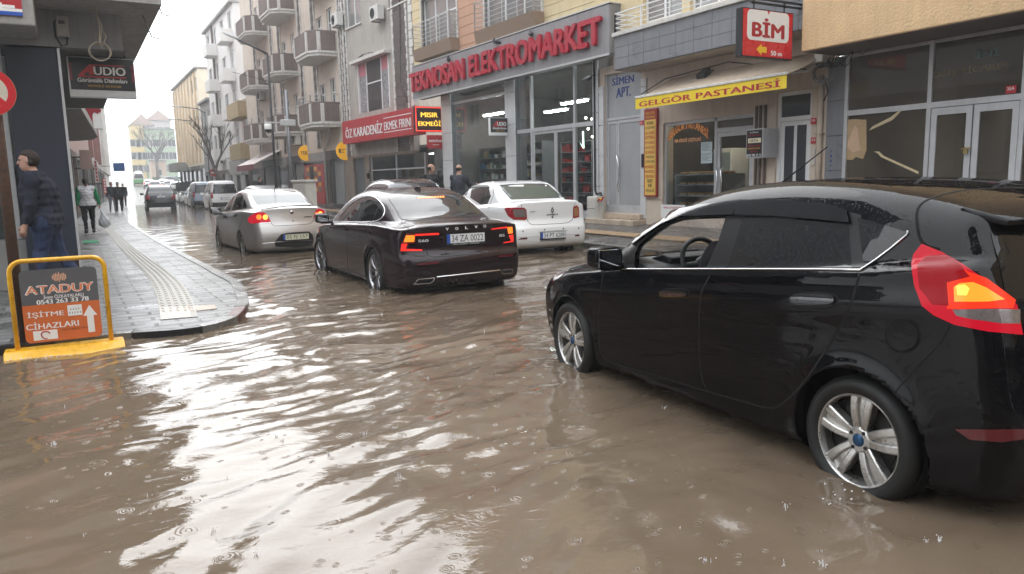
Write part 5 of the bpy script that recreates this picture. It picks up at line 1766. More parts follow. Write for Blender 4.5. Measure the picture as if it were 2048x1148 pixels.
def air_conditioner(fr, x, z, y=-0.38, label='white air conditioner box on the facade', w=0.82, h=0.56, group=None):
 t = fr.thing('air_conditioner', label, 'air conditioner', x, y, z, group)
 MB().box(-w / 2, w / 2, 0, 0.28, 0, h).build('casing', mat('ac_casing', (0.62, 0.61, 0.58), 0.5, noise=0.1, nscale=4, streak=0.2), t, bevel=0.015)
 g = MB()
 for r_ in (0.05, 0.10, 0.15, 0.20):
  g.tube([(-w * 0.14 + r_ * math.cos(a), -0.012, h / 2 + r_ * math.sin(a)) for a in np.linspace(0, 6.283, 25)], 0.006, 5, cap=False)
 g.build('fan_grille', M_DARK_STEEL, t)
 MB().lathe([(0.0, -0.004), (0.21, -0.004), (0.21, 0.01)], 24, origin=(-w * 0.14, 0, h / 2), axis='y').build('fan_opening', mat('ac_dark', (0.03, 0.03, 0.03), 0.7), t)
 br = MB()
 for xx in (-w * 0.3, w * 0.3):
  br.box(xx - 0.02, xx + 0.02, 0.0, abs(y), -0.04, -0.003)
 br.build('bracket', M_GREY_STEEL, t)
 return t
def sign_box(fr, name, label, cat, x0, x1, z0, z1, y0, y1, m, frame_m=None, bevel=0.01):
 t = fr.thing(name, label, cat, (x0 + x1) / 2, y0, z0)
 w = x1 - x0
 MB().box(-w / 2, w / 2, 0, y1 - y0, 0, z1 - z0).build('panel', m, t, bevel=bevel)
 return t
# == right hand side of the street
FA = Frame(12.0, 0.0, -90)          # local x = -world y
def rows_mb(mb, x0, x1, z0, z1, rh, cw=None, holes=(), y=0.0, proud=0.02, gap=0.012, off=0.0):
 """Boards or tiles laid over a wall, cut round the openings."""
 z = z0
 r = 0
 while z < z1 - 0.01:
  zt = min(z + rh, z1)
  spans = [(x0, x1)]
  for h in holes:
   if h[2] < zt - 0.01 and h[3] > z + 0.01:
    new = []
    for a, b in spans:
     if h[1] <= a or h[0] >= b:
      new.append((a, b))
      continue
     if h[0] > a:
      new.append((a, h[0]))
     if h[1] < b:
      new.append((h[1], b))
    spans = new
  for a, b in spans:
   if cw is None:
    mb.box(a, b, y - proud, y, z + gap / 2, zt - gap / 2)
   else:
    x = a
    while x < b - 0.01:
     q = min(x + cw, b)
     mb.box(x + gap / 2, q - gap / 2, y - proud, y, z + gap / 2, zt - gap / 2)
     x = q
  z = zt
  r += 1
 return mb
tan = FA.thing('tan_building', 'tan rendered building over an empty glazed shop with a taped up broken pane', 'building', -7.0)
tan_o = 7.0   # parts are written in frame coordinates and shifted to the Empty
def in_frame(o, dx):
 o.location.x += dx
 return o
def fbuild(mb, name, m, parent, base, **k):
 o = mb.build(name, m, parent, **k)
 o.location.x = -base
 return o
class Bld:
 """A building thing whose parts are written in its facade frame."""
 def __init__(s, fr, name, label, cat='building', base=0.0, group=None):
  s.fr, s.base = fr, base
  s.t = fr.thing(name, label, cat, base, 0, 0, group)
 def part(s, mb, name, m, parent=None, **k):
  o = mb.build(name, m, parent or s.t, **k)
  if parent is None:
   o.location.x = -s.base
  return o
 def win(s, *a, **k):
  o = window(s.t, *a, **k)
  o.location.x = -s.base
  return o
 def rail(s, *a, **k):
  o = railing(s.t, *a, **k)
  o.location.x = -s.base
  return o
 def text(s, name, txt, m, c, h, w=None, depth=0.004, bold=0.02, xd=(1, 0, 0), ud=(0, 0, 1), parent=None, **k):
  o = lettering(parent or s.t, name, txt, m, c, xd, ud, h, w, depth, bold, **k)
  if parent is None and o:
   o.location.x = -s.base
  return o
for c in list(tan.children):
 pass
bpy.data.objects.remove(tan)
A = Bld(FA, 'tan_building', 'tan rendered building over an empty glazed shop with a taped up broken pane', base=-7.0)
zs = 3.46
xl = FA.X(1602, 104, -1.0)
b = MB()
b.box(xl, 6.0, -1.0, 0.6, zs, 12.5)
A.part(b, 'upper_wall', M_STUCCO_TAN, bevel=0.02)
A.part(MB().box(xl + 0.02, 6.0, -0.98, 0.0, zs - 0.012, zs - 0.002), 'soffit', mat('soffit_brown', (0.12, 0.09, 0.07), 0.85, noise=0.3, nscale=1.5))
gx0, gx1 = FA.X(1690, 228), FA.X(1856, 200)
gd1 = FA.X(2043, 200)
zt_, ztr, zg = 3.44, 2.44, 0.34
colx = FA.X(1641, 250)
b = MB()
b.box(colx + 0.10, gx0 - 0.02, 0.02, 0.6, 0.2, zt_)
A.part(b, 'column', M_GROUT)
b = MB()
rows_mb(b, colx + 0.10, gx0 - 0.02, 0.2, zt_, 0.62, 0.62, y=0.02, proud=0.018)
A.part(b, 'column_tiles', M_TILE_GREY)
u, z_ = FA.uv(1662, 318)
for i, ch in enumerate('P-196'):
 A.text('stencil_number', ch, M_BLUE, (u, -0.002, FA.Z(1662, 303) - i * 0.085), 0.05, 0.035, depth=0.001)
glass_cols = [gx0, gx1, gd1, gd1 + 1.6, gd1 + 3.4, gd1 + 5.2]
b = MB()
fw = 0.07
for i, x in enumerate(glass_cols):
 b.box(x, x + fw, -0.03, 0.05, zg, zt_)
b.box(gx0 + fw, 6, -0.025, 0.045, ztr - 0.05, ztr + 0.04)
b.box(gx0 + fw, 6, -0.025, 0.045, zt_ - 0.05, zt_ - 0.003)
b.box(gx0 + fw, gx1, -0.025, 0.045, zg, zg + 0.08)
fr_ = A.part(b, 'shopfront_frame', M_ALU)
for i in range(len(glass_cols) - 1):
 x0, x1 = glass_cols[i] + fw, glass_cols[i + 1]
 p = MB().box(x0, x1, 0.004, 0.012, ztr + 0.04, zt_ - 0.05)
 A.part(p, 'upper_pane', M_SHOPGLASS_D)
 if i == 0 or i >= 2:
  p = MB().box(x0, x1, 0.004, 0.012, zg + 0.08, ztr - 0.05)
  A.part(p, 'lower_pane', M_SHOPGLASS_D)
dm = (gx1 + fw + gd1) / 2
for k, (x0, x1) in enumerate(((gx1 + fw + 0.01, dm - 0.01), (dm + 0.01, gd1 - 0.01))):
 d = MB()
 d.box(x0, x0 + 0.09, -0.02, 0.03, zg, ztr - 0.06)
 d.box(x1 - 0.09, x1, -0.02, 0.03, zg, ztr - 0.06)
 d.box(x0 + 0.09, x1 - 0.09, -0.02, 0.03, ztr - 0.17, ztr - 0.06)
 d.box(x0 + 0.09, x1 - 0.09, -0.02, 0.03, zg, zg + 0.18)
 o = A.part(d, 'door', M_ALU)
 MB().box(x0 + 0.09, x1 - 0.09, 0.0, 0.008, zg + 0.18, ztr - 0.17).build('pane', M_SHOPGLASS_D, o)
 if k == 0:
  lk = MB()
  lx, lz = FA.uv(1935, 300)
  lk.box(lx - 0.03, lx + 0.03, -0.07, -0.035, lz - 0.055, lz)
  lk.tube([(lx - 0.02, -0.05, lz), (lx - 0.02, -0.05, lz + 0.04), (lx + 0.02, -0.05, lz + 0.04), (lx + 0.02, -0.05, lz)], 0.006, 6)
  lk.tube([(lx - 0.07, -0.05, lz + 0.02), (lx + 0.07, -0.05, lz + 0.03)], 0.012, 6)
  lk.build('padlock', mat('brass', (0.45, 0.33, 0.12), 0.35, 0.8), o, bevel=0.004)
 else:
  MB().box(x0 + 0.02, x0 + 0.08, -0.05, -0.021, 0.55, 0.75).build('lock_box', M_PVC, o)
b = MB()
cp = [FA.uv(u, v) for u, v in ((1690, 240), (1710, 238), (1733, 240), (1733, 300), (1726, 318), (1712, 314), (1704, 320), (1689, 319))]
b.prism([(x, -0.004, z) for x, z in cp], (0, 0.006, 0))
cb = A.part(b, 'cardboard_patch', M_CARD)
cp = [FA.uv(u, v) for u, v in ((1710, 250), (1716, 256), (1720, 285), (1722, 300), (1705, 305), (1694, 292), (1702, 270))]
MB().prism([(x, -0.009, z) for x, z in cp], (0, 0.004, 0)).build('torn_paper', mat('paper_pink', (0.55, 0.38, 0.26), 0.8, noise=0.1), cb)
for pts in ([(1738, 261), (1748, 257), (1785, 240), (1806, 219), (1801, 219), (1782, 234), (1745, 253)], [(1748, 303), (1756, 307), (1762, 314), (1837, 348), (1837, 343), (1768, 312), (1758, 303)]):
 b = MB()
 b.prism([(FA.uv(u, v)[0], -0.004, FA.uv(u, v)[1]) for u, v in pts], (0, 0.004, 0))
 A.part(b, 'packing_tape', M_TAPE)
A.text('window_lettering', 'İNİ', mat('faded_letter_teal', (0.10, 0.17, 0.18), 0.7), (FA.X(1975, 105), -0.001, FA.Z(1975, 105)), 0.13, 0.34, depth=0.001)
A.text('window_lettering', 'GAN TİCARET', mat('faded_letter_gold', (0.20, 0.16, 0.09), 0.7), (FA.X(1940, 138), -0.001, FA.Z(1940, 138)), 0.12, 1.15, depth=0.001)
b = MB()
x, z = FA.uv(2025, 179)
b.box(x - 0.07, x + 0.07, -0.045, -0.03, z - 0.055, z + 0.055)
pl = A.part(b, 'house_number', M_RED_PLAQUE)
A.text('number', '35A', M_WHITE, (x, -0.046, z + 0.012), 0.045, 0.10, depth=0.002)
b = MB()
b.box(gx0 - 0.3, 6, 4.0, 4.1, 0, 3.44)
b.box(gx0 - 0.4, gx0 - 0.3, 0.06, 4.0, 0, 3.44)
b.box(gx0 - 0.3, 6, 0.06, 4.0, 3.38, 3.42)
b.box(gx0 - 0.3, 6, 0.06, 4.0, 0.25, 0.33)
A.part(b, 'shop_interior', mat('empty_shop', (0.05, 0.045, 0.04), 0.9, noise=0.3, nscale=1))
b = MB()
b.box(gx0, 6, -0.06, 0.3, 0.1, zg - 0.003)
A.part(b, 'plinth', M_MARBLE)
t = FA.thing('downpipe', 'beige downpipe with clamps beside the tiled column of the empty shop', 'pipe', colx + 0.03, -0.06, 0.2)
pb = MB().tube([(0, 0, 0), (0, 0, 2.95)], 0.055, 12)
pb.build('pipe', M_BEIGE_PIPE, t, smooth=True)
cb = MB()
for z in (0.9, 1.9):
 cb.box(-0.07, 0.07, -0.065, 0.065, z, z + 0.03)
cb.build('clamp', M_BEIGE_PIPE, t, bevel=0.005)
cx, cz = FA.uv(1648, 145, -0.2)
t = FA.thing('cable_bundle', 'tangled coil of black and grey cables at the top of the downpipe', 'cables', cx, -0.2, cz)
b = MB()
rr = random.Random(3)
for i in range(7):
 r0 = 0.16 + 0.05 * rr.random()
 ph = rr.random() * 6
 b.tube([(r0 * math.cos(a + ph) + 0.02 * math.sin(3 * a), 0.06 * math.sin(a * 1.3 + ph), 0.9 * r0 * math.sin(a + ph)) for a in np.linspace(0, 5.8, 22)], 0.009, 5)
b.build('cable_coil', mat('cable_grey', (0.13, 0.13, 0.13), 0.7), t)
b = MB()
for i in range(6):
 z1, x1 = 0.25 + 0.12 * rr.random(), 0.25 + 0.9 * rr.random()
 b.tube([(x1 * s + 0.04 * math.sin(5 * s + i), -0.02 * i, 0.1 + z1 * s - 0.22 * math.sin(math.pi * s) * rr.random()) for s in np.linspace(-0.1, 1, 12)], 0.007, 5)
b.tube([(0.03, 0, -0.1), (0.08, 0.02, -0.35), (0.02, 0.0, -0.5)], 0.012, 5)
b.build('loose_cable', M_CABLE, t)
B = Bld(FA, 'apartment_building', 'apartment house with a grey tiled balcony over the patisserie and a grey entrance door', base=-12.5)
xl, xr = FA.X(1198, 200), FA.X(1641, 250)
yb = -0.75
bx0, bx1 = FA.X(1229, 141, yb), xr + 0.45
bz0, bz1 = FA.Z(1229, 141, yb), FA.Z(1229, 70, yb)
b = MB()
b.box(bx0, bx1, yb + 0.02, 0.3, bz0, bz1)
B.part(b, 'balcony', M_GROUT)
b = MB()
rows_mb(b, bx0, bx1, bz0 + 0.01, bz1 - 0.05, (bz1 - bz0 - 0.06) / 3, 0.52, y=yb + 0.018, proud=0.016, gap=0.008)
B.part(b, 'balcony_tiles', M_TILE_GREY)
B.part(MB().box(bx0 + 0.01, bx1, yb + 0.03, 0.1, bz0 - 0.012, bz0 - 0.002), 'balcony_soffit', mat('soffit_plaster', (0.34, 0.29, 0.24), 0.9, noise=0.2, nscale=2))
B.part(MB().box(bx0 - 0.05, bx1, yb - 0.05, 0.3, bz1 - 0.05, bz1 + 0.04), 'balcony_coping', M_QUOIN, bevel=0.01)
B.rail([(bx0 + 0.03, 0.0, bz1 + 0.04), (bx0 + 0.03, yb, bz1 + 0.04), (bx1, yb, bz1 + 0.04)], 0.42, M_PVC, 0.014, 4, 1.0)
B.part(wall_mb(MB(), xl, xr + 0.5, bz1, 12.5, [(bx0 + 0.25, bx0 + 1.55, bz1 + 0.25, bz1 + 2.3), (bx0 + 1.8, bx0 + 3.3, bz1 + 0.25, bz1 + 2.3), (bx0 + 3.6, bx0 + 4.4, bz1 + 0.25, bz1 + 2.3)], y=-0.10), 'upper_wall', M_SIDING_CREAM)
for x0, x1 in ((bx0 + 0.25, bx0 + 1.55), (bx0 + 1.8, bx0 + 3.3), (bx0 + 3.6, bx0 + 4.4)):
 B.win(x0, x1, bz1 + 0.25, bz1 + 2.3, 0.0, 2, None, M_PVC, M_WINDOW_CURT, sill=False)
gz = 0.50
ex0, ex1 = FA.X(1209, 300), FA.X(1283, 300)
wx0, wx1 = FA.X(1327, 300), FA.X(1426, 300)
dx0, dx1 = FA.X(1430, 300), FA.X(1507, 300)
nx0, nx1 = FA.X(1552, 300), FA.X(1622, 300)
holes = [(ex0, ex1, gz, 3.98), (wx0, dx1, 0.62, 2.62), (nx0, nx1, 0.4, 2.95)]
B.part(wall_mb(MB(), xl, xr + 0.12, 0.15, bz0 + 0.3, holes, y=0.0, thick=0.3), 'ground_wall', mat('beige_shop_wall', (0.58, 0.48, 0.40), 0.6, noise=0.1, nscale=2, streak=0.2))
for x0, x1 in ((xl, ex0 - 0.004), (ex1 + 0.004, FA.X(1294, 300))):
 B.part(rows_mb(MB(), x0, x1, 0.4, 3.72, 0.78, None, y=-0.002, proud=0.03, gap=0.014), 'tiled_pier', M_TILE_WHITE)
for x0, x1, z1 in ((FA.X(1294, 300), wx0 - 0.003, 2.6), (dx1 + 0.02, nx0 - 0.003, 2.7), (nx1 + 0.003, xr, 3.2)):
 B.part(rows_mb(MB(), x0, x1, 0.16, z1, 0.7, None, y=-0.002, proud=0.02, gap=0.012), 'pier_cladding', mat('beige_tile', (0.60, 0.51, 0.42), 0.4, noise=0.1, nscale=3))
dz = FA.Z(1245, 238)
b = MB().box(ex0, ex1, 0.10, 0.14, dz + 0.06, 3.98)
pn = B.part(b, 'entrance_panel', M_ALU_DOOR)
b = MB()
for a in ((ex0, ex0 + 0.05, gz, 3.98), (ex1 - 0.05, ex1, gz, 3.98), (ex0 + 0.05, ex1 - 0.05, dz, dz + 0.06)):
 b.box(a[0], a[1], 0.05, 0.13, a[2], a[3])
B.part(b, 'entrance_frame', M_ALU)
sx = FA.X(1231, 330)
for i, (x0, x1) in enumerate(((ex0 + 0.055, sx - 0.005), (sx + 0.005, ex1 - 0.055))):
 d = MB()
 d.box(x0, x1, 0.08, 0.12, gz + 0.01, dz - 0.005)
 o = B.part(d, 'entrance_door', M_ALU_DOOR)
 fr_ = MB()
 w_ = 0.07 if i else 0.045
 fr_.box(x0, x0 + w_, 0.065, 0.08, gz + 0.01, dz - 0.005)
 fr_.box(x1 - w_, x1, 0.065, 0.08, gz + 0.01, dz - 0.005)
 fr_.box(x0 + w_, x1 - w_, 0.065, 0.08, dz - 0.09, dz - 0.005)
 fr_.box(x0 + w_, x1 - w_, 0.065, 0.08, gz + 0.01, gz + 0.2)
 fr_.build('door_frame', M_ALU, o)
 if i:
  h = MB().tube([(x0 + 0.02, 0.065, 1.05), (x0 + 0.02, 0.02, 1.08), (x0 + 0.10, 0.0, 1.25), (x0 + 0.14, 0.0, 1.5), (x0 + 0.10, 0.0, 1.76), (x0 + 0.02, 0.02, 1.93), (x0 + 0.02, 0.065, 1.96)], 0.018, 8)
  h.build('handle', M_CHROME, o, smooth=True)
xm = FA.X(1246, 165, 0.1)
B.text('house_lettering', 'SİMEN', M_BLUE, (xm, 0.096, FA.Z(1246, 158, 0.1)), 0.24, 0.86, depth=0.006, bold=0.035, parent=None)
B.text('house_lettering', 'APT.', M_BLUE, (xm + 0.02, 0.096, FA.Z(1246, 184, 0.1)), 0.24, 0.58, depth=0.006, bold=0.035)
B.part(MB().box(ex1 + 0.05, ex1 + 0.13, -0.055, -0.034, FA.Z(1287, 335), FA.Z(1287, 308)), 'intercom', M_BLACK, bevel=0.006)
b = MB()
x, z = FA.uv(1286, 246)
b.box(x - 0.06, x + 0.06, -0.05, -0.033, z - 0.05, z + 0.05)
B.part(b, 'house_number', M_RED_PLAQUE)
B.text('number', '31', M_WHITE, (x, -0.051, z), 0.05, 0.06, depth=0.002)
b = MB()
b.box(ex0 - 0.32, ex1 + 0.2, -0.42, 0.1, 0.18, 0.355)
b.box(ex0 - 0.15, ex1 + 0.12, -0.15, 0.1, 0.36, 0.495)
B.part(b, 'entrance_steps', M_MARBLE, bevel=0.012)
b = MB()
ptz = FA.Z(1426, 262)
for x0, x1, z0, z1 in ((wx0, wx0 + 0.05, 0.62, 2.62), (wx1, wx1 + 0.07, 0.62, 2.62), (dx1 - 0.06, dx1, 0.62, 2.62), (wx1 + 0.07, dx1 - 0.06, ptz - 0.04, ptz + 0.05), (wx0 + 0.05, dx1 - 0.06, 2.55, 2.62), (wx0 + 0.05, wx1, 0.62, 0.70)):
 b.box(x0, x1, 0.04, 0.11, z0, z1)
B.part(b, 'shopfront_frame', M_ALU)
B.part(MB().box(wx0 + 0.05, wx1, 0.07, 0.078, 0.70, 2.55), 'shop_window', M_SHOPGLASS)
B.part(MB().box(wx1 + 0.07, dx1 - 0.06, 0.07, 0.078, ptz + 0.05, 2.55), 'fanlight', M_SHOPGLASS_D)
d = MB()
x0, x1 = wx1 + 0.08, dx1 - 0.07
d.box(x0, x0 + 0.08, 0.05, 0.10, 0.50, ptz - 0.045)
d.box(x1 - 0.08, x1, 0.05, 0.10, 0.50, ptz - 0.045)
d.box(x0 + 0.08, x1 - 0.08, 0.05, 0.10, ptz - 0.13, ptz - 0.045)
d.box(x0 + 0.08, x1 - 0.08, 0.05, 0.10, 0.50, 0.66)
o = B.part(d, 'shop_door', M_ALU)
MB().box(x0 + 0.08, x1 - 0.08, 0.07, 0.078, 0.66, ptz - 0.13).build('pane', M_SHOPGLASS, o)
for sx_ in (-0.02, 0.10):
 MB().tube([(x0 + 0.04 + sx_, 0.05, 0.95), (x0 + 0.05 + sx_, 0.0, 1.0), (x0 + 0.09 + sx_, -0.01, 1.25), (x0 + 0.05 + sx_, 0.0, 1.5), (x0 + 0.04 + sx_, 0.05, 1.55)], 0.015, 8).build('handle', M_CHROME, o, smooth=True)
ctr = FA.uv(1375, 268, 0.06)
ol = mat('letter_outline', (0.35, 0.03, 0.01), 0.5)
B.text('window_lettering', 'GELGÖR PASTANESİ', ol, (ctr[0], 0.066, ctr[1] - 0.03), 0.25, 1.30, depth=0.001, bold=0.09, arc=0.26)
B.text('window_lettering', 'GELGÖR PASTANESİ', mat('letter_bright_orange', (0.95, 0.40, 0.06), 0.5), (ctr[0], 0.063, ctr[1] - 0.03), 0.22, 1.26, depth=0.001, bold=0.03, arc=0.26)
c2 = FA.uv(1375, 280, 0.06)
B.text('window_lettering', 'KIR PİDESİ ÇEŞİTLERİ', ol, (c2[0], 0.066, c2[1]), 0.13, 0.86, depth=0.001, bold=0.09)
B.text('window_lettering', 'KIR PİDESİ ÇEŞİTLERİ', mat('letter_pale', (0.85, 0.55, 0.25), 0.5), (c2[0], 0.063, c2[1]), 0.105, 0.83, depth=0.001, bold=0.02)
for (u0, v0, u1, v1) in ((1402, 285, 1424, 304), (1402, 305, 1424, 326)):
 xx, zz = FA.uv(u0, v0, 0.06)
 x2, z2 = FA.uv(u1, v1, 0.06)
 nb = MB().box(xx, x2, 0.062, 0.066, z2, zz)
 o = B.part(nb, 'notice_sheet', mat('notice_paper', (0.50, 0.60, 0.64), 0.7))
 lb = MB()
 for q in range(7):
  zq = zz - (zz - z2) * (q + 1.2) / 9
  lb.box(xx + 0.02, x2 - 0.02 - 0.05 * (q % 3), 0.0605, 0.062, zq, zq + 0.008)
 lb.build('printed_lines', M_BOARD_GREY, o)
xx, zz = FA.uv(1324, 409)
b = MB().box(xx, xx + 0.8, -0.03, -0.022, zz - 0.3, zz)
o = B.part(b, 'price_board', M_WHITE)
lettering(o, 'board_lettering', 'MEVLÜTLERİNİZ', M_LETTER_RED, (xx + 0.40, -0.031, zz - 0.06), (1, 0, 0), (0, 0, 1), 0.06, 0.62, 0.001)
b = MB()
b.box(wx0 - 0.3, dx1 + 0.2, 3.4, 3.5, 0.3, 3.0)
b.box(wx0 - 0.35, wx0 - 0.3, 0.3, 3.4, 0.3, 3.0)
b.box(dx1 + 0.2, dx1 + 0.25, 0.3, 3.4, 0.3, 3.0)
b.box(wx0 - 0.3, dx1 + 0.2, 0.3, 3.4, 2.95, 3.0)
b.box(wx0 - 0.3, dx1 + 0.2, 0.3, 3.4, 0.3, 0.48)
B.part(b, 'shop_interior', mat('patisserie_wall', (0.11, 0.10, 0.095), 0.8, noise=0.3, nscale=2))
ctx0, ctx1 = wx0 + 0.12, wx1 + 0.0
ct = FA.thing('pastry_counter', 'glazed pastry counter with trays of pastries in the patisserie window', 'counter', (ctx0 + ctx1) / 2, 0.55, 0.48)
w_ = (ctx1 - ctx0) / 2
b = MB()
b.box(-w_, w_, -0.3, 0.45, 0.0, 0.22)
for z in (0.45, 0.70, 0.93):
 b.box(-w_, w_, -0.28, 0.42, z, z + 0.015)
for xx in (-w_, w_ - 0.02):
 b.box(xx, xx + 0.02, -0.3, 0.45, 0.22, 0.95)
b.build('counter_frame', M_SHELF, ct)
MB().box(-w_ + 0.02, w_ - 0.02, 0.43, 0.44, 0.22, 0.93).build('back_panel', mat('counter_back', (0.12, 0.15, 0.16), 0.3), ct)
crust = mat('pastry_crust', (0.42, 0.24, 0.09), 0.7, noise=0.35, nscale=30)
rr = random.Random(5)
for z in (0.24, 0.47, 0.72, 0.95):
 for k in range(5):
  xx = -w_ + 0.12 + (2 * w_ - 0.24) * k / 4
  tr = MB()
  tr.box(xx - 0.10, xx + 0.10, -0.2, 0.2, z, z + 0.015)
  o = tr.build('tray', M_SHELF, ct)
  pb = MB()
  for q in range(9):
   pb.sphere((xx - 0.07 + 0.07 * (q % 3) + rr.uniform(-.01, .01), -0.13 + 0.13 * (q // 3), z + 0.035), (0.034, 0.045, 0.028), 7, 5)
  pb.build('pastries', crust, o, smooth=True)
fg = FA.thing('drinks_fridge', 'pale fridge standing behind the pastry counter', 'fridge', wx0 + 0.28, 1.6, 0.48)
MB().box(-0.3, 0.3, 0, 0.6, 0, 1.55).build('cabinet', M_WHITE, fg, bevel=0.02)
MB().box(-0.26, 0.26, -0.02, -0.003, 0.1, 1.45).build('fridge_door', mat('fridge_door', (0.35, 0.42, 0.44), 0.2), fg)
sc = FA.thing('weighing_scale', 'yellow weighing scale on the table behind the patisserie door', 'scale', (wx1 + dx1) / 2 + 0.05, 1.3, 1.28)
b = MB().box(-0.16, 0.16, -0.1, 0.1, 0, 0.08)
b.box(-0.03, 0.03, -0.03, 0.03, 0.08, 0.16)
b.box(-0.18, 0.18, -0.12, 0.12, 0.16, 0.18)
b.build('scale_body', M_YELLOW, sc, bevel=0.01)
tbl = FA.thing('shop_table', 'dark table under the yellow scale inside the patisserie', 'table', (wx1 + dx1) / 2 + 0.05, 1.3, 0.48)
MB().box(-0.35, 0.35, -0.3, 0.3, 0.75, 0.80).build('table_top', M_WOOD, tbl)
for sx_ in (-0.3, 0.3):
 for sy_ in (-0.25, 0.25):
  MB().box(sx_ - 0.02, sx_ + 0.02, sy_ - 0.02, sy_ + 0.02, 0, 0.75).build('leg', M_WOOD, tbl)
nz = FA.Z(1586, 238)
b = MB()
for a in ((nx0, nx0 + 0.07, 0.4, 2.95), (nx1 - 0.07, nx1, 0.4, 2.95), (nx0 + 0.07, nx1 - 0.07, nz - 0.03, nz + 0.05), (nx0 + 0.07, nx1 - 0.07, 2.88, 2.95)):
 b.box(a[0], a[1], 0.03, 0.12, a[2], a[3])
B.part(b, 'side_door_frame', M_PVC)
B.part(MB().box(nx0 + 0.07, nx1 - 0.07, 0.06, 0.09, nz + 0.05, 2.88), 'side_fanlight', M_WINDOW)
d = MB().box(nx0 + 0.08, nx1 - 0.08, 0.06, 0.10, 0.42, nz - 0.035)
o = B.part(d, 'side_door', M_PVC)
xmid = (nx0 + nx1) / 2
for x0, x1 in ((nx0 + 0.16, xmid - 0.04), (xmid + 0.04, nx1 - 0.16)):
 MB().box(x0, x1, 0.05, 0.06, 0.55, nz - 0.12).build('door_panel', mat('dark_door_panel', (0.035, 0.036, 0.045), 0.4), o)
for (u, v, tx) in ((1630, 242, '33A'), (1630, 281, '33')):
 x, z = FA.uv(u, v)
 b = MB().box(x - 0.06, x + 0.06, -0.045, -0.025, z - 0.055, z + 0.055)
 B.part(b, 'house_number', M_RED_PLAQUE)
 B.text('number', tx, M_WHITE, (x, -0.046, z + 0.01), 0.04, 0.085, depth=0.002)
b = MB()
x, z = FA.uv(1630, 320)
b.box(x - 0.04, x + 0.04, -0.06, -0.025, z - 0.09, z + 0.09)
b.box(x - 0.03, x + 0.03, -0.05, -0.025, z + 0.11, z + 0.2)
B.part(b, 'doorbell', M_QUOIN, bevel=0.005)
b = MB()
for u in (1516, 1524, 1534):
 xx = FA.X(u, 250)
 b.tube([(xx, -0.05, 0.4), (xx, -0.05, 2.75)], 0.028, 8)
B.part(b, 'wall_pipes', mat('brown_pipe', (0.14, 0.11, 0.095), 0.6, noise=0.2), smooth=True)
aw_x0, aw_x1 = FA.X(1272, 208, -1.1), FA.X(1574, 165, -1.1)
az0, az1 = FA.Z(1420, 198, -1.1), FA.Z(1420, 174, -1.1)
aw = FA.thing('shop_awning', 'brown canvas awning with a yellow patisserie valance over the shop window', 'awning', (aw_x0 + aw_x1) / 2, 0, az0)
hw = (aw_x1 - aw_x0) / 2
hh = az1 - az0
b = MB()
ys_ = np.linspace(-1.1, -0.06, 9)
zs_ = hh + 0.02 + (ys_ + 1.1) / 1.04 * 0.46 - 0.05 * np.sin((ys_ + 1.1) / 1.04 * math.pi)
for i in range(8):
 b.add([(-hw, ys_[i], zs_[i]), (hw, ys_[i], zs_[i]), (hw, ys_[i + 1], zs_[i + 1]), (-hw, ys_[i + 1], zs_[i + 1]), (-hw, ys_[i], zs_[i] - 0.006), (hw, ys_[i], zs_[i] - 0.006), (hw, ys_[i + 1], zs_[i + 1] - 0.006), (-hw, ys_[i + 1], zs_[i + 1] - 0.006)], [(0, 1, 2, 3), (7, 6, 5, 4), (0, 3, 7, 4), (1, 5, 6, 2)])
b.build('canvas', M_AWNING, aw, smooth=True)
MB().box(-hw - 0.01, hw + 0.01, -1.13, -1.08, hh, hh + 0.05).build('front_bar', M_QUOIN, aw, bevel=0.01)
v_ = MB().box(-hw, hw, -1.115, -1.108, 0.0, hh - 0.002).build('valance', M_YELLOW, aw)
lettering(v_, 'valance_lettering', 'GELGÖR PASTANESİ', mat('letter_crimson', (0.40, 0.02, 0.04), 0.4), (0.0, -1.116, hh * 0.5), (1, 0, 0), (0, 0, 1), hh * 0.66, hw * 1.88, 0.002, 0.035, spacing=1.05)
for xx in (-hw + 0.1, hw - 0.1):
 MB().tube([(xx, -1.1, hh + 0.02), (xx, -0.5, hh + 0.1), (xx, -0.03, hh + 0.30)], 0.018, 6).build('awning_arm', M_PVC, aw)
MB().box(hw - 0.05, hw + 0.12, -0.35, -0.003, hh + 0.25, hh + 0.45).build('awning_bracket', M_QUOIN, aw, bevel=0.01)
lx, lz = FA.uv(1409, 150, -0.25)
fl = FA.thing('flood_lamp', 'black flood lamp fixed above the patisserie awning', 'lamp', lx, -0.25, lz)
MB().prism([(-0.13, -0.1, -0.09), (0.13, -0.1, -0.09), (0.10, 0.1, 0.05), (-0.10, 0.1, 0.05)], (0, -0.03, 0.10)).build('lamp_head', M_DARK_STEEL, fl, bevel=0.01)
MB().tube([(0, 0.05, 0.0), (0.02, 0.15, 0.1), (0.02, 0.25, 0.1)], 0.015, 6).build('bracket', M_DARK_STEEL, fl)
mx0, mz0 = FA.uv(1294, 393)
mx1, mz1 = FA.uv(1320, 216)
ms = FA.thing('menu_sign', 'tall narrow yellow menu sign with a red border left of the patisserie window', 'sign', (mx0 + mx1) / 2, -0.10, mz0)
w_, h_ = (mx1 - mx0), mz1 - mz0
MB().box(-w_ / 2, w_ / 2, 0, 0.07, 0, h_).build('sign_case', mat('sign_case_red', (0.30, 0.03, 0.02), 0.5), ms, bevel=0.008)
fc = MB().box(-w_ / 2 + 0.04, w_ / 2 - 0.03, -0.004, -0.001, 0.04, h_ - 0.25).build('sign_face', mat('sign_face_yellow', (0.72, 0.46, 0.10), 0.45, noise=0.05), ms)
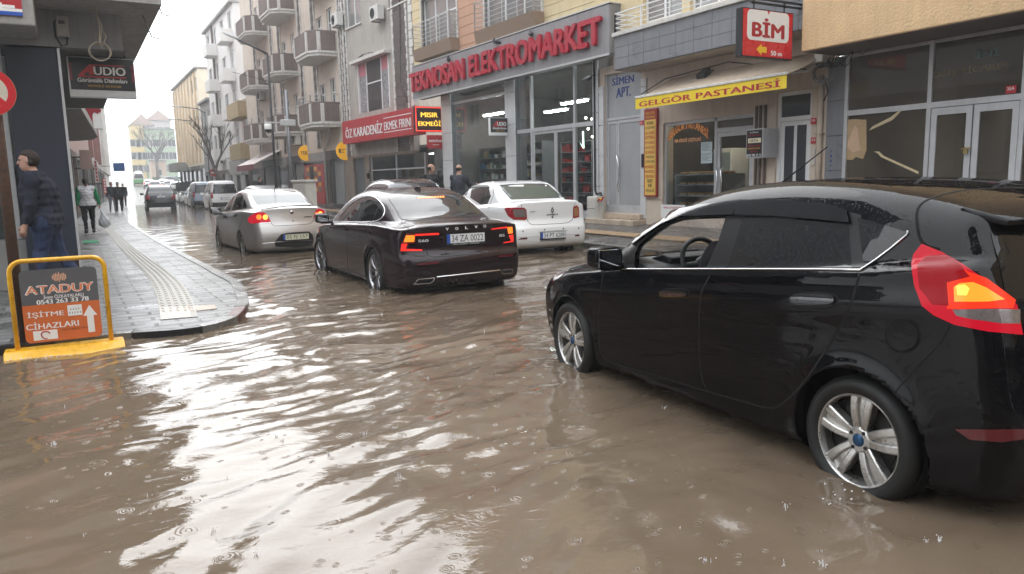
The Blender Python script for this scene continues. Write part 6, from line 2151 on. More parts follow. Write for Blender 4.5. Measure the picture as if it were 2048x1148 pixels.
lines = ['BÖREK', 'ÇEŞİTLERİ', 'KOL BÖREĞİ', 'KIYMALI', 'PEYNİRLİ', 'PATATESLİ', 'SU BÖREĞİ', 'POĞAÇA', 'ÇEŞİTLERİ', 'PEYNİRLİ', 'PATATESLİ', 'ZEYTİNLİ', 'SADE', 'KIR', 'PİDESİ']
for i, tx in enumerate(lines):
 zz = h_ - 0.25 - 0.07 - i * (h_ - 0.36) / len(lines)
 lettering(fc, 'menu_line', tx, M_BLACK if tx in ('BÖREK', 'ÇEŞİTLERİ', 'POĞAÇA', 'KIR', 'PİDESİ', 'SADE') else M_LETTER_RED, (0.005, -0.005, zz), (1, 0, 0), (0, 0, 1), 0.085, min(w_ * 0.74, 0.05 * len(tx)), 0.001, 0.02)
for i, tx in enumerate(('GELGÖR', 'PASTANESİ')):
 lettering(ms, 'menu_title', tx, M_AMBER_TXT, (0, -0.002, h_ - 0.09 - 0.09 * i), (1, 0, 0), (0, 0, 1), 0.07, w_ * 0.72, 0.002, 0.02)
ax0, az_ = FA.uv(1491, 317, -0.45)
ax1, az2 = FA.uv(1526, 256, -0.45)
ad = FA.thing('advert_box', 'square light box with a dark service advert beside the patisserie door', 'sign', (ax0 + ax1) / 2, -0.45, az_)
w_, h_ = ax1 - ax0, az2 - az_
MB().box(-w_ / 2, w_ / 2, 0.01, 0.42, 0, h_).build('box_case', M_ALU, ad, bevel=0.006)
f = MB().box(-w_ / 2 + 0.025, w_ / 2 - 0.025, -0.002, 0.0085, 0.025, h_ - 0.025).build('box_face', M_BLACK, ad)
MB().box(-w_ / 2 + 0.06, w_ / 2 - 0.04, -0.004, -0.0025, h_ * 0.52, h_ * 0.68).build('box_label', mat('label_cream', (0.75, 0.68, 0.5), 0.5), f)
for tx, m_, zz, hh_, ww in (('BU ÜRÜNLER', M_WHITE, 0.88, 0.032, 0.5), ('DOĞALGAZ', M_LETTER_RED, 0.79, 0.04, 0.7), ('USTA', M_BLACK, 0.60, 0.05, 0.5), ('TESİSATI YAPILIR', M_LETTER_RED, 0.43, 0.04, 0.78), ('ANKASTRE FIRIN', M_AMBER_TXT, 0.33, 0.03, 0.74), ('SERVİS', M_LETTER_RED, 0.23, 0.03, 0.5), ('0543 590 33 15', M_WHITE, 0.10, 0.05, 0.86)):
 lettering(f, 'box_lettering', tx, m_, (0, -0.0045, h_ * zz), (1, 0, 0), (0, 0, 1), hh_, w_ * ww, 0.001, 0.02)
gx, gz_ = FA.uv(1184, 438, -0.35)
gm = FA.thing('gas_meter_box', 'white gas meter cabinet with red and yellow valve at the foot of the black pipe', 'meter box', gx, -0.35, 0.30)
MB().box(-0.22, 0.22, 0, 0.25, 0, 0.62).build('cabinet', mat('cabinet_cream', (0.60, 0.58, 0.54), 0.45, noise=0.1, streak=0.2), gm, bevel=0.015)
MB().box(-0.18, 0.18, -0.012, -0.002, 0.05, 0.57).build('cabinet_door', mat('cabinet_cream2', (0.55, 0.53, 0.49), 0.45, noise=0.1, streak=0.2), gm, bevel=0.006)
MB().box(-0.18, 0.14, -0.016, -0.0125, 0.30, 0.315).build('door_slot', M_GROUT, gm)
vb = MB().lathe([(0, -0.03), (0.035, -0.03), (0.035, 0.05), (0, 0.05)], 12, origin=(0.30, 0.05, 0.55), axis='y')
vb.build('valve', M_YELLOW, gm)
MB().tube([(0.26, 0.0, 0.50), (0.31, 0.0, 0.56), (0.38, 0.02, 0.50), (0.44, 0.04, 0.62)], 0.022, 6).build('valve_handle', M_SIGN_RED, gm)
pu = FA.X(1191, 250, -0.1)
gp = FA.thing('gas_pipe', 'black gas pipe running down the white tiled pier beside the entrance', 'pipe', pu, -0.09, 0.3)
z1 = FA.Z(1187, 117, -0.1) - 0.3
MB().tube([(0.0, 0.06, z1), (-0.03, 0, z1 - 0.0), (-0.06, 0, z1 - 0.06), (-0.05, 0, 0.78), (0.0, 0, 0.68), (0.20, 0, 0.70), (0.24, 0, 0.62), (0.22, -0.03, 0.5)], 0.026, 8).build('pipe', M_CABLE, gp, smooth=True)
MB().tube([(-0.06, 0, z1 - 0.06), (0.10, 0, z1 + 0.0), (0.14, 0.05, z1 + 0.0)], 0.026, 8).build('pipe_bend', M_CABLE, gp, smooth=True)
FB = Frame(0.0, 9.15, 0)
sx0, sz1 = FB.uv(1485, 13)
sx1, sz0 = FB.uv(1584, 121)
bm = FB.thing('hanging_sign', 'square red sign with a white panel and a yellow arrow hanging from a steel arm', 'sign', (sx0 + sx1) / 2, 0, sz0)
w_, h_ = sx1 - sx0, sz1 - sz0
MB().box(-w_ / 2, w_ / 2, 0, 0.14, 0, h_).build('sign_case', M_DARK_STEEL, bm, bevel=0.008)
f = MB().box(-w_ / 2 + 0.02, w_ / 2 - 0.02, -0.004, -0.001, 0.02, h_ - 0.02).build('sign_face', mat('sign_red_bright', (0.62, 0.012, 0.02), 0.3, noise=0.04, coat=0.4), bm)
cw_, ch_ = w_ * 0.41, h_ * 0.31
cz_ = h_ * 0.66
pts = []
for sx_, sz_, a0 in ((1, 1, 0), (-1, 1, 90), (-1, -1, 180), (1, -1, 270)):
 for a in np.linspace(a0, a0 + 90, 6):
  pts.append((sx_ * (cw_ - 0.09) + 0.09 * math.cos(R(a)), -0.007, cz_ + sz_ * (ch_ - 0.09) + 0.09 * math.sin(R(a))))
 if (sx_, sz_) == (1, 1):
  pts += [(0.035, -0.007, cz_ + ch_), (0.0, -0.007, cz_ + ch_ - 0.06), (-0.035, -0.007, cz_ + ch_)]
wp = MB().prism(pts, (0, 0.002, 0)).build('white_panel', M_WHITE, f)
lettering(wp, 'sign_lettering', 'BİM', M_SIGN_RED, (0, -0.0075, cz_ - 0.03), (1, 0, 0), (0, 0, 1), h_ * 0.40, w_ * 0.64, 0.002, 0.042)
ar = [(-0.20, 0.0), (-0.10, 0.07), (-0.10, 0.035), (0.0, 0.035), (0.0, -0.035), (-0.10, -0.035), (-0.10, -0.07)]
MB().prism([(x * w_ * 1.0 - 0.03, -0.007, h_ * 0.17 + z * w_ * 1.1) for x, z in ar], (0, 0.002, 0)).build('arrow', mat('arrow_yellow', (0.85, 0.52, 0.02), 0.4), f)
lettering(f, 'sign_lettering', '50 m', M_WHITE, (w_ * 0.17, -0.006, h_ * 0.115), (1, 0, 0), (0, 0, 1), h_ * 0.10, w_ * 0.22, 0.002, 0.03)
ab = MB()
for dz_ in (0.09, 0.16):
 ab.box(-w_ * 0.3, w_ * 0.85, 0.03, 0.07, h_ + dz_, h_ + dz_ + 0.03)
for xx in (-w_ * 0.25, w_ * 0.35):
 ab.box(xx, xx + 0.02, 0.04, 0.06, h_, h_ + 0.16)
ab.build('bracket', M_DARK_STEEL, bm)
FC = Frame(12.0, 15.0, -88)
Cb = Bld(FC, 'siding_building', 'cream and salmon sided building over the electrical goods shop', base=-6.5)
cx0, cx1 = FC.X(822, 134), FC.X(1222, 9)
sy = -0.45
px0, px1 = FC.X(825, 165, sy), FC.X(1219, 55, sy)
pz0, pz1 = FC.Z(1020, 153, sy), FC.Z(1020, 72, sy)
sg = FC.thing('shop_sign', 'long grey fascia with big red raised capitals above the electrical shop', 'sign', (px0 + px1) / 2, sy, pz0)
w_, h_ = px1 - px0, pz1 - pz0
b = MB()
n_ = 9
for i in range(n_):
 b.box(-w_ / 2 + w_ * i / n_ + 0.003, -w_ / 2 + w_ * (i + 1) / n_ - 0.003, 0, 0.06, 0.0, h_)
b.build('fascia_panel', M_SIGN_GREY, sg)
MB().box(-w_ / 2, w_ / 2, 0.06, 0.44, -0.0, h_ + 0.02).build('fascia_box', mat('fascia_box', (0.20, 0.20, 0.205), 0.6, streak=0.2), sg)
MB().box(-w_ / 2 - 0.02, w_ / 2 + 0.02, -0.02, 0.44, h_ + 0.022, h_ + 0.05).build('fascia_cap', M_STEEL_PAINT, sg)
MB().box(-w_ / 2, w_ / 2, -0.015, 0.0, -0.05, 0.0).build('fascia_lip', M_STEEL_PAINT, sg)
for tx, u0, u1, vm0, vm1 in (('TEKNOSAN', 823, 931, 0, 0), ('ELEKTROMARKET', 943, 1207, 0, 0)):
 xa, xb = FC.X(u0, 150, sy) - (px0 + px1) / 2, FC.X(u1, 90, sy) - (px0 + px1) / 2
 lettering(sg, 'raised_letters', tx, M_LETTER_RED, ((xa + xb) / 2, -0.07, h_ * 0.50), (1, 0, 0), (0, 0, 1), h_ * 0.60, xb - xa, 0.09, 0.042)
for i, (u, v) in enumerate(((993, 87), (1061, 71), (897, 122))):
 xx, zz = FC.uv(u, v, sy - 0.05)
 pg = MB()
 pg.sphere((0, 0, 0.10), (0.13, 0.06, 0.065), 10, 7)
 pg.sphere((-0.10, 0, 0.175), (0.04, 0.035, 0.04), 8, 6)
 pg.tube([(-0.09, 0, 0.13), (-0.10, 0, 0.17)], [0.045, 0.035], 8)
 pg.tube([(0.08, 0, 0.09), (0.24, 0, 0.03)], [0.05, 0.02], 8)
 pg.tube([(-0.135, 0, 0.175), (-0.165, 0, 0.165)], [0.012, 0.003], 5)
 o = pg.build('pigeon', mat('pigeon_feathers', (0.035, 0.036, 0.042), 0.7, noise=0.5, nscale=20), smooth=True)
 p = FC.world(xx, sy - 0.05, zz - 0.05)
 o.location = p
 o.rotation_euler = (0, 0, R(-88 + (20, -30, 150)[i]))
 tag(o, ('dark pigeon perched above the letter K of the shop sign', 'dark pigeon perched above the letter O of the shop sign, nearer the right end', 'dark pigeon perched above the left word of the shop sign')[i], 'pigeon', 'pigeons on the shop sign')
zt0 = pz1 + 0.02
w1 = (FC.X(846, 60), FC.X(916, 60), FC.Z(880, 90), 7.9)
w2 = (FC.X(972, 30), FC.X(1085, 10), FC.Z(1028, 45), 7.9)
holes = [w1, w2]
for fl in (1,):
 holes += [(w1[0], w1[1], w1[2] + 3.0 * fl, w1[3] + 3.0 * fl), (w2[0], w2[1], w2[2] + 3.0 * fl, w2[3] + 3.0 * fl)]
Cb.part(wall_mb(MB(), cx0 + 0.35, cx1 + 0.3, zt0 - 0.3, 12.6, holes, y=0.0), 'upper_wall', M_GROUT)
s1, s2 = FC.X(917, 60), FC.X(969, 40)
b = MB()
rows_mb(b, cx0 + 0.35, s1, zt0, 12.6, 0.30, None, holes, y=-0.002, proud=0.03, gap=0.014)
Cb.part(b, 'cream_boards', M_SIDING_CREAM)
b = MB()
rows_mb(b, FC.X(1086, 20), cx1 + 0.3, zt0, 12.6, 0.30, None, holes, y=-0.002, proud=0.03, gap=0.014)
Cb.part(b, 'cream_boards', M_SIDING_CREAM)
b = MB()
rows_mb(b, s1, FC.X(1086, 20), zt0, 12.6, 0.30, None, holes, y=-0.002, proud=0.03, gap=0.014)
Cb.part(b, 'salmon_boards', M_SIDING_SALMON)
b = MB()
z = zt0 - 1.3
k = 0
while z < 12:
 b.box(cx0 + 0.02, cx0 + (0.36 if k % 2 else 0.28), -0.06, 0.1, z + 0.01, z + 0.30)
 z += 0.31
 k += 1
Cb.part(b, 'corner_quoin', M_QUOIN, bevel=0.015)
for i, h in enumerate(holes):
 Cb.win(h[0], h[1], h[2], h[3], 0.08, 3 if h[1] - h[0] > 1.6 else 2, 0.6, M_PVC, M_WINDOW_CURT, sill=False)
 b = MB()
 ft = MB()
 for a in ((h[0] - 0.09, h[0], h[2], h[3] + 0.09), (h[1], h[1] + 0.09, h[2], h[3] + 0.09), (h[0], h[1], h[3], h[3] + 0.09)):
  ft.box(a[0], a[1], -0.06, 0.02, a[2], a[3])
 Cb.part(ft, 'window_surround', M_QUOIN)
 b.prism([(h[0] - 0.12, -0.40, h[2] - 0.002), (h[0] - 0.12, -0.034, h[2] - 0.002), (h[0] - 0.12, -0.034, h[2] - 0.40), (h[0] - 0.12, -0.32, h[2] - 0.40)], (h[1] - h[0] + 0.24, 0, 0))
 Cb.part(b, 'flower_box', M_PEBBLE)
 Cb.rail([(h[0] - 0.09, -0.02, h[2]), (h[0] - 0.09, -0.37, h[2]), (h[1] + 0.09, -0.37, h[2]), (h[1] + 0.09, -0.02, h[2])], 0.85, M_STEEL_PAINT, 0.013, 6, 0.75)
b = MB()
pil = [(FC.X(886, 280), FC.X(904, 280)), (FC.X(1013, 280), FC.X(1031, 260)), (FC.X(1188, 260), FC.X(1197, 260))]
for x0, x1 in pil:
 b.box(x0, x1, 0.0, 0.4, 0.2, pz0 + 0.3)
Cb.part(b, 'pier', M_GROUT)
b = MB()
for x0, x1 in pil:
 rows_mb(b, x0 - 0.01, x1 + 0.01, 0.22, pz0, 0.95, None, y=0.0, proud=0.03, gap=0.014)
Cb.part(b, 'pier_cladding', M_TILE_WHITE)
b = MB()
tz = FC.Z(1110, 255)
fx = [FC.X(u, 280) for u in (1060, 1146)]
g0, g1 = pil[0][1], pil[1][0]
h0, h1 = pil[1][1], pil[2][0]
zb_ = 0.42
b.box(g0, g1, 0.05, 0.12, zb_ - 0.1, zb_ + 0.08)
b.box(g0, g1, 0.05, 0.12, FC.Z(960, 196) - 0.03, FC.Z(960, 196) + 0.05)
b.box(h0, h1, 0.05, 0.12, tz - 0.05, tz + 0.06)
for x in fx:
 b.box(x - 0.04, x + 0.04, 0.045, 0.125, zb_ - 0.1, pz0)
b.box(h0, fx[0] - 0.04, 0.05, 0.12, zb_ - 0.1, zb_ + 0.1)
b.box(fx[1] + 0.04, h1, 0.05, 0.12, zb_ - 0.1, zb_ + 0.1)
Cb.part(b, 'shopfront_frame', M_ALU)
for x0, x1, z0, z1 in ((g0, g1, zb_ + 0.08, pz0), (h0, fx[0] - 0.04, tz + 0.06, pz0), (fx[0] + 0.04, fx[1] - 0.04, tz + 0.06, pz0), (fx[1] + 0.04, h1, tz + 0.06, pz0), (h0, fx[0] - 0.04, zb_ + 0.1, tz - 0.05), (fx[1] + 0.04, h1, zb_ + 0.1, tz - 0.05)):
 Cb.part(MB().box(x0, x1, 0.08, 0.088, z0, z1), 'shop_window', M_SHOPGLASS)
dm = FC.X(1107, 300)
for x0, x1 in ((fx[0] + 0.045, dm - 0.005), (dm + 0.005, fx[1] - 0.045)):
 d = MB()
 d.box(x0, x0 + 0.06, 0.07, 0.11, zb_ - 0.1, tz - 0.06)
 d.box(x1 - 0.06, x1, 0.07, 0.11, zb_ - 0.1, tz - 0.06)
 d.box(x0 + 0.06, x1 - 0.06, 0.07, 0.11, tz - 0.13, tz - 0.06)
 d.box(x0 + 0.06, x1 - 0.06, 0.07, 0.11, zb_ - 0.1, zb_ + 0.05)
 o = Cb.part(d, 'sliding_door', M_ALU)
 MB().box(x0 + 0.06, x1 - 0.06, 0.085, 0.093, zb_ + 0.05, tz - 0.13).build('pane', M_SHOPGLASS, o)
b = MB()
b.box(g0 - 0.2, h1 + 0.2, 5.0, 5.1, 0.2, pz0 + 0.2)
b.box(g0 - 0.3, g0 - 0.2, 0.4, 5.0, 0.2, pz0 + 0.2)
b.box(h1 + 0.2, h1 + 0.3, 0.4, 5.0, 0.2, pz0 + 0.2)
b.box(g0 - 0.2, h1 + 0.2, 0.4, 5.0, pz0 + 0.02, pz0 + 0.1)
b.box(g0 - 0.2, h1 + 0.2, 0.13, 5.0, 0.2, 0.31)
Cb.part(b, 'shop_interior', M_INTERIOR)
goods = [mat('goods_white', (0.55, 0.55, 0.53), 0.5), mat('goods_red', (0.30, 0.02, 0.02), 0.5), mat('goods_dark', (0.03, 0.03, 0.035), 0.4), mat('goods_green', (0.10, 0.14, 0.10), 0.5), mat('goods_tan', (0.28, 0.19, 0.10), 0.6), mat('goods_blue', (0.05, 0.12, 0.22), 0.5)]
rr = random.Random(11)
def shelf_unit(fr, x0, x1, y, z0, z1, label, depth=0.45, rows=5, mix=(0, 0, 2, 3, 4, 5)):
 t = fr.thing('display_shelf', label, 'shelf', (x0 + x1) / 2, y, z0)
 w_ = (x1 - x0) / 2
 H = z1 - z0
 b = MB()
 for k in range(rows + 1):
  z = H * k / rows
  b.box(-w_, w_, 0, depth, z, z + 0.02)
 b.box(-w_, w_, depth, depth + 0.02, 0, H)
 for xx in (-w_, w_ - 0.03):
  b.box(xx, xx + 0.03, -0.0, depth, 0.02, H)
 b.build('shelving', M_SHELF, t)
 mbs = {}
 for k in range(rows):
  x = -w_ + 0.05
  while x < w_ - 0.12:
   bw, bh, bd = rr.uniform(0.08, 0.26), rr.uniform(0.12, 0.8) * H / rows, rr.uniform(0.1, depth - 0.05)
   if x + bw > w_ - 0.04:
    break
   z = H * k / rows + 0.021
   mbs.setdefault(rr.choice(mix), MB()).box(x, x + bw, 0.03, 0.03 + bd, z, z + min(bh, H / rows - 0.05))
   x += bw + rr.uniform(0.01, 0.06)
 for i, m_ in mbs.items():
  o = m_.build('boxed_goods', goods[i], t)
  o['kind'] = 'stuff'
 return t
shelf_unit(FC, g0 + 0.1, g1 - 1.4, 1.0, 0.32, 2.5, 'shelf of intercom panels and boxes behind the left pane of the electrical shop', rows=6)
shelf_unit(FC, g1 - 1.3, g1 - 0.1, 1.4, 0.32, 2.6, 'shelf of white boxes behind the pane next to the middle pier', rows=6, mix=(0, 0, 0, 4, 2))
shelf_unit(FC, h0 + 0.1, fx[0] + 0.9, 1.6, 0.32, 2.5, 'red backed shelf of tools behind the sliding door of the electrical shop', rows=7, mix=(1, 1, 2, 2, 1))
shelf_unit(FC, fx[0] + 1.1, fx[1] + 0.2, 2.6, 0.32, 2.4, 'shelf of small parts deep inside behind the right door leaf', rows=8, mix=(0, 3, 2, 3))
shelf_unit(FC, fx[1] + 0.1, h1 - 0.05, 1.5, 0.32, 2.5, 'shelf of green and white boxes behind the right pane of the electrical shop', rows=8, mix=(0, 3, 3, 2, 4))
lamp_m = mat('lamp_lit', (0.9, 0.9, 0.8), 0.4, emit=(1.0, 0.95, 0.8), estr=14)
ch = FC.thing('pendant_lamps', 'cluster of small lit show lamps hanging inside the right of the electrical shop', 'lamps', fx[1] - 0.2, 1.2, 3.0)
for i in range(26):
 xx, yy, zz = rr.uniform(-1.4, 0.9), rr.uniform(-0.3, 1.2), rr.uniform(-0.45, 0.15)
 b = MB().tube([(xx, yy, zz + 0.05), (xx, yy, 1.2)], 0.004, 4)
 o = b.build('cord', M_CABLE, ch)
 MB().sphere((xx, yy, zz), rr.choice((0.03, 0.035, 0.045)), 8, 6).build('bulb', lamp_m, o, smooth=True)
ac = FC.thing('arrow_lamp', 'lit white arrow shaped lamp behind the right pane of the electrical shop', 'lamp', FC.X(1166, 285, 0.4), 0.4, FC.Z(1166, 285, 0.4))
MB().tube([(0.0, 0, 0.30), (0.02, 0, -0.15), (-0.16, 0, 0.02), (0.02, 0, -0.15), (0.18, 0, 0.05), (0.05, 0, 0.10)], 0.022, 6).build('tube', mat('neon_white', (0.8, 1, 0.9), 0.4, emit=(0.75, 1.0, 0.85), estr=4), ac)
tl_m = mat('fill_tube_lit', (0.9, 0.9, 0.9), 0.4, emit=(0.95, 1.0, 1.0), estr=65)  # ceiling tubes added to lighten the dark electrical shop behind its panes
for i, (xx, yy, lb) in enumerate(((g0 + 1.2, 1.0, 'added ceiling tube brightening the left shelves of the electrical shop'), (g1 - 0.7, 2.4, 'added ceiling tube brightening the depth behind the pane by the middle pier'), (fx[0] + 0.6, 1.2, 'added ceiling tube brightening the space just inside the sliding door'), (fx[1] - 0.4, 3.2, 'added ceiling tube brightening the depth behind the door leaves'))):
 t = FC.thing('tube_light', lb, 'lamp', xx, yy, 3.6)
 MB().box(-0.6, 0.6, -0.05, 0.05, 0, 0.05).build('tube', tl_m, t)
 MB().box(-0.65, 0.65, -0.09, 0.09, 0.052, 0.10).build('fitting', M_WHITE, t)
t = FA.thing('tube_light', 'added warm ceiling tube brightening the inside of the patisserie', 'lamp', (wx0 + dx1) / 2, 1.2, 2.8)  # warm tube added to lighten the patisserie interior
MB().box(-0.6, 0.6, -0.05, 0.05, 0, 0.05).build('tube', mat('fill_tube_warm', (0.9, 0.8, 0.7), 0.4, emit=(1.0, 0.85, 0.65), estr=36), t)
MB().box(-0.65, 0.65, -0.09, 0.09, 0.052, 0.12).build('fitting', M_WHITE, t)
for i, (u, v, lb) in enumerate(((1045, 150, 'silver flood lamp under the fascia above the narrow pane'), (1175, 160, 'black flood lamp under the fascia near the entrance pier'))):
 xx, zz = FC.uv(u, v, -0.3)
 fl = FC.thing('flood_lamp', lb, 'lamp', xx, -0.3, zz, 'flood lamps under the fascia')
 MB().prism([(-0.13, -0.08, -0.07), (0.13, -0.08, -0.07), (0.11, 0.08, 0.03), (-0.11, 0.08, 0.03)], (0, -0.03, 0.08)).build('lamp_head', M_GREY_STEEL if i == 0 else M_DARK_STEEL, fl, bevel=0.01)
 MB().tube([(0, 0.03, 0.03), (0.0, 0.15, 0.12), (0.0, 0.25, 0.14)], 0.014, 6).build('bracket', M_DARK_STEEL, fl)
def audio_face(par, w, h, y, zc, k=1.0):
 """The dealer board: red A with wings, white outlined capitals, two lines below."""
 s = w
 lettering(par, 'board_lettering', 'UDIO', M_WHITE, (0.12 * s, y, zc + 0.11 * h), (1, 0, 0), (0, 0, 1), 0.26 * h, 0.48 * s, 0.003, 0.03)
 a = MB()
 r = mat('audio_red', (0.50, 0.03, 0.035), 0.4)
 P = lambda q: [(x * s, y - 0.002, zc + z * h) for x, z in q]
 a.prism(P([(-0.36, -0.06), (-0.18, 0.30), (-0.10, 0.30), (-0.12, -0.02), (-0.19, -0.02), (-0.19, 0.05), (-0.24, 0.05), (-0.27, -0.06)]), (0, 0.002, 0))
 a.prism(P([(-0.18, 0.305), (0.34, 0.305), (0.34, 0.275), (-0.19, 0.275)]), (0, 0.0021, 0))
 a.prism(P([(-0.36, -0.10), (0.36, -0.10), (0.36, -0.065), (-0.34, -0.065)]), (0, 0.0021, 0))
 a.build('board_emblem', r, par)
 lettering(par, 'board_lettering', 'Görüntülü Diafonları', M_WHITE, (0.0, y, zc - 0.19 * h), (1, 0, 0), (0, 0, 1), 0.13 * h, 0.74 * s, 0.002, 0.025)
 lettering(par, 'board_lettering', 'YETKİLİ SATICISI', M_AMBER_TXT, (0.02 * s, y, zc - 0.36 * h), (1, 0, 0), (0, 0, 1), 0.085 * h, 0.5 * s, 0.002, 0.02)
def hanging_board(fr, name, label, u0, v0, u1, v1, face, thick=0.12, frame=M_PVC):
 x0, z1 = fr.uv(u0, v0)
 x1, z0 = fr.uv(u1, v1)
 t = fr.thing(name, label, 'sign', (x0 + x1) / 2, 0, z0)
 w, h = x1 - x0, z1 - z0
 MB().box(-w / 2, w / 2, 0, thick, 0, h).build('sign_case', frame, t, bevel=0.006)
 face(t, w, h)
 return t
def face_audio(t, w, h):
 f = MB().box(-w / 2 + 0.01, w / 2 - 0.01, -0.004, -0.001, h * 0.17, h - 0.01).build('sign_face', M_BLACK, t)
 audio_face(f, w, h * 0.82, -0.005, h * 0.56)
FS = Frame(0, FC.world(FC.X(1013, 255), 0, 0)[1] - 0.1, 0)
o = hanging_board(FS, 'hanging_sign', 'small black dealer board hanging from the middle pier of the electrical shop', 980, 235, 1018, 271, face_audio)
MB().tube([(0.3, 0.06, 0.62), (0.62, 0.06, 0.62), (0.62, 0.06, 0.2)], 0.02, 6).build('bracket', M_DARK_STEEL, o)
def face_led(t, w, h):
 f = MB().box(-w / 2 + 0.01, w / 2 - 0.01, -0.004, -0.001, 0.01, h - 0.01).build('sign_face', M_LED_BOARD, t)
 lettering(f, 'led_lettering', 'MISIR', M_LED_YELLOW, (0.02, -0.005, h * 0.67), (1, 0, 0), (0, 0, 1), h * 0.19, w * 0.62, 0.003, 0.025)
 lettering(f, 'led_lettering', 'EKMEĞİ', M_LED_YELLOW, (0.02, -0.005, h * 0.35), (1, 0, 0), (0, 0, 1), h * 0.24, w * 0.82, 0.003, 0.025)
 b = MB()
 n = 15
 for i in range(n):
  for z in (0.035, h - 0.035):
   x = -w / 2 + 0.04 + (w - 0.08) * i / (n - 1)
   b.box(x - 0.028, x + 0.028, -0.008, -0.004, z - 0.016, z + 0.016)
 for i in range(1, 12):
  for x in (-w / 2 + 0.035, w / 2 - 0.035):
   z = 0.035 + (h - 0.07) * i / 12
   b.box(x - 0.016, x + 0.016, -0.008, -0.004, z - 0.024, z + 0.024)
 o = b.build('led_border', M_LED_RED, f)
FL = Frame(0, FC.world(FC.X(886, 240), 0, 0)[1] + 0.3, 0)
hanging_board(FL, 'led_sign', 'red edged light board with yellow bread lettering beside the bakery sign', 829, 212, 886, 264, face_led, 0.15, M_DARK_STEEL)
def face_net(t, w, h):
 f = MB().box(-w / 2 + 0.01, w / 2 - 0.01, -0.004, -0.001, 0.01, h - 0.01).build('sign_face', M_SIGN_RED, t)
 lettering(f, 'sign_lettering', 'netelsan', M_WHITE, (0, -0.005, h * 0.60), (1, 0, 0), (0, 0, 1), h * 0.24, w * 0.84, 0.002, 0.02)
 MB().box(-w * 0.2, w * 0.2, -0.006, -0.004, h * 0.26, h * 0.30).build('underline', M_WHITE, f)
FN = Frame(0, FC.world(FC.X(888, 240), 0, 0)[1] + 0.15, 0)
hanging_board(FN, 'hanging_sign', 'small plain red board below the lit bread board', 855, 270, 888, 297, face_net, 0.10, M_SIGN_RED)
FD = Frame(*FC.world(FC.X(822, 134) + 0.02, 0, 0)[:2], -87)
D = Bld(FD, 'stucco_building', 'stained grey stucco building with dark stone strips above the bakery', base=-4.0)
dx_l, dx_r = FD.X(682, 200), -0.02
bw = FD.X(742, 160)
bigw = (FD.X(716, 160), FD.X(779, 160), FD.Z(745, 222), FD.Z(745, 120))
upw = (FD.X(691, 25), FD.X(722, 25), FD.Z(706, 52), FD.Z(706, 52) + 1.7)
holes = [bigw, upw, (upw[0] + 4.6, upw[1] + 4.8, upw[2], upw[3])]
for fl in (1,):
 holes.append((upw[0], upw[1], upw[2] + 3 * fl, upw[3] + 3 * fl))
s0, s1_ = FD.X(786, 100), FD.X(817, 100)
t0_, t1_ = FD.X(683, 100), FD.X(695, 100)
D.part(wall_mb(MB(), dx_l, dx_r, 2.6, 12.2, holes), 'upper_wall', M_STUCCO_GREY)
for a0, a1 in ((s0, s1_), (t0_, t1_)):
 b = MB()
 rows_mb(b, a0 + 0.13, a1 - 0.13, 2.6, 12.2, 0.30, 0.75, y=-0.002, proud=0.02, gap=0.012)
 D.part(b, 'stone_strip', M_BRICK_DARK)
 for q, sg_ in ((a0, 1), (a1, -1)):
  b = MB()
  z, k = 2.6, 0
  while z < 12:
   e = 0.16 if k % 2 else 0.11
   b.box(q, q + sg_ * e, -0.05, 0, z + 0.01, z + 0.22)
   z += 0.23
   k += 1
  D.part(b, 'stone_edging', M_QUOIN, bevel=0.012)
for h in holes[1:]:
 D.win(h[0], h[1], h[2], h[3], 0.08, 2, None, M_PVC, M_WINDOW_CURT)
h = bigw
b = MB()
for x0, x1 in ((h[0], h[0] + 0.08), (h[1] - 0.08, h[1])):
 b.box(x0, x1, -0.02, 0.1, h[2], h[3])
f1, f2 = h[0] + (h[1] - h[0]) * 0.27, h[0] + (h[1] - h[0]) * 0.74
b.box(f1 - 0.03, f1 + 0.03, 0.02, 0.1, h[2], h[3])
b.box(f2 - 0.03, f2 + 0.03, 0.02, 0.1, h[2], h[3])
b.box(f1 + 0.03, f2 - 0.03, 0.02, 0.1, h[2] + 1.15, h[2] + 1.20)
o = D.part(b, 'window', M_PVC)
MB().box(f1 + 0.03, f2 - 0.03, 0.05, 0.07, h[2], h[3]).build('pane', mat('dark_shutter', (0.035, 0.03, 0.03), 0.5, noise=0.3, nscale=3, streak=0.3), o)
for x0, x1 in ((h[0] + 0.08, f1 - 0.03), (f2 + 0.03, h[1] - 0.08)):
 MB().box(x0, x1, 0.05, 0.07, h[2] + 1.55, h[3]).build('pink_panel', mat('pink_panel', (0.50, 0.16, 0.20), 0.6), o)
 MB().box(x0, x1, 0.05, 0.07, h[2], h[2] + 1.55).build('lace_panel', mat('lace_panel', (0.30, 0.29, 0.30), 0.7, noise=1.0, nscale=14), o)
b = MB().box(h[0] - 0.25, h[1] + 0.25, -0.30, -0.003, h[3] + 0.02, h[3] + 0.16)
D.part(b, 'shutter_box', M_QUOIN, bevel=0.02)
air_conditioner(FD, FD.X(750, 20, -0.3), FD.Z(750, 41, -0.3), label='white air conditioner on the stucco wall above the dark bakery window')
xx, zz = FD.uv(724, 113, -0.5)
fl = FD.thing('flood_lamp', 'black flood lamp on an arm above the dark bakery window', 'lamp', xx, -0.5, zz)
MB().prism([(-0.16, -0.1, -0.05), (0.16, -0.1, -0.05), (0.08, 0.05, 0.05), (-0.08, 0.05, 0.05)], (0, 0.0, 0.06)).build('lamp_head', M_DARK_STEEL, fl, bevel=0.01)
MB().tube([(0.1, 0, 0.05), (0.5, 0.05, 0.08), (0.7, 0.45, 0.1)], 0.014, 6).build('bracket', M_DARK_STEEL, fl)
ry = -0.55
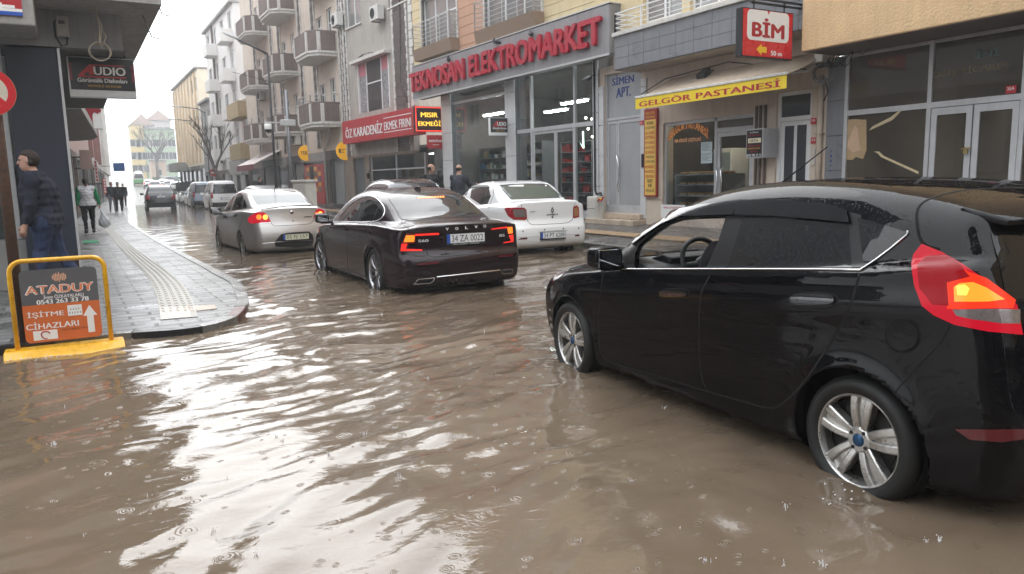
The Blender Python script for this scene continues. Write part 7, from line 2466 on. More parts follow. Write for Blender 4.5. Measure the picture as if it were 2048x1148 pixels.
rx0, rx1 = FD.X(685, 268, ry), FD.X(827, 238, ry)
rz0, rz1 = FD.Z(755, 279, ry), FD.Z(755, 229, ry)
sg = FD.thing('shop_sign', 'long red bakery sign board with white capitals', 'sign', (rx0 + rx1) / 2, ry, rz0)
w_, h_ = rx1 - rx0, rz1 - rz0
MB().box(-w_ / 2, w_ / 2, 0, 0.5, 0, h_).build('sign_panel', M_SIGN_RED, sg, bevel=0.01)
lettering(sg, 'sign_lettering', 'ÖZ KARADENİZ', M_WHITE, (-w_ * 0.165, -0.012, h_ * 0.5), (1, 0, 0), (0, 0, 1), h_ * 0.52, w_ * 0.56, 0.006, 0.03)
lettering(sg, 'sign_lettering', 'EKMEK FIRINI', M_WHITE, (w_ * 0.305, -0.012, h_ * 0.48), (1, 0, 0), (0, 0, 1), h_ * 0.32, w_ * 0.34, 0.006, 0.015)
b = MB()
for zz in (h_ * 0.22, h_ * 0.78):
 b.box(w_ * 0.13, w_ * 0.48, -0.008, -0.002, zz, zz + 0.03)
b.build('sign_rule', M_WHITE, sg)
gz0, gz1 = 0.35, rz0 + 0.35
opx = (FD.X(738, 320), FD.X(846, 320))
op2 = (FD.X(850, 320), -0.35)
op3 = (FD.X(706, 320), FD.X(728, 320))
D.part(wall_mb(MB(), dx_l, dx_r, 0.15, 2.6, [(opx[0], opx[1], gz0, 2.5), (op2[0], op2[1], gz0, 2.5), (op3[0], op3[1], gz0, 2.5)]), 'ground_wall', mat('bakery_wall', (0.24, 0.19, 0.155), 0.8, noise=0.2, nscale=3, streak=0.4))
b = MB()
for x in np.linspace(opx[0], opx[1] - 0.06, 3):
 b.box(x, x + 0.06, 0.08, 0.14, gz0, 2.5)
b.box(opx[0], opx[1], 0.085, 0.135, 1.9, 1.95)
o = D.part(b, 'bakery_window', M_ALU)
MB().box(opx[0], opx[1], 0.10, 0.108, gz0, 2.5).build('pane', M_SHOPGLASS, o)
MB().box(op2[0], op2[1], 0.12, 0.16, gz0, 2.5).build('bakery_door', mat('bakery_door', (0.10, 0.075, 0.06), 0.6, noise=0.2), D.t).location.x = 4.0
MB().box(op3[0], op3[1], 0.12, 0.16, gz0, 2.5).build('side_door', mat('side_door_grey', (0.10, 0.11, 0.12), 0.6, noise=0.2), D.t).location.x = 4.0
b = MB()
b.box(opx[0] - 0.4, opx[1] + 0.4, 3.0, 3.1, 0.2, 2.8)
b.box(opx[0] - 0.45, opx[0] - 0.4, 0.26, 3.0, 0.2, 2.8)
b.box(opx[1] + 0.4, opx[1] + 0.45, 0.26, 3.0, 0.2, 2.8)
b.box(opx[0] - 0.4, opx[1] + 0.4, 0.26, 3.0, 2.7, 2.8)
b.box(opx[0] - 0.4, opx[1] + 0.4, 0.26, 3.0, 0.2, 0.33)
D.part(b, 'shop_interior', mat('bakery_interior', (0.22, 0.21, 0.20), 0.8, noise=0.4, nscale=1.5))
shelf_unit(FD, opx[0] + 0.3, opx[1] - 1.2, 1.2, 0.33, 2.0, 'bread shelf behind the bakery window', rows=4, mix=(4, 4, 0, 2))
bl = mat('fluorescent', (0.9, 0.95, 1), 0.4, emit=(0.9, 0.97, 1.0), estr=6)
t = FD.thing('tube_light', 'lit tube light inside the bakery under the ceiling', 'lamp', opx[1] - 0.6, 0.8, 2.45)
MB().box(-0.4, 0.4, -0.03, 0.03, 0, 0.04).build('tube', bl, t)
MB().box(-0.45, 0.45, -0.05, 0.05, 0.042, 0.24).build('fitting', M_WHITE, t)
for i, u in enumerate((878, 735)):
 xx = FD.X(u, 322, -0.15)
 t = FD.thing('wall_lantern', ('dark wall lantern beside the bakery door', 'dark wall lantern left of the bakery window')[i], 'lantern', xx, -0.15, 1.55, 'wall lanterns on the bakery')
 MB().lathe([(0.0, 0.30), (0.03, 0.27), (0.09, 0.22), (0.085, 0.20), (0.05, 0.02), (0.0, 0.0)], 8).build('lantern_body', M_DARK_STEEL, t)
 MB().tube([(0, 0, 0.28), (0, 0.05, 0.36), (0, 0.15, 0.32)], 0.012, 6).build('arm', M_DARK_STEEL, t)
# == plainer buildings: wall, windows, roof slab, body
def simple_building(fr, name, label, x0, x1, h, m, floors, cols, z0=3.4, depth=9.0, fh=3.0, wm=None, sill=True, ground=None, win_w=1.1, win_h=1.35, pane=None, roof=None, cat='building', group=None, zb=-0.3, ground_h=None):
 B_ = Bld(fr, name, label, cat, (x0 + x1) / 2, group)
 holes = []
 for f in range(floors):
  for c in range(cols):
   xc = x0 + (x1 - x0) * (c + 0.5) / cols
   holes.append((xc - win_w / 2, xc + win_w / 2, z0 + 0.95 + fh * f, z0 + 0.95 + fh * f + win_h))
 gh = ground_h or z0 - 0.6
 B_.part(wall_mb(MB(), x0, x1, gh, h, holes, 0, 0.25), 'wall', m)
 b = MB()
 b.box(x0, x1, 0.26, depth, zb, h - 0.02)
 B_.part(b, 'building_body', m)
 for k in holes:
  B_.win(*k, 0.08, 2, None, wm or M_PVC, pane or rr.choice((M_WINDOW, M_WINDOW, M_WINDOW_CURT)), sill=sill)
 b = MB().box(x0 - 0.12, x1 + 0.12, -0.3, depth + 0.1, h, h + 0.2)
 B_.part(b, 'roof', roof or M_CONCRETE)
 if ground:
  n = max(2, int((x1 - x0) / 3.2))
  gw = (x1 - x0) / n
  for i in range(n):
   a, q = x0 + gw * i, x0 + gw * (i + 1)
   f = MB()
   f.box(a, a + 0.3, -0.0, 0.25, zb, gh)
   f.box(q - 0.06, q, 0.0, 0.25, zb, gh)
   f.box(a + 0.3, q - 0.06, 0.0, 0.25, gh - 0.3, gh)
   f.box(a + 0.3, q - 0.06, 0.02, 0.25, zb, 0.5)
   o = B_.part(f, 'shopfront', ground[i % len(ground)])
   MB().box(a + 0.3, q - 0.06, 0.12, 0.14, 0.5, gh - 0.3).build('pane', M_WINDOW, o)
 return B_
FE = Frame(*FD.world(FD.X(682, 200), 0, 0)[:2], -90)
ex = lambda u, v=250: FE.X(u, v)
E0, E1 = ex(492, 200), -0.02
E = Bld(FE, 'balcony_building', 'grimy cream apartment house with stacked brown panelled balconies', base=-8.0)
cols_ = [(ex(682), 3.4), (ex(604), 3.6), (ex(548), 3.8)]
floors_ = [4.15, 7.35, 10.55]
holes = []
for cx, w in cols_:
 for z in floors_:
  holes += [(cx - 1.35, cx - 0.55, z + 0.1, z + 2.2), (cx - w + 0.3, cx - w + 1.2, z + 0.5, z + 2.1)]
E.part(wall_mb(MB(), E0, E1, 3.0, 14.6, holes), 'upper_wall', M_STUCCO_CREAM)
E.part(MB().box(E0, E1, 0.3, 9, -0.2, 14.5), 'building_body', M_STUCCO_CREAM)
E.part(MB().box(E0 - 0.1, E1, -0.4, 9, 14.6, 14.85), 'roof', M_CONCRETE)
for h in holes:
 E.win(*h, 0.08, 2, 0.7, M_PVC, M_WINDOW, sill=False)
for cx, w in cols_:
 for xx in (cx + 0.45, cx - w - 0.5):
  b, b2 = MB(), MB()
  b.box(xx, xx + 0.55, -0.02, 0, 3.2, 14.5)
  z, k = 3.2, 0
  while z < 14.4:
   e = 0.17 if k % 2 else 0.11
   b2.box(xx - 0.12, xx - 0.12 + e, -0.06, 0, z, z + 0.22)
   b2.box(xx + 0.67 - e, xx + 0.67, -0.06, 0, z, z + 0.22)
   z += 0.24
   k += 1
  E.part(b, 'stone_strip', M_BRICK_DARK)
  E.part(b2, 'stone_edging', M_QUOIN)
for ci, (cx, w) in enumerate(cols_):
 for fi, z in enumerate(floors_):
  P = [(cx, 0), (cx, -0.85), (cx - 0.45, -1.25), (cx - w + 0.9, -1.25), (cx - w + 0.55, -0.95), (cx - w, -0.95), (cx - w, 0)]
  sl = MB().prism([(x, y, z) for x, y in P], (0, 0, -0.13))
  P2 = [(x + (0.06 if x == cx else -0.06 if x == cx - w else 0), y - (0.06 if y < 0 else 0)) for x, y in P]
  sl.prism([(x, y, z + 0.10) for x, y in P2], (0, 0, -0.098))
  o = E.part(sl, 'balcony', M_QUOIN)
  if ci < 2 and fi % 2 == 0 or ci == 2:
   pass
  pn = MB()
  cap = MB()
  for i in range(len(P) - 1):
   a, c = np.array(P[i]), np.array(P[i + 1])
   d = (c - a) / np.linalg.norm(c - a)
   n = np.array([d[1], -d[0]]) * 0.05
   if i == 3:
    for q in range(5):
     zz = z + 0.12 + q * 0.15
     cap.box(min(a[0], c[0]), max(a[0], c[0]), -1.27, -1.23, zz, zz + 0.05)
    continue
   a2, c2 = a + d * 0.06, c - d * 0.06
   pn.prism([(*(a2 - n), z + 0.12), (*(c2 - n), z + 0.12), (*(c2 + n), z + 0.12), (*(a2 + n), z + 0.12)], (0, 0, 0.80))
  for x, y in P[1:-1]:
   cap.box(x - 0.075, x + 0.075, y - 0.075, y + 0.075, z + 0.10, z + 0.93)
  pn.build('balcony_panel', M_BALC_BROWN, o)
  cap.build('balcony_post', M_QUOIN, o)
  tp = MB()
  tp.tube([(x, y, z + 0.96) for x, y in P], 0.05, 6)
  tp.build('balcony_coping', M_BALC_BROWN, o)
  if fi == 0 or (ci == 1 and fi == 2):
   railing(o, [(x, y, z + 1.0) for x, y in P], 0.35, M_STEEL_PAINT, 0.014, 2, 1.2)
for (u, v, lb) in ((668, 52, 'air conditioner under the topmost near balcony of the balcony house'), (516, 60, 'far air conditioner under the topmost balcony of the balcony house'), (527, 140, 'far air conditioner under a middle balcony of the balcony house'), (513 + 75, 300 - 10, 'white air conditioner above the round yellow sign'), (578 - 60, 200, 'air conditioner between the far balconies at lamp height')):
 air_conditioner(FE, FE.X(u, v, -0.38), FE.Z(u, v, -0.38), label=lb, group='air conditioners on the balcony house')
gc = [mat('shopfront_dark', (0.06, 0.055, 0.05), 0.7, noise=0.3, nscale=3), mat('shopfront_brown', (0.16, 0.12, 0.10), 0.7, noise=0.3, nscale=3), mat('shopfront_grey', (0.28, 0.27, 0.26), 0.7, noise=0.2, nscale=3)]
u_s = [498, 527, 553, 575, 588, 604, 655, 664, 684]
for i in range(len(u_s) - 1):
 a, q = ex(u_s[i], 360), min(ex(u_s[i + 1], 360), E1)
 f = MB()
 f.box(a, a + 0.18, 0, 0.3, 0.1, 3.0)
 f.box(a + 0.18, q, 0, 0.3, 2.55, 3.0)
 f.box(a + 0.18, q, 0.0, 0.3, 0.1, 0.4)
 o = E.part(f, 'shopfront', gc[(i * 2 + 1) % 3])
 MB().box(a + 0.18, q, 0.12, 0.15, 0.4, 2.55).build('pane', (M_WINDOW, mat('roller_shutter', (0.24, 0.25, 0.25), 0.5, noise=0.2, nscale=2), M_WINDOW)[i % 3], o)
a, q = ex(612, 360), ex(650, 360)
tk = MB().box(a, q, -0.05, -0.003, 0.35, 2.4)
o = E.part(tk, 'kiosk_door', mat('kiosk_red', (0.40, 0.03, 0.03), 0.4, noise=0.3, nscale=6))
for i in range(4):
 for j in range(5):
  xx = a + (q - a) * (0.12 + 0.2 * i)
  MB().box(xx, xx + (q - a) * 0.14, -0.06, -0.051, 1.0 + j * 0.27, 1.2 + j * 0.27).build('advert', goods[(i * 3 + j) % 6] if (i + j) % 2 else M_AMBER_TXT, o)
MB().box(a + 0.3 * (q - a), a + 0.5 * (q - a), -0.062, -0.051, 0.9, 2.35).build('glass_slot', M_WINDOW, o)
t = FE.thing('shop_awning', 'white and maroon shop awning under the far balconies', 'awning', ex(545, 330), 0, 2.3)
b = MB()
b.prism([(-2.6, -1.7, 0.35), (-2.6, 0, 1.2), (-2.6, 0, 1.16), (-2.6, -1.7, 0.31)], (5.2, 0, 0))
b.build('canvas', mat('awning_white', (0.66, 0.60, 0.58), 0.8, noise=0.15), t)
MB().box(-2.6, 2.6, -1.72, -1.70, 0.0, 0.34).build('valance', mat('maroon', (0.16, 0.03, 0.04), 0.7), t)
for (u, v, r, tx, lb, yy) in ((612, 306, 0.42, 'TEKEL', 'round yellow sign with black capitals standing out from the balcony house', -0.5), (690, 302, 0.42, 'ET', 'round yellow sign half hidden behind the bakery board', -0.35)):
 Yw = FE.world(ex(u), 0, 0)[1]
 fr = Frame(0, Yw, 0)
 xx, zz = fr.uv(u, v)
 t = fr.thing('round_sign', lb, 'sign', xx, 0, zz)
 MB().lathe([(0, -0.05), (r, -0.05), (r, 0.05), (0, 0.05)], 32, axis='y').build('sign_disc', mat('disc_yellow', (0.85, 0.42, 0.01), 0.4, emit=(1.0, 0.5, 0.02), estr=0.25), t)
 lettering(t, 'sign_lettering', tx, M_BLACK, (0, -0.052, 0), (1, 0, 0), (0, 0, 1), 0.19, 0.62, 0.003, 0.03)
 MB().tube([(r, 0, 0), (r + 0.5, 0, 0)], 0.02, 6).build('bracket', M_DARK_STEEL, t)
t = FE.thing('downpipe', 'white rain pipe bending down the front of the balcony house', 'pipe', ex(655, 330), -0.12, 0)
MB().tube([(1.9, 0, 5.1), (1.0, -0.1, 4.95), (0.9, 0, 3.6), (0.0, 0, 3.1), (0, 0, 0.2)], 0.06, 8).build('pipe', M_QUOIN, t, smooth=True)
F12 = Frame(12.0, 0, -90)
FX = lambda u, v=300: F12.X(u, v)
e0 = -FE.world(E0, 0, 0)[1]
Y1 = simple_building(F12, 'low_house', 'low house with two yellow ochre balconies between the balcony house and the white block', e0 - 6.5, e0 - 0.05, 7.6, M_STUCCO_PINK, 1, 3, z0=3.4, ground=gc)
for zz in (3.3, 6.3):
 o = Y1.part(MB().box(e0 - 5.6, e0 - 1.2, -1.2, 0, zz, zz + 1.15), 'balcony', mat('ochre_panel', (0.42, 0.32, 0.17), 0.8, noise=0.12, nscale=2, streak=0.25), bevel=0.02)
Y1.rail([(e0 - 5.6, -1.2, 4.45), (e0 - 1.2, -1.2, 4.45)], 0.4, M_STEEL_PAINT, 0.014, 2, 1.0)
Y1.part(MB().box(e0 - 5.6, e0 - 1.0, -1.3, -0.1, 2.2, 3.25), 'shop_board', M_CONCRETE)
W1 = simple_building(F12, 'white_block', 'tall white apartment block with a blank gable wall and glazed bays', FX(409, 75), e0 - 6.6, 15.4, M_STUCCO_WHITE, 4, 4, z0=3.4, ground=gc, win_w=1.5, win_h=1.7)
for f in range(4):
 for c in (0.36, 0.86):
  xc = FX(409, 75) + (e0 - 6.6 - FX(409, 75)) * c
  o = W1.part(MB().box(xc - 1.1, xc + 1.1, -0.9, 0, 3.6 + 3 * f, 4.6 + 3 * f), 'balcony', M_STUCCO_WHITE, bevel=0.03)
xs_ = FX(424, 60)
W1.part(MB().box(xs_ - 0.25, xs_ + 0.25, -0.12, 0, 3.4, 15.4), 'brown_strip', mat('brown_strip', (0.09, 0.06, 0.05), 0.7))
w0 = FX(409, 75)
Y2 = simple_building(F12, 'striped_block', 'apartment block with yellow and orange vertical stripes down the street', FX(346, 180), FX(394, 140), 13.2, mat('stripe_yellow', (0.82, 0.73, 0.58), 0.8, noise=0.06), 3, 7, z0=4.2, ground=gc, win_w=0.9, sill=False)
b = MB()
q0, q1 = FX(346, 180), FX(394, 140)
for i in range(8):
 x = q0 + (q1 - q0) * (i + 0.05) / 8
 b.box(x, x + 0.55, -0.15, 0, 3.9, 13.0)
Y2.part(b, 'orange_stripe', mat('stripe_orange', (0.74, 0.57, 0.38), 0.8))
Y2.part(MB().box(q0 + 0.5, q0 + 8, -1.3, 0, 3.2, 4.2), 'canopy', M_CONCRETE)
simple_building(F12, 'set_back_house', 'grey set back house between the striped block and the white block', q1 + 0.1, w0 - 0.1, 9.5, M_CONCRETE, 2, 3, z0=3.4, ground=gc, depth=8)
FLF = Frame(-1.45, 12.2, 86.75)
lx = lambda u, v=300: FLF.X(u, v)
L2 = simple_building(FLF, 'left_shop_house', 'low grey shop house with a rounded concrete canopy behind the corner pillar', 9.0, 24.0, 7.0, M_CONCRETE, 1, 3, z0=4.0, ground=[gc[1], gc[2]], group=None)
P = [(9.2, 0), (9.2, -1.3), (20.5, -1.3), (22.2, -1.1), (23.2, -0.6), (23.6, 0)]
b = MB().prism([(x, y, 3.55) for x, y in P], (0, 0, -0.22))
L2.part(b, 'canopy', M_CONCRETE)
b = MB()
rows_mb(b, 9.3, 22.0, 3.56, 5.2, 1.6, 3.0, y=-0.6, proud=0.3, gap=0.0)
L2.part(b, 'canopy_parapet', mat('grey_parapet', (0.20, 0.205, 0.22), 0.8, noise=0.2, streak=0.3))
simple_building(FLF, 'pink_block', 'tall dusty pink apartment block on the left side of the street', 24.05, 46.0, 15.5, M_STUCCO_PINK, 4, 6, z0=3.8, ground=gc)
simple_building(FLF, 'left_white_block', 'pale block with reddish pipes beyond the dusty pink block', 46.05, 80.0, 15.0, mat('pale_stucco', (0.58, 0.53, 0.52), 0.8, noise=0.1, streak=0.2), 4, 8, z0=3.8, ground=gc)
simple_building(FLF, 'left_grey_block', 'grey block at the far end of the left row', 80.05, 120.0, 15.5, M_STUCCO_GREY, 4, 8, z0=3.8)
b = MB()
for x in (47.0, 55.0, 63.0):
 b.box(x, x + 0.6, -0.25, -0.001, 3.5, 15)
t = FLF.thing('facade_pipes', 'reddish vertical pipes on the pale left block', 'pipes', 47, 0, 0)
for i, x in enumerate((0.0, 9.0, 18.0)):
 MB().box(x, x + 0.5, -0.25, -0.002, 3.5, 15).build('pipe', mat('reddish_pipe', (0.30, 0.13, 0.11), 0.7), t)
fr = Frame(0, 29.0, 0)
x0, z1 = fr.uv(167, 217)
x1, z0 = fr.uv(207, 258)
t = fr.thing('hanging_sign', 'tall white sign with big dark red letters on the left row', 'sign', (x0 + x1) / 2, 0, z0)
w_, h_ = x1 - x0, z1 - z0 + 1.4
MB().box(-w_ / 2, w_ / 2, 0, 0.25, 0, h_).build('sign_case', M_WHITE, t, bevel=0.02)
for tx, zz, hh_ in (('u', h_ * 0.62, 0.62), ('r', h_ * 0.20, 0.62)):
 lettering(t, 'sign_lettering', tx, mat('letter_maroon', (0.28, 0.01, 0.02), 0.5), (0, -0.01, zz), (1, 0, 0), (0, 0, 1), hh_, 0.52, 0.01, 0.06)
MB().tube([(-w_ / 2 - 1.5, 0.1, h_ * 0.8), (-w_ / 2, 0.1, h_ * 0.8)], 0.03, 6).build('bracket', M_DARK_STEEL, t)
for (u0, v0, u1, v1, Y, col, lb, tx) in ((158, 300, 186, 338, 27.0, (0.36, 0.25, 0.22), 'faded pinkish shop board under the concrete canopy', ''), (187, 320, 198, 365, 30.5, (0.62, 0.60, 0.58), 'narrow white board with red marks on the left row', 'IIIIII'), (205, 356, 214, 387, 37.0, (0.55, 0.05, 0.04), 'narrow red board low on the left row', 'IIIII'), (226, 326, 250, 342, 44.0, (0.03, 0.10, 0.30), 'blue shop sign on the left row', 'A101')):
 fr = Frame(0, Y, 0)
 x0, z1 = fr.uv(u0, v0)
 x1, z0 = fr.uv(u1, v1)
 t = fr.thing('shop_board', lb, 'sign', (x0 + x1) / 2, 0, z0)
 MB().box(-(x1 - x0) / 2, (x1 - x0) / 2, 0, 0.12, 0, z1 - z0).build('sign_panel', mat('board_' + lb.split()[0] + lb.split()[1], col, 0.5, noise=0.15, nscale=3), t)
 h_ = z1 - z0
 if tx and x1 - x0 < h_:
  for i, ch in enumerate(tx):
   lettering(t, 'sign_lettering', ch, M_LETTER_RED if col[0] > 0.58 else M_WHITE, (0, -0.004, h_ * (1 - (i + 0.7) / (len(tx) + 0.4))), (1, 0, 0), (0, 0, 1), h_ / len(tx) * 0.66, (x1 - x0) * 0.5, 0.003)
 elif tx == '-':
  MB().box(-0.4, 0.4, -0.006, -0.002, h_ * 0.35, h_ * 0.6).build('sign_band', M_WHITE, t)
 MB().box(-(x1 - x0) / 2 - 0.6, -(x1 - x0) / 2, 0.03, 0.08, h_ * 0.6, h_ * 0.66).build('bracket', M_DARK_STEEL, t)
YK = 12.2
FK = Frame(0.0, YK, 0)
kx = FK.X(140, 300)
kl = FK.X(30, 300)
K = Bld(FK, 'corner_house', 'corner house with a dark navy pillar and overhanging concrete floor at the left', base=-1.0)
kz = FK.Z(118, 97)
K.part(MB().box(kl, kx - 0.035, 0, 0.9, 0.1, kz), 'pillar', M_NAVY, bevel=0.01)
K.part(MB().box(kx - 0.033, kx, -0.01, 0.9, 0.1, kz), 'pillar_trim', M_STEEL_PAINT)
b = MB().box(kx - 7, kx - 0.06, 0.95, 9.0, 0.0, kz)
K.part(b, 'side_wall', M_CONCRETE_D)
ox1 = FK.X(243, 60)
b = MB().box(-9, ox1, 0.0, 8.6, kz + 0.02, 16)
K.part(b, 'upper_floor', mat('grey_plaster', (0.30, 0.31, 0.33), 0.85, noise=0.14, nscale=1.5, streak=0.25))
K.part(MB().box(kx, ox1 + 0.02, -0.03, 8.6, kz - 0.01, kz + 0.015), 'floor_edge', M_CONCRETE_D)
zt1 = FK.Z(160, 24)
b = MB().box(-9, ox1 + 0.45, -0.9, 8.6, zt1, zt1 + 0.18)
K.part(b, 'upper_slab', M_CONCRETE)
yb2 = -1.0
bx = FK.X(70, 40, yb2)
bz = FK.Z(35, 50, yb2)
b = MB().box(-9, bx, yb2, 0.0, bz, 4.6)
K.part(b, 'balcony_block', M_CONCRETE, bevel=0.02)
px1, pz0_ = FK.uv(46, 33, yb2)
px0, pz1_ = FK.uv(-70, -30, yb2)
b = MB().box(px0, px1, yb2 - 0.02, yb2 - 0.004, pz0_, pz1_)
o = K.part(b, 'street_plate', M_SIGN_RED, bevel=0.003)
zz = FK.Z(20, 30, yb2)
MB().box(px0, px1, yb2 - 0.024, yb2 - 0.02, pz0_, pz0_ + 0.045).build('plate_blue_band', M_PLATE_BLUE, o)
MB().box(px0, px1, yb2 - 0.024, yb2 - 0.02, pz0_ + 0.045, pz0_ + 0.08).build('plate_white_band', M_WHITE, o)
xa, za = FK.uv(10, 13, yb2)
MB().prism([(xa + x, yb2 - 0.022, za + z) for x, z in ((-0.09, 0), (-0.03, 0.045), (-0.03, 0.018), (0.10, 0.018), (0.10, -0.018), (-0.03, -0.018), (-0.03, -0.045))], (0, 0.0015, 0)).build('plate_arrow', M_WHITE, o)
K.part(MB().box(kl - 5, kl, 0.3, 0.34, 0.75, kz), 'shop_window', M_SHOPGLASS)
K.part(MB().box(kl - 5, kl, 0.1, 0.5, 0.0, 0.74), 'window_base', mat('base_tile', (0.26, 0.255, 0.25), 0.5, noise=0.12, nscale=3))
K.part(MB().box(kl - 5, kl, 3.4, 3.5, 0.0, kz), 'shop_back_wall', M_INTERIOR)
K.part(MB().box(kl - 0.12, kl - 0.05, 0.27, 0.37, 0.75, kz), 'window_post', M_STEEL_PAINT)
shelf_unit(FK, kl - 2.2, kl - 0.3, 1.2, 0.75, 2.3, 'shelf of boxes behind the corner shop window', rows=4, mix=(0, 2, 4, 5))
mx0, mz1 = FK.uv(110, 34, -0.01)
mx1, mz0 = FK.uv(140, 76, -0.01)
t = FK.thing('meter_box', 'grey meter box with a black cable on the overhanging floor', 'box', (mx0 + mx1) / 2, -0.12, mz0)
w_, h_ = mx1 - mx0, mz1 - mz0
MB().box(-w_ / 2, w_ / 2, 0, 0.115, 0, h_).build('casing', mat('meter_grey', (0.36, 0.35, 0.34), 0.5, noise=0.1), t, bevel=0.012)
MB().box(-w_ * 0.3, w_ * 0.2, -0.004, 0.002, h_ * 0.6, h_ * 0.78).build('meter_window', M_CONCRETE_D, t)
MB().tube([(w_ * 0.3, 0.05, 0.0), (w_ * 0.2, 0.05, -0.10), (-w_ * 0.2, 0.06, -0.12), (-w_ * 0.62, 0.06, 0.0), (-w_ * 0.62, 0.06, h_ * 0.7), (-w_ * 0.5, 0.06, h_ * 0.8)], 0.012, 6).build('meter_cable', M_CABLE, t)
cx_, cz_ = FK.uv(200, 103, -0.5)
t = FK.thing('hanging_cable', 'loose tan cable with a coiled end hanging in front of the overhang', 'cable', cx_, -0.5, cz_)
r0 = 0.12
b = MB()
for k in range(3):
 b.tube([(r0 * (1 + 0.06 * k) * math.cos(a), 0.02 * k, r0 * math.sin(a) * (1 - 0.05 * k)) for a in np.linspace(0.4 * k, 6.28 + 0.4 * k, 24)], 0.0075, 5)
b.build('coil', M_CABLE_TAN, t)
b = MB()
b.tube([(0, 0, 0.1), (0.02, 0, 0.3), (-0.02, 0.02, 0.7), (-0.10, 0.05, 1.1)], 0.0085, 5)
b.tube([(0.01, 0, 0.1), (0.05, 0, 0.33), (0.0, 0.03, 0.5), (-0.04, 0.04, 0.8), (-0.2, 0.1, 1.1)], 0.0085, 5)
b.tube([(0.02, 0, 0.05), (0.09, 0, 0.2), (0.03, 0, 0.32)], 0.007, 5)
b.build('cable', M_CABLE_TAN, t)
t = FK.thing('rebar_hooks', 'two bent steel bars sticking out of the slab edge against the sky', 'bars', ox1 + 0.42, -0.2, zt1)
for i, (dx, dz) in enumerate(((0.10, 0.02), (-0.06, -0.30))):
 MB().tube([(dx - 0.1, 0.1 * i, dz + 0.35), (dx, 0, dz), (dx + 0.10, 0, dz - 0.02)], 0.010, 5).build('steel_bar', M_GREY_STEEL, t)
FAU = Frame(0.0, 12.6, 0)
x0, z1 = FAU.uv(132, 112)
x1, z0 = FAU.uv(274, 197)
t = FAU.thing('hanging_sign', 'large black dealer sign with a red letter and white capitals over the left pavement', 'sign', (x0 + x1) / 2, 0, z0)
w_, h_ = x1 - x0, z1 - z0
MB().box(-w_ / 2, w_ / 2, 0, 0.16, 0, h_).build('sign_case', M_STEEL_PAINT, t, bevel=0.006)
f = MB().box(-w_ / 2 + 0.02, w_ / 2 - 0.01, -0.004, -0.001, h_ * 0.18, h_ - 0.01).build('sign_face', M_BLACK, t)
audio_face(f, w_, h_ * 0.80, -0.005, h_ * 0.58)
b = MB()
for i in range(9):
 for x in (-w_ * 0.46, w_ * 0.47):
  b.box(x - 0.02, x + 0.02, -0.006, -0.004, h_ * (0.42 + 0.05 * i), h_ * (0.42 + 0.05 * i) + 0.012)
b.build('red_ticks', M_LETTER_RED, f)
MB().box(-w_ / 2 - 0.05, w_ / 2 - 0.1, 0.05, 0.10, h_ + 0.02, h_ + 0.09).build('bracket', M_DARK_STEEL, t)
FEND = Frame(0, 200, 0)
fx = lambda u, v=300: FEND.X(u, v)
simple_building(FEND, 'green_house', 'pale green house closing the end of the street', fx(291), fx(352), FEND.Z(310, 258), mat('pale_green', (0.42, 0.52, 0.38), 0.8, noise=0.06), 3, 4, z0=4.0, zb=0, win_w=1.8, win_h=1.7)
simple_building(FEND, 'yellow_house', 'yellow house left of the pale green house', fx(266), fx(290), FEND.Z(280, 250), mat('pale_yellow', (0.68, 0.54, 0.26), 0.8, noise=0.06), 3, 2, z0=4.0, zb=0, win_w=2.2, win_h=1.7)
FE2 = Frame(0, 188, 0)
simple_building(FE2, 'low_annexe', 'low peach annexe with a flat roof in front of the green house', FE2.X(302, 330), FE2.X(332, 330), FE2.Z(315, 322), mat('peach', (0.60, 0.46, 0.36), 0.8), 1, 1, z0=3.0, zb=0, depth=5, win_w=1.2)
for (u0, u1, v, Y, c, lb) in ((266, 310, 232, 235, (0.5, 0.48, 0.46), 'pale hillside house above the yellow house'), (300, 345, 222, 250, (0.46, 0.42, 0.40), 'pale hillside house above the green house')):
 fr = Frame(0, Y, 0)
 bb = simple_building(fr, 'hill_house', lb, fr.X(u0), fr.X(u1), fr.Z((u0 + u1) / 2, v + 20), mat('hill_' + str(Y), c, 0.8), 2, 3, z0=fr.Z(300, 290), zb=0, win_w=1.8)
 a, q, zz = fr.X(u0), fr.X(u1), fr.Z((u0 + u1) / 2, v + 20) + 0.2
 bb.part(MB().prism([(a - 0.5, -0.5, zz), (q + 0.5, -0.5, zz), ((a + q) / 2, -0.5, zz + 3.0)], (0, 10, 0)), 'pitched_roof', mat('roof_tile', (0.40, 0.28, 0.23), 0.8))
hed = FE2.thing('green_hoarding', 'dark green hoarding beside the peach annexe', 'fence', FE2.X(350, 340), -2, 1.0)
MB().box(-5, 5, 0, 0.2, 0, 2.6).build('panel', mat('hoarding_green', (0.06, 0.14, 0.08), 0.7), hed)
for i in range(5):
 MB().box(-5 + 2.4 * i, -4.85 + 2.4 * i, -0.1, 0, 0, 2.7).build('post', M_DARK_STEEL, hed)
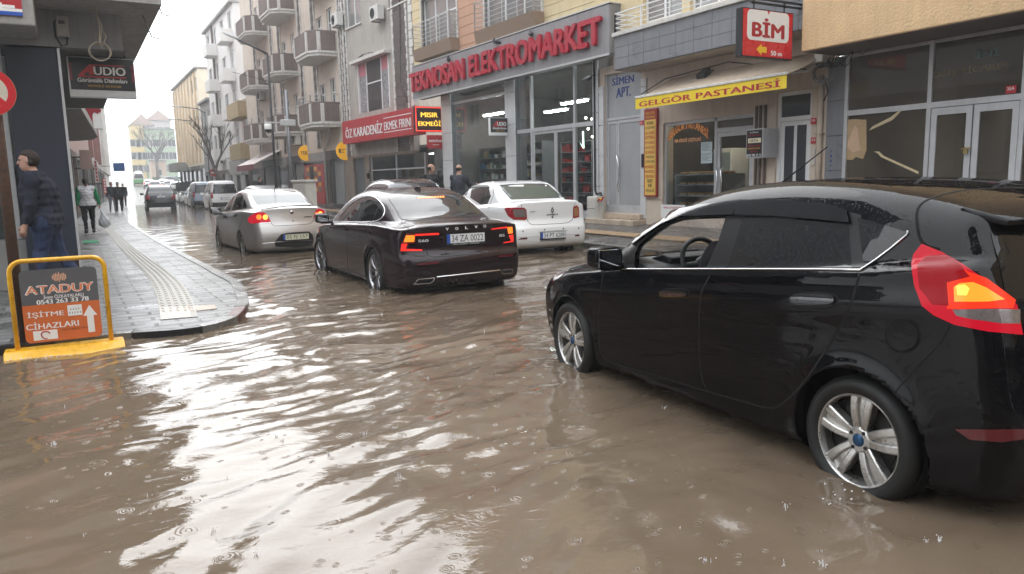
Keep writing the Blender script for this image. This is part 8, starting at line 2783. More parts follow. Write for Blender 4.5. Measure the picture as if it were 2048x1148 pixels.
def bare_tree(name, label, base, h, spread, seed, m, trunk_r, n1=5, lean=(0, 0)):
 r = random.Random(seed)
 t = thing(name, label, 'tree', tuple(base))
 tb, cb = MB(), MB()
 fork = h * 0.36
 tb.tube([(0, 0, -0.3), (lean[0] * 0.3, lean[1] * 0.3, fork * 0.5), (lean[0], lean[1], fork)], [trunk_r, trunk_r * 0.85, trunk_r * 0.7], 8)
 def grow(p, d, L, rad, depth):
  q = p + d * L
  mid = p + d * L * 0.5 + np.array([r.uniform(-1, 1), r.uniform(-1, 1), r.uniform(-.3, .3)]) * L * 0.07
  cb.tube([p, mid, q], [rad, rad * 0.8, rad * 0.55], 5 if depth < 2 else 3, cap=False)
  if depth >= 5:
   return
  for _ in range(3 if depth < 2 else r.choice((2, 3))):
   nd = d + np.array([r.uniform(-1, 1), r.uniform(-1, 1), r.uniform(-0.25, 0.6)]) * spread
   nd /= np.linalg.norm(nd)
   grow(p + d * L * r.uniform(0.6, 1.0), nd, L * r.uniform(0.6, 0.82), rad * 0.58, depth + 1)
 top = np.array([lean[0], lean[1], fork])
 for k in range(n1):
  a = 6.283 * k / n1 + r.uniform(-.4, .4)
  d = np.array([math.cos(a) * spread, math.sin(a) * spread, 1.0])
  grow(top - np.array([0, 0, fork * 0.12 * r.random()]), d / np.linalg.norm(d), h * 0.22, trunk_r * 0.55, 1)
 tb.build('trunk', m, t, smooth=True)
 cb.build('crown', m, t, smooth=True)
 return t
M_BARK = mat('winter_bark', (0.11, 0.09, 0.08), 0.9, noise=0.3, nscale=12)
p = at_depth(316, 352, 165)
bare_tree('bare_tree', 'tall bare winter tree in front of the pale green house', (p[0], p[1], 1.5), 15.5, 0.55, 4, M_BARK, 0.42, 5)
p = at_depth(452, 395, 56)
bare_tree('bare_tree', 'short leaning bare tree in front of the white block', (p[0] + 0.3, p[1], 0), 7.5, 0.42, 8, M_BARK, 0.22, 3, lean=(-0.9, 0.3))
FS1 = Frame(-3.2, -2.0, 90)
simple_building(FS1, 'corner_block', 'dark apartment block on the corner behind the camera', -24, 0.0, 14, M_CONCRETE_D, 3, 6, z0=3.6, ground=gc)
FS2 = Frame(-3.2, -2.0, 180)
simple_building(FS2, 'side_street_block', 'grey apartment block along the side street behind the camera', 0.0, 22.0, 13.5, M_CONCRETE_D, 3, 6, z0=3.6, ground=gc, depth=4)
FS3 = Frame(12.0, -6.1, -90)
simple_building(FS3, 'right_row_block', 'brown apartment block continuing the right row behind the camera', 0.0, 26.0, 15, M_STUCCO_TAN, 3, 7, z0=3.6, ground=gc)
FS4 = Frame(0.0, -34.0, 180)
simple_building(FS4, 'closing_block', 'white apartment block closing the street behind the camera', -14.0, 4.0, 15, M_STUCCO_WHITE, 4, 5, z0=3.6, ground=gc)
hm = bpy.data.materials.new('rain_haze')
hm.use_nodes = True
hm.node_tree.nodes.remove(hm.node_tree.nodes['Principled BSDF'])
pv = hm.node_tree.nodes.new('ShaderNodeVolumePrincipled')
pv.inputs['Color'].default_value = (0.96, 0.98, 1.0, 1)
pv.inputs['Density'].default_value = 0.0023
pv.inputs['Anisotropy'].default_value = 0.3
hm.node_tree.links.new(pv.outputs[0], hm.node_tree.nodes['Material Output'].inputs['Volume'])
tag(MB().box(-950, 950, -950, 950, -2.0, 40).build('haze', hm), kind='stuff')
# == vehicles further off
FAR_SIL = {
 'van': ([(1.9, .2), (2.15, .35), (2.15, .7), (1.75, .95), (1.3, 1.08), (.85, 1.55), (.5, 1.78), (-.2, 1.84), (-1.7, 1.82), (-1.95, 1.74), (-2.05, 1.3), (-2.1, .9), (-2.12, .4), (-2, .25)], 4.3, 1.0, .86, .16),
 'car': ([(1.85, .2), (2.05, .4), (2.03, .65), (1.6, .88), (1.0, 1.0), (.5, 1.3), (.1, 1.45), (-.5, 1.5), (-1.1, 1.44), (-1.6, 1.2), (-1.85, 1.0), (-2.0, .7), (-2.0, .35), (-1.9, .22)], 4.1, .95, .86, .32),
 'suv': ([(1.9, .25), (2.15, .45), (2.12, .8), (1.7, 1.0), (1.05, 1.1), (.5, 1.45), (.1, 1.6), (-.6, 1.66), (-1.4, 1.58), (-1.85, 1.25), (-2.05, 1.1), (-2.12, .75), (-2.1, .4), (-1.95, .28)], 4.3, 1.05, .90, .28),
 'minibus': ([(2.6, .3), (2.9, .5), (2.85, 1.1), (2.3, 1.5), (1.9, 2.3), (1.4, 2.6), (-2.6, 2.62), (-2.85, 2.5), (-2.95, 1.2), (-2.95, .4), (-2.8, .3)], 5.8, 1.25, 1.02, .08),
}
def far_car(kind, name, label, u, v, dist, hd, color, glass=None, lit=False, z=None, plate='', extra=None, cat='car', low=None, side=False, res=0.05, xy=None):
 sil, L, belt, hw, lean = FAR_SIL[kind]
 if xy is None:
  p = at_depth(u, v, dist)
  c = np.array([p[0] + math.sin(R(hd)) * L / 2, p[1] + math.cos(R(hd)) * L / 2])
 else:
  c = np.array(xy, float)
  p = (c[0], c[1], -0.02)
 z = float(road_z(c[1])) + 0.01 if z is None else z
 y0, y1 = min(s[0] for s in sil), max(s[0] for s in sil)
 ax_ = (L * .30, -L * .31)
 car = Car(sil, [(y1 + .2, hw * .7), (y1 - .3, hw * .92), (.8, hw), (-.8, hw), (y0 + .3, hw * .96), (y0 - .2, hw * .84)], [(y1, belt * .82), (.8, belt * .95), (-.6, belt), (y0, belt * 1.04)], ax_, .31, .35,
    lean=lean, curve=.15, k_top=.14, k_low=.09, crown=.03, bow_r=.06, pose=(c[0], c[1], hd, z))
 root = car_thing(car, name, label, cat)
 car.mesh('body', color, root, res)
 zt = max(s[1] for s in sil)
 g = glass or M_TINT_DRY
 gw, gb, gt = hw * (1 - lean * .35) - .10, belt + .06, zt - (.22 if kind != 'minibus' else .45)
 car.patch('rear_screen', [(-gw * .95, gb), (gw * .95, gb), (gw * .82, gt), (-gw * .82, gt)], g, root, view='B')
 wl = [(y0 + .45, belt + .05), (.75, belt + .03), (.3, zt - .2), (y0 + .65, zt - .22)]
 for s_ in 'LR':
  car.patch('side_window', wl, g, root, view=s_)
 for s_ in (-1, 1):
  lx0, lx1 = s_ * (hw * .93 - .22), s_ * hw * .93
  l = car.patch('tail_lamp', [(lx0, belt - .28), (lx1, belt - .28), (lx1, belt), (lx0, belt)] if kind != 'van' else [(lx1 - s_ * .12, belt - .2), (lx1, belt - .2), (lx1, belt + .15), (lx1 - s_ * .12, belt + .15)], M_RED_LIT if lit else M_RED_LAMP, root, view='B')
  for ya in ax_:
   w = MB()
   w.lathe([(.0, -s_ * .09), (.19, -s_ * .09), (.2, s_ * .08), (.21, s_ * .1), (.29, s_ * .09), (.31, s_ * .05), (.31, -s_ * .09)], 20, origin=(s_ * (hw - .12), ya, .31), axis='x')
   w.build('wheel', M_RUBBER, root)
  MB().box(s_ * hw * .98, s_ * (hw + .2), .62, .74, belt - .02, belt + .12).build('door_mirror', color if kind == 'van' else M_BLACKTRIM, root, bevel=.03)
 pz = .78 if kind in ('van', 'car') else .95
 O, D, t0, t1 = car.rays([(0.0, pz)], 'B')
 P, ok = car.cast(O, D, t0, t1)
 if ok.all() and plate:
  plate_part(car, root, P[0] + np.array([0, -.02, 0]), .52, .11, plate, M_PLATE, frame=False)
 bm = car.patch('bumper', [(-hw * .9, .3), (hw * .9, .3), (hw * .93, .55), (-hw * .93, .55)], low or M_BLACKTRIM, root, view='B', off=.012)
 if extra:
  extra(car, root)
 return root
P_WHITE = wet_paint('white_paint', (0.8, 0.81, 0.82))
P_GREYBLUE = wet_paint('grey_blue_paint', (0.20, 0.26, 0.34), 0.3, 0.2, 0.0003)
P_DARK = wet_paint('charcoal_paint', (0.02, 0.022, 0.028), 0.2, 0.2, 0.0003)
P_STEEL = wet_paint('steel_paint', (0.25, 0.26, 0.28), 0.3, 0.4, 0.0003)
P_BUS = mat('bus_green', (0.05, 0.26, 0.07), 0.35)
def suv_rails(car, root):
 for s_ in (-1, 1):
  MB().tube([(s_ * .62, .5, 1.45), (s_ * .60, .2, 1.58), (s_ * .58, -.6, 1.64), (s_ * .57, -1.2, 1.60), (s_ * .58, -1.5, 1.48)], .014, 6).build('roof_rail', M_STEEL_PAINT, root, smooth=True)
def badge(car, root):
 b = MB()
 for s_ in (-1, 1):
  b.prism([(0, -2.16, 1.12), (s_ * .07, -2.16, 1.0), (0, -2.16, .88), (0, -2.16, .93), (s_ * .04, -2.16, 1.0), (0, -2.16, 1.07)], (0, .06, 0))
 b.build('maker_badge', M_CHROME, root)
def bus_parts(car, root):
 car.patch('green_panel', [(-.95, .5), (.95, .5), (.95, 1.2), (-.95, 1.2)], P_BUS, root, view='B', off=.02)
 for s_ in 'LR':
  car.patch('green_panel', [(-2.8, .5), (2.6, .5), (2.6, 1.15), (-2.8, 1.15)], P_BUS, root, view=s_, off=.02)
 MB().box(-.6, .6, -1.2, 1.0, 2.6, 2.8).build('roof_unit', M_WHITE, root, bevel=.05)
def truck_parts(car, root):
 MB().box(-.93, .93, -2.14, .3, 1.1, 1.86).build('load_cover', mat('tarpaulin_black', (.02, .02, .022), .6), root, bevel=.03)
 for i in range(6):
  MB().box(-.9 + .34 * i, -.8 + .34 * i, -2.1, -1.9, 1.862, 1.93).build('cover_buckle', M_DARK_STEEL, root)
 MB().box(-.86, .86, -2.2, -2.12, .68, 1.05).build('tailgate', P_WHITE, root, bevel=.02)
far_car('suv', 'parked_suv', 'dark parked car with silver roof rails, its roof showing above the dark wine saloon', 0, 0, 0, 2, P_DARK, xy=(7.75, 19.8), z=-.17, extra=suv_rails, res=.04)
far_car('car', 'parked_car', 'parked car with a pale silver roof just beyond the silver saloon', 0, 0, 0, 0, P_STEEL, xy=(7.7, 37.0), z=-.1)
far_car('van', 'white_van', 'white panel van parked behind the silver saloon, dark rear window', 452, 405, 44.5, 1, P_WHITE, plate=' ', cat='van', res=.04)
far_car('van', 'grey_van', 'grey blue van parked ahead of the white van', 413, 405, 50.5, 1, P_GREYBLUE, plate=' ', cat='van')
far_car('car', 'parked_car', 'white hatchback parked ahead of the grey blue van', 402, 400, 56, 1, P_WHITE)
far_car('suv', 'pickup_truck', 'white pickup with a black load cover parked beyond the white hatchback', 381, 388, 64, 2, P_WHITE, extra=truck_parts, cat='pickup')
far_car('suv', 'crossover_car', 'charcoal crossover driving away through the water in the middle of the street', 323, 410, 46.5, 3, P_DARK, plate=' ', extra=badge, res=.035)
far_car('car', 'grey_car', 'small grey car with lit tail lamps beyond the crossover', 310, 365, 105, 4, P_STEEL, lit=True)
far_car('car', 'pale_car', 'pale car with lit lamps in front of the green and white minibus', 297, 357, 122, 4, P_WHITE, lit=True)
far_car('minibus', 'minibus', 'green and white minibus at the far end of the street', 278, 361, 143, 4, P_WHITE, extra=bus_parts, cat='minibus', lit=True)
for (u, v, d, lb) in ((326, 359, 118, 'pale parked car, farthest of the row on the right'), (338, 362, 108, 'pale parked car in the middle of the far right row'), (352, 366, 96, 'pale parked car, nearest of the far right row')):
 far_car('car', 'parked_car', lb, u, v, d, 6, P_STEEL if d == 108 else P_WHITE)
far_car('suv', 'dark_pickup', 'dark pickup parked across the far end near the annexe', 322, 352, 150, 60, P_DARK, cat='pickup')
p = at_depth(364, 389, 60)
t = thing('scooter', 'white scooter standing beside the pickup in the flood', 'scooter', (p[0], p[1], -.1))
for y in (-.6, .6):
 MB().lathe([(0, -.05), (.2, -.05), (.24, 0), (.2, .05), (0, .05)], 14, origin=(0, y, .24), axis='x').build('wheel', M_RUBBER, t)
MB().prism([(-.16, -.8, .4), (-.16, .1, .3), (-.16, .45, .35), (-.16, .62, 1.0), (-.16, .5, 1.0), (-.16, .25, .5), (-.16, .0, .75), (-.16, -.8, .8)], (.32, 0, 0)).build('scooter_body', P_WHITE, t, bevel=.05)
MB().tube([(-.33, .5, 1.08), (0, .56, 1.05), (.33, .5, 1.08)], .02, 6).build('handlebar', M_BLACKTRIM, t)
MB().box(-.15, .15, -.75, -.05, .8, .88).build('seat', M_BLACKTRIM, t, bevel=.03)
# == people
def capsule(P, a, b, ra, rb):
 a, b = np.array(a, float), np.array(b, float)
 ab = b - a
 t = np.clip(((P - a) @ ab) / max(ab @ ab, 1e-9), 0, 1)
 return np.linalg.norm(P - a - t[:, None] * ab, axis=1) - (ra + (rb - ra) * t)
def person(label, pos, heading, H, top, legs, skin, hair=None, legL=(12, 8), legR=(-14, 22), armL=(8, 8, 15), armR=(-6, 8, 15), head_yaw=0.0, lean=0.0, res=0.016, vest=None, hat=None, pony=False, shoes=None, sit=False, collar=None, long_top=0.0, build=1.0, bald=False, zcut=None):
 """A figure grown as one implicit surface; clothes are thicker shells over it. Faces +y; angles in degrees (swing, bend / swing, out, bend)."""
 k = H / 1.75
 w = build
 J = {}
 pz = .93 if not sit else .10
 J['pel'] = np.array([0, 0, pz])
 ln = math.sin(R(lean))
 J['chest'] = J['pel'] + np.array([0, ln * .35, .33])
 J['neck'] = J['pel'] + np.array([0, ln * .6, .56])
 J['head'] = J['neck'] + np.array([0, .03 + ln * .1, .155])
 for n, s, lg, ar in (('L', -1, legL, armL), ('R', 1, legR, armR)):
  J['hip' + n] = J['pel'] + np.array([s * .095 * w, 0, -.02])
  a, b = R(lg[0]), R(lg[1])
  J['kn' + n] = J['hip' + n] + .43 * np.array([s * .02, math.sin(a), -math.cos(a)])
  J['an' + n] = J['kn' + n] + .42 * np.array([0, math.sin(a - b), -math.cos(a - b)])
  J['toe' + n] = J['an' + n] + np.array([s * .02, .17 * math.cos(a - b * .6), -.045 + .10 * math.sin(min(0, a - b * .8))])
  J['sh' + n] = J['neck'] + np.array([s * .185 * w, -.01, -.075])
  a, o, b = (R(q) for q in ar)
  J['el' + n] = J['sh' + n] + .29 * np.array([s * math.sin(o), math.sin(a) * math.cos(o), -math.cos(a) * math.cos(o)])
  J['wr' + n] = J['el' + n] + .25 * np.array([s * math.sin(o) * .6, math.sin(a + b), -math.cos(a + b)])
  J['ha' + n] = J['wr' + n] + .09 * np.array([0, math.sin(a + b), -math.cos(a + b)])
 hy = R(head_yaw)
 f = np.array([math.sin(-hy), math.cos(-hy), 0])
 rt = np.array([f[1], -f[0], 0])
 hd = J['head']
 def head(P):
  q = (P - hd)
  x, y, z = q @ rt, q @ f, q[:, 2]
  sk = (np.sqrt((x / .076) ** 2 + ((y + .01) / .098) ** 2 + ((z - .03) / .098) ** 2) - 1) * .085
  jaw = (np.sqrt((x / .058) ** 2 + ((y - .030) / .062) ** 2 + ((z + .065) / .062) ** 2) - 1) * .058
  d = smin(sk, jaw, .05)
  no = capsule(P, hd + f * .088 + [0, 0, .02], hd + f * .112 + [0, 0, -.022], .010, .015)
  d = smin(d, no, .02)
  d = smin(d, capsule(P, hd + f * .083 - rt * .03 + [0, 0, .038], hd + f * .083 + rt * .03 + [0, 0, .038], .011, .011), .02)
  d = smin(d, capsule(P, hd + f * .085 - rt * .02 + [0, 0, -.058], hd + f * .085 + rt * .02 + [0, 0, -.058], .010, .010), .012)
  for s in (-1, 1):
   e = P - (hd + rt * s * .076 + [0, 0, .005] - f * .005)
   d = smin(d, np.sqrt((e @ rt / .35) ** 2 + (e @ f / .8) ** 2 + (e[:, 2] / 1.25) ** 2) - .026, .008)
   d = np.maximum(d, -(np.linalg.norm(P - (hd + f * .097 + rt * s * .032 + [0, 0, .016]), axis=1) - .014))
  return d
 def limbs(P, ks, g):
  d = np.full(len(P), 9.0)
  for a, b, ra, rb in ks:
   d = smin(d, capsule(P, J[a], J[b], ra + g, rb + g), .05)
  return d
 TORSO = [('pel', 'chest', .135 * w, .145 * w), ('chest', 'neck', .13 * w, .075), ('shL', 'shR', .062, .062), ('hipL', 'hipR', .11 * w, .11 * w)]
 ARMS = [(a + n, b + n, ra, rb) for n in 'LR' for a, b, ra, rb in (('sh', 'el', .056, .043), ('el', 'wr', .043, .030))]
 LEGS = [(a + n, b + n, ra, rb) for n in 'LR' for a, b, ra, rb in (('hip', 'kn', .088 * w, .058), ('kn', 'an', .056, .038))]
 def hands(P):
  d = np.full(len(P), 9.0)
  for n, s in (('L', -1), ('R', 1)):
   dr = (J['ha' + n] - J['wr' + n])
   dr = dr / np.linalg.norm(dr)
   sd = np.array([0, 1.0, 0]) - dr * dr[1]
   sd = np.array([0, 0, 1.0]) if np.linalg.norm(sd) < .2 else sd / np.linalg.norm(sd)
   d = smin(d, capsule(P, J['wr' + n], J['ha' + n], .028, .034), .02)
   for i in range(4):
    b0 = J['ha' + n] + sd * (.03 - .02 * i)
    b1 = b0 + dr * .045 - np.array([s * .012, 0, 0])
    b2 = b1 + dr * (.022 + .006 * (i in (1, 2))) - np.array([s * .022, 0, 0])
    d = np.minimum(d, np.minimum(capsule(P, b0, b1, .010, .009), capsule(P, b1, b2, .009, .008)))
   th = J['wr' + n] + dr * .03 + sd * .03
   d = smin(d, capsule(P, th, th + dr * .05 + sd * .025 - np.array([s * .02, 0, 0]), .012, .010), .01)
  return d
 fl = lambda P, a: a * (np.sin(P[:, 2] * 47 + 3 * np.sin(P[:, 0] * 17) + 5 * P[:, 1]) + np.sin(P[:, 0] * 39 + P[:, 2] * 21 + 4 * np.sin(P[:, 1] * 23)))
 def body(P):
  d = smin(head(P), capsule(P, J['neck'] - [0, 0, .05], hd - [0, .005, .04], .062, .056), .03)
  d = smin(d, limbs(P, TORSO + ARMS + LEGS, -.012), .03)
  d = smin(d, hands(P), .02)
  for n in 'LR':
   d = smin(d, capsule(P, J['an' + n], J['toe' + n], .035, .03), .03)
  return d
 def shirt(P, g=.022):
  d = limbs(P, TORSO, g)
  A = limbs(P, ARMS, g * .8)
  for n in 'LR':
   ax = J['wr' + n] - J['el' + n]
   ax = ax / np.linalg.norm(ax)
   c = (P - (J['wr' + n] - ax * .005)) @ ax
   near = np.linalg.norm(P - J['wr' + n], axis=1) < .2
   A = np.where(near, np.maximum(A, c), A)
  d = smin(d, A, .045) + fl(P, .004)
  d = np.maximum(d, (J['pel'][2] - .07 - long_top) - P[:, 2])
  nk = P - J['neck']
  return np.maximum(d, np.maximum(P[:, 2] - J['neck'][2] - (.045 if collar else .0) , -9))
 def trousers(P):
  d = limbs(P, LEGS + [('hipL', 'hipR', .115 * w, .115 * w), ('pel', 'pel', .13 * w, .13 * w)], .016) + fl(P, .0045)
  for n in 'LR':
   near = np.linalg.norm(P - J['an' + n], axis=1) < .2
   ax = (J['an' + n] - J['kn' + n]) / .42
   d = np.where(near, np.maximum(d, (P - J['an' + n]) @ ax - .02), d)
  return np.maximum(d, P[:, 2] - J['pel'][2] - .06)
 def shoe(P):
  d = np.full(len(P), 9.0)
  for n in 'LR':
   h = J['an' + n] + np.array([0, -.045, -.045])
   d = np.minimum(d, smin(capsule(P, h, J['toe' + n], .046, .042), capsule(P, J['an' + n] + [0, 0, .01], h, .05, .045), .03))
  return d
 lo = np.min([J[q] for q in J], 0) - .2
 hi = np.max([J[q] for q in J], 0) + .22
 if zcut is not None:
  lo[2] = zcut
 zoff = 0 if sit else -min((J['toeL'] - [0, 0, .045])[2], (J['toeR'] - [0, 0, .045])[2], (J['anL'] - [0, 0, .09])[2], (J['anR'] - [0, 0, .09])[2])
 def grow(name, fn, m, parent, rs=res, lo_=None, hi_=None):
  V, Q = surface_nets(fn, lo if lo_ is None else lo_, hi if hi_ is None else hi_, rs)
  if not len(V):
   return None
  V = snap(fn, V, 2, rs * .5)
  return link_mesh(name, (V + [0, 0, zoff]) * k, Q, m, parent, True)
 o = grow('person', body, skin, None, res * .8)
 o.location = pos
 o.rotation_euler = (0, 0, -R(heading))
 tag(o, label, 'person')
 grow('jacket', shirt, top, o)
 if vest:
  def vs(P):
   d = limbs(P, TORSO, .040) + fl(P, .003) + .005 * np.sin(P[:, 2] * 70)
   d = np.maximum(d, np.abs(P[:, 0]) - .215 * w)
   return np.maximum(d, np.maximum(J['pel'][2] - .06 - P[:, 2], P[:, 2] - J['neck'][2] - .03))
  grow('vest', vs, vest, o)
 grow('trousers', trousers, legs, o)
 if not sit:
  grow('shoes', shoe, shoes or M_BLACKTRIM, o)
 if hair:
  def hr(P):
   q = P - hd
   x, y, z = q @ rt, q @ f, q[:, 2]
   d = head(P) - (.012 if not bald else .004) + .003 * np.sin(x * 160 + z * 90)
   line = .055 - .55 * (y + .02) if not bald else .02 - .9 * (y + .02)
   d = np.maximum(d, np.where(y > -.01, (.06 + .3 * np.maximum(y, 0)) - z, -.06 - z)) if not bald else np.maximum(d, np.maximum(y - .03, np.abs(z + .005) - .05))
   d = np.maximum(d, y - .075)
   if pony:
    d = smin(d, capsule(P, hd - f * .10 + [0, 0, .02], hd - f * .13 - [0, 0, .14], .045, .03), .03)
   return d
  grow('hair', hr, hair, o, min(res, .012), hd - .24, hd + .16)
 if hat:
  def ht(P):
   q = P - hd
   d = (np.sqrt((q @ rt / .09) ** 2 + ((q @ f + .01) / .112) ** 2 + ((q[:, 2] - .04) / .105) ** 2) - 1) * .09
   return np.maximum(d, .045 - q[:, 2])
  grow('cap', ht, hat, o, min(res, .012), hd - .16, hd + .18)
 eb = MB()
 for s in (-1, 1):
  c = (hd + f * .084 + rt * s * .032 + [0, 0, .016] + [0, 0, zoff]) * k
  eb.sphere(tuple(c), .012 * k, 8, 6)
 eb.build('eyes', mat('eye_dark', (.10, .08, .07), .2), o, smooth=True)
 return o
SKIN = mat('skin', (0.46, 0.26, 0.19), 0.5, noise=0.1, nscale=25)
HAIR_D = mat('dark_hair', (0.018, 0.014, 0.012), 0.6, noise=0.4, nscale=60)
HAIR_G = mat('greying_hair', (0.035, 0.026, 0.021), 0.95, noise=0.4, nscale=60)
cloth = lambda n, c: mat(n, c, 0.85, noise=0.18, nscale=12, bump=0.002, bscale=90)
C_NAVY, C_BLUE, C_BLACK, C_WHITE, C_GREEN, C_GREY = cloth('cloth_navy', (.010, .013, .026)), cloth('cloth_blue', (.022, .034, .085)), cloth('cloth_black', (.012, .011, .014)), cloth('cloth_white', (.62, .62, .66)), cloth('cloth_green', (.01, .22, .09)), cloth('cloth_grey', (.22, .23, .25))
p = at_depth(87, 400, 9.35)
man = person('man in navy padded vest and blue tracksuit trousers walking past the pillar', (p[0], p[1], PAVE_Z), -82, 1.77, C_NAVY, C_BLUE, SKIN, HAIR_G, (10, 6), (-12, 20), (6, 6, 12), (-4, 6, 20), lean=7, res=.013, vest=C_NAVY, collar=1, build=1.22)
MB().tube([(-.235, .03, 1.46), (-.25, .07, 1.38), (-.24, .09, 1.28)], .006, 5).build('red_piping', M_SIGN_RED, man)
p = at_depth(176, 420, 22.6)
wm = person('woman in a white vest with green sleeves and dark ponytail, seen from behind', (p[0], p[1], PAVE_Z), -4, 1.60, C_GREEN, C_BLACK, SKIN, HAIR_D, (-6, 6), (12, 16), (-4, 10, 10), (4, 20, 8), res=.02, vest=C_WHITE, pony=True, build=1.12)
hp = wm.matrix_world
bg = at_depth(194, 424, 22.5)
bag_p = Vector((p[0] + .41, p[1] + .03, PAVE_Z + .16))
bag = MB()
bv, bq = surface_nets(lambda P: smin((np.sqrt((P[:, 0] / .17) ** 2 + (P[:, 1] / .11) ** 2 + ((P[:, 2] - .15) / .17) ** 2) - 1) * .12, capsule(P, (0, 0, .25), (-.07, 0, .56), .09, .015), .08) + .008 * np.sin(P[:, 0] * 60 + P[:, 2] * 30), (-.3, -.25, -.1), (.3, .25, .65), .02)
o = link_mesh('plastic_bag', bv, bq, mat('bag_film', (.55, .57, .62), .3, noise=.3, nscale=9, coat=.4), None, True)
o.location = bag_p
tag(o, 'full white plastic bag held by the woman in the white vest', 'bag')
p = at_z(227, 424, PAVE_Z)
person('person in dark jacket and grey trousers, left one of a walking pair', (p[0], p[1], PAVE_Z), 172, 1.62, C_NAVY, C_GREY, SKIN, HAIR_D, (8, 4), (-8, 14), res=.03, build=1.1, shoes=C_GREY)
p = at_z(240, 426, PAVE_Z)
person('person in a bulky black coat, right one of a walking pair', (p[0], p[1], PAVE_Z), 184, 1.60, C_BLACK, C_BLACK, SKIN, HAIR_D, (-8, 10), (10, 4), res=.03, build=1.2, long_top=.12, shoes=C_WHITE)
p = at_depth(248, 400, 52)
person('person in dark clothes with a pale cap behind the walking pair', (p[0], p[1], PAVE_Z), 5, 1.62, C_BLACK, C_BLACK, SKIN, None, res=.035, hat=C_WHITE)
def on_pave_r(u, v, dist):
 p = at_depth(u, v, dist)
 return (p[0], p[1], .09 + (p[0] - RK - .15) * .0575)
q = on_pave_r(862, 326, 21.4)
person('bald bearded man in a black sweater standing before the bakery looking left', (q[0], q[1], q[2]), 200, 1.76, C_BLACK, C_BLACK, SKIN, HAIR_D, (0, 0), (0, 0), head_yaw=60, res=.02, build=1.3, bald=True)
q = on_pave_r(917, 336, 20.6)
person('man in a dark grey suit seen from behind at the electrical shop window', (q[0], q[1], q[2]), 60, 1.69, cloth('cloth_suit', (.035, .04, .055)), C_BLACK, SKIN, HAIR_G, (0, 0), (0, 0), armR=(40, 12, 50), res=.02, build=1.1, bald=True, long_top=.08)
q = on_pave_r(806, 350, 24.0)
person('smiling man with a grey knit cap and blue jacket sitting outside the bakery', (q[0], q[1], q[2] + .40), 215, 1.75, cloth('cloth_blue_jacket', (.06, .10, .22)), C_BLACK, SKIN, None, (80, 80), (80, 80), (25, 8, 40), (25, 8, 40), res=.022, hat=C_GREY, sit=True, build=1.15)
st = thing('stool', 'low wooden stool under the sitting man with the knit cap', 'stool', (q[0], q[1], q[2]))
MB().box(-.2, .2, -.2, .2, .37, .41).build('seat', M_WOOD, st, bevel=.01)
for sx_ in (-.16, .16):
 for sy_ in (-.16, .16):
  MB().box(sx_ - .02, sx_ + .02, sy_ - .02, sy_ + .02, 0, .37).build('leg', M_WOOD, st)
q = on_pave_r(519, 360, 43)
person('person in a dark coat standing under the maroon edged awning', (q[0], q[1], q[2]), 100, 1.72, C_BLACK, C_BLACK, SKIN, HAIR_D, (0, 0), (0, 0), res=.035, build=1.3)
X, Y, hdg, zc = HATCH.pose
c_, s_ = math.cos(R(hdg)), math.sin(R(hdg))
dx, dy = -.38, -.03
person('driver of the black hatchback, dark hair, arms to the steering wheel', (X + dx * c_ + dy * s_, Y - dx * s_ + dy * c_, zc + .46), hdg, 1.72, C_BLACK, C_BLACK, SKIN, HAIR_D, (82, 70), (82, 70), (30, 14, 60), (30, 14, 60), res=.017, sit=True)
# == street furniture
FP = Frame(0, 7.55, 0)
x0, x1 = FP.X(36, 700), FP.X(221, 660)
ztop = FP.Z(118, 518)
t = FP.thing('advert_board', 'yellow pipe framed board with a grey and orange hearing aid advert standing in the flood', 'sign', (x0 + x1) / 2, 0, -.1)
w_, h_ = (x1 - x0) / 2, ztop + .1
arc_ = lambda cx, cz, r, a0, a1: [(cx + r * math.cos(R(a)), 0, cz + r * math.sin(R(a))) for a in np.linspace(a0, a1, 7)]
MB().tube([(-w_, 0, .02)] + arc_(-w_ + .1, h_ - .1, .1, 180, 90) + arc_(w_ - .1, h_ - .1, .1, 90, 0) + [(w_, 0, .02)], .020, 12).build('pipe_frame', M_YELLOW_PIPE, t, smooth=True)
MB().prism([(-w_ - .10, -.20, .0), (-w_ - .10, -.20, .07), (-w_ - .10, -.06, .17), (-w_ - .10, .10, .17), (-w_ - .10, .2, .0)], (2 * w_ + .2, 0, 0)).build('base', M_YELLOW_PIPE, t, bevel=.012)
zb, zt_ = FP.Z(120, 680) + .1, FP.Z(118, 537) + .1
bw = w_ - .065
def rrect(x0, x1, z0, z1, r):
 P = []
 for cx, cz, a0 in ((x1 - r, z1 - r, 0), (x0 + r, z1 - r, 90), (x0 + r, z0 + r, 180), (x1 - r, z0 + r, 270)):
  P += [(cx + r * math.cos(R(a)), cz + r * math.sin(R(a))) for a in np.linspace(a0, a0 + 90, 5)]
 return P
bd = MB().prism([(x, -.012, z) for x, z in rrect(-bw, bw, zb, zt_, .04)], (0, .02, 0)).build('board', M_BOARD_GREY, t)
zm = zb + (zt_ - zb) * .52
hb = zt_ - zb
MB().prism([(x, -.0145, z) for x, z in rrect(-bw, bw, zb, zt_, .04) if z < zm - .001] + [(bw, -.0145, zm), (-bw, -.0145, zm)][:0] or [], (0, .0015, 0)) if False else None
lowp = [(x, z) for x, z in rrect(-bw, bw, zb, zt_, .04) if z < zm]
MB().prism([(-bw, -.0145, zm)] + [(x, -.0145, z) for x, z in lowp] + [(bw, -.0145, zm)], (0, .0015, 0)).build('orange_field', M_ORANGE, bd)
L_ = lambda n, tx, m, x, z, h, w, bold=.02, y=-.0125: lettering(bd, n, tx, m, (x * bw, y, zb + z * hb), (1, 0, 0), (0, 0, 1), h * hb, w * bw * 2, .0015, bold)
L_('board_lettering', 'ATADUY', M_WHITE, .0, .725, .125, .90, .06)
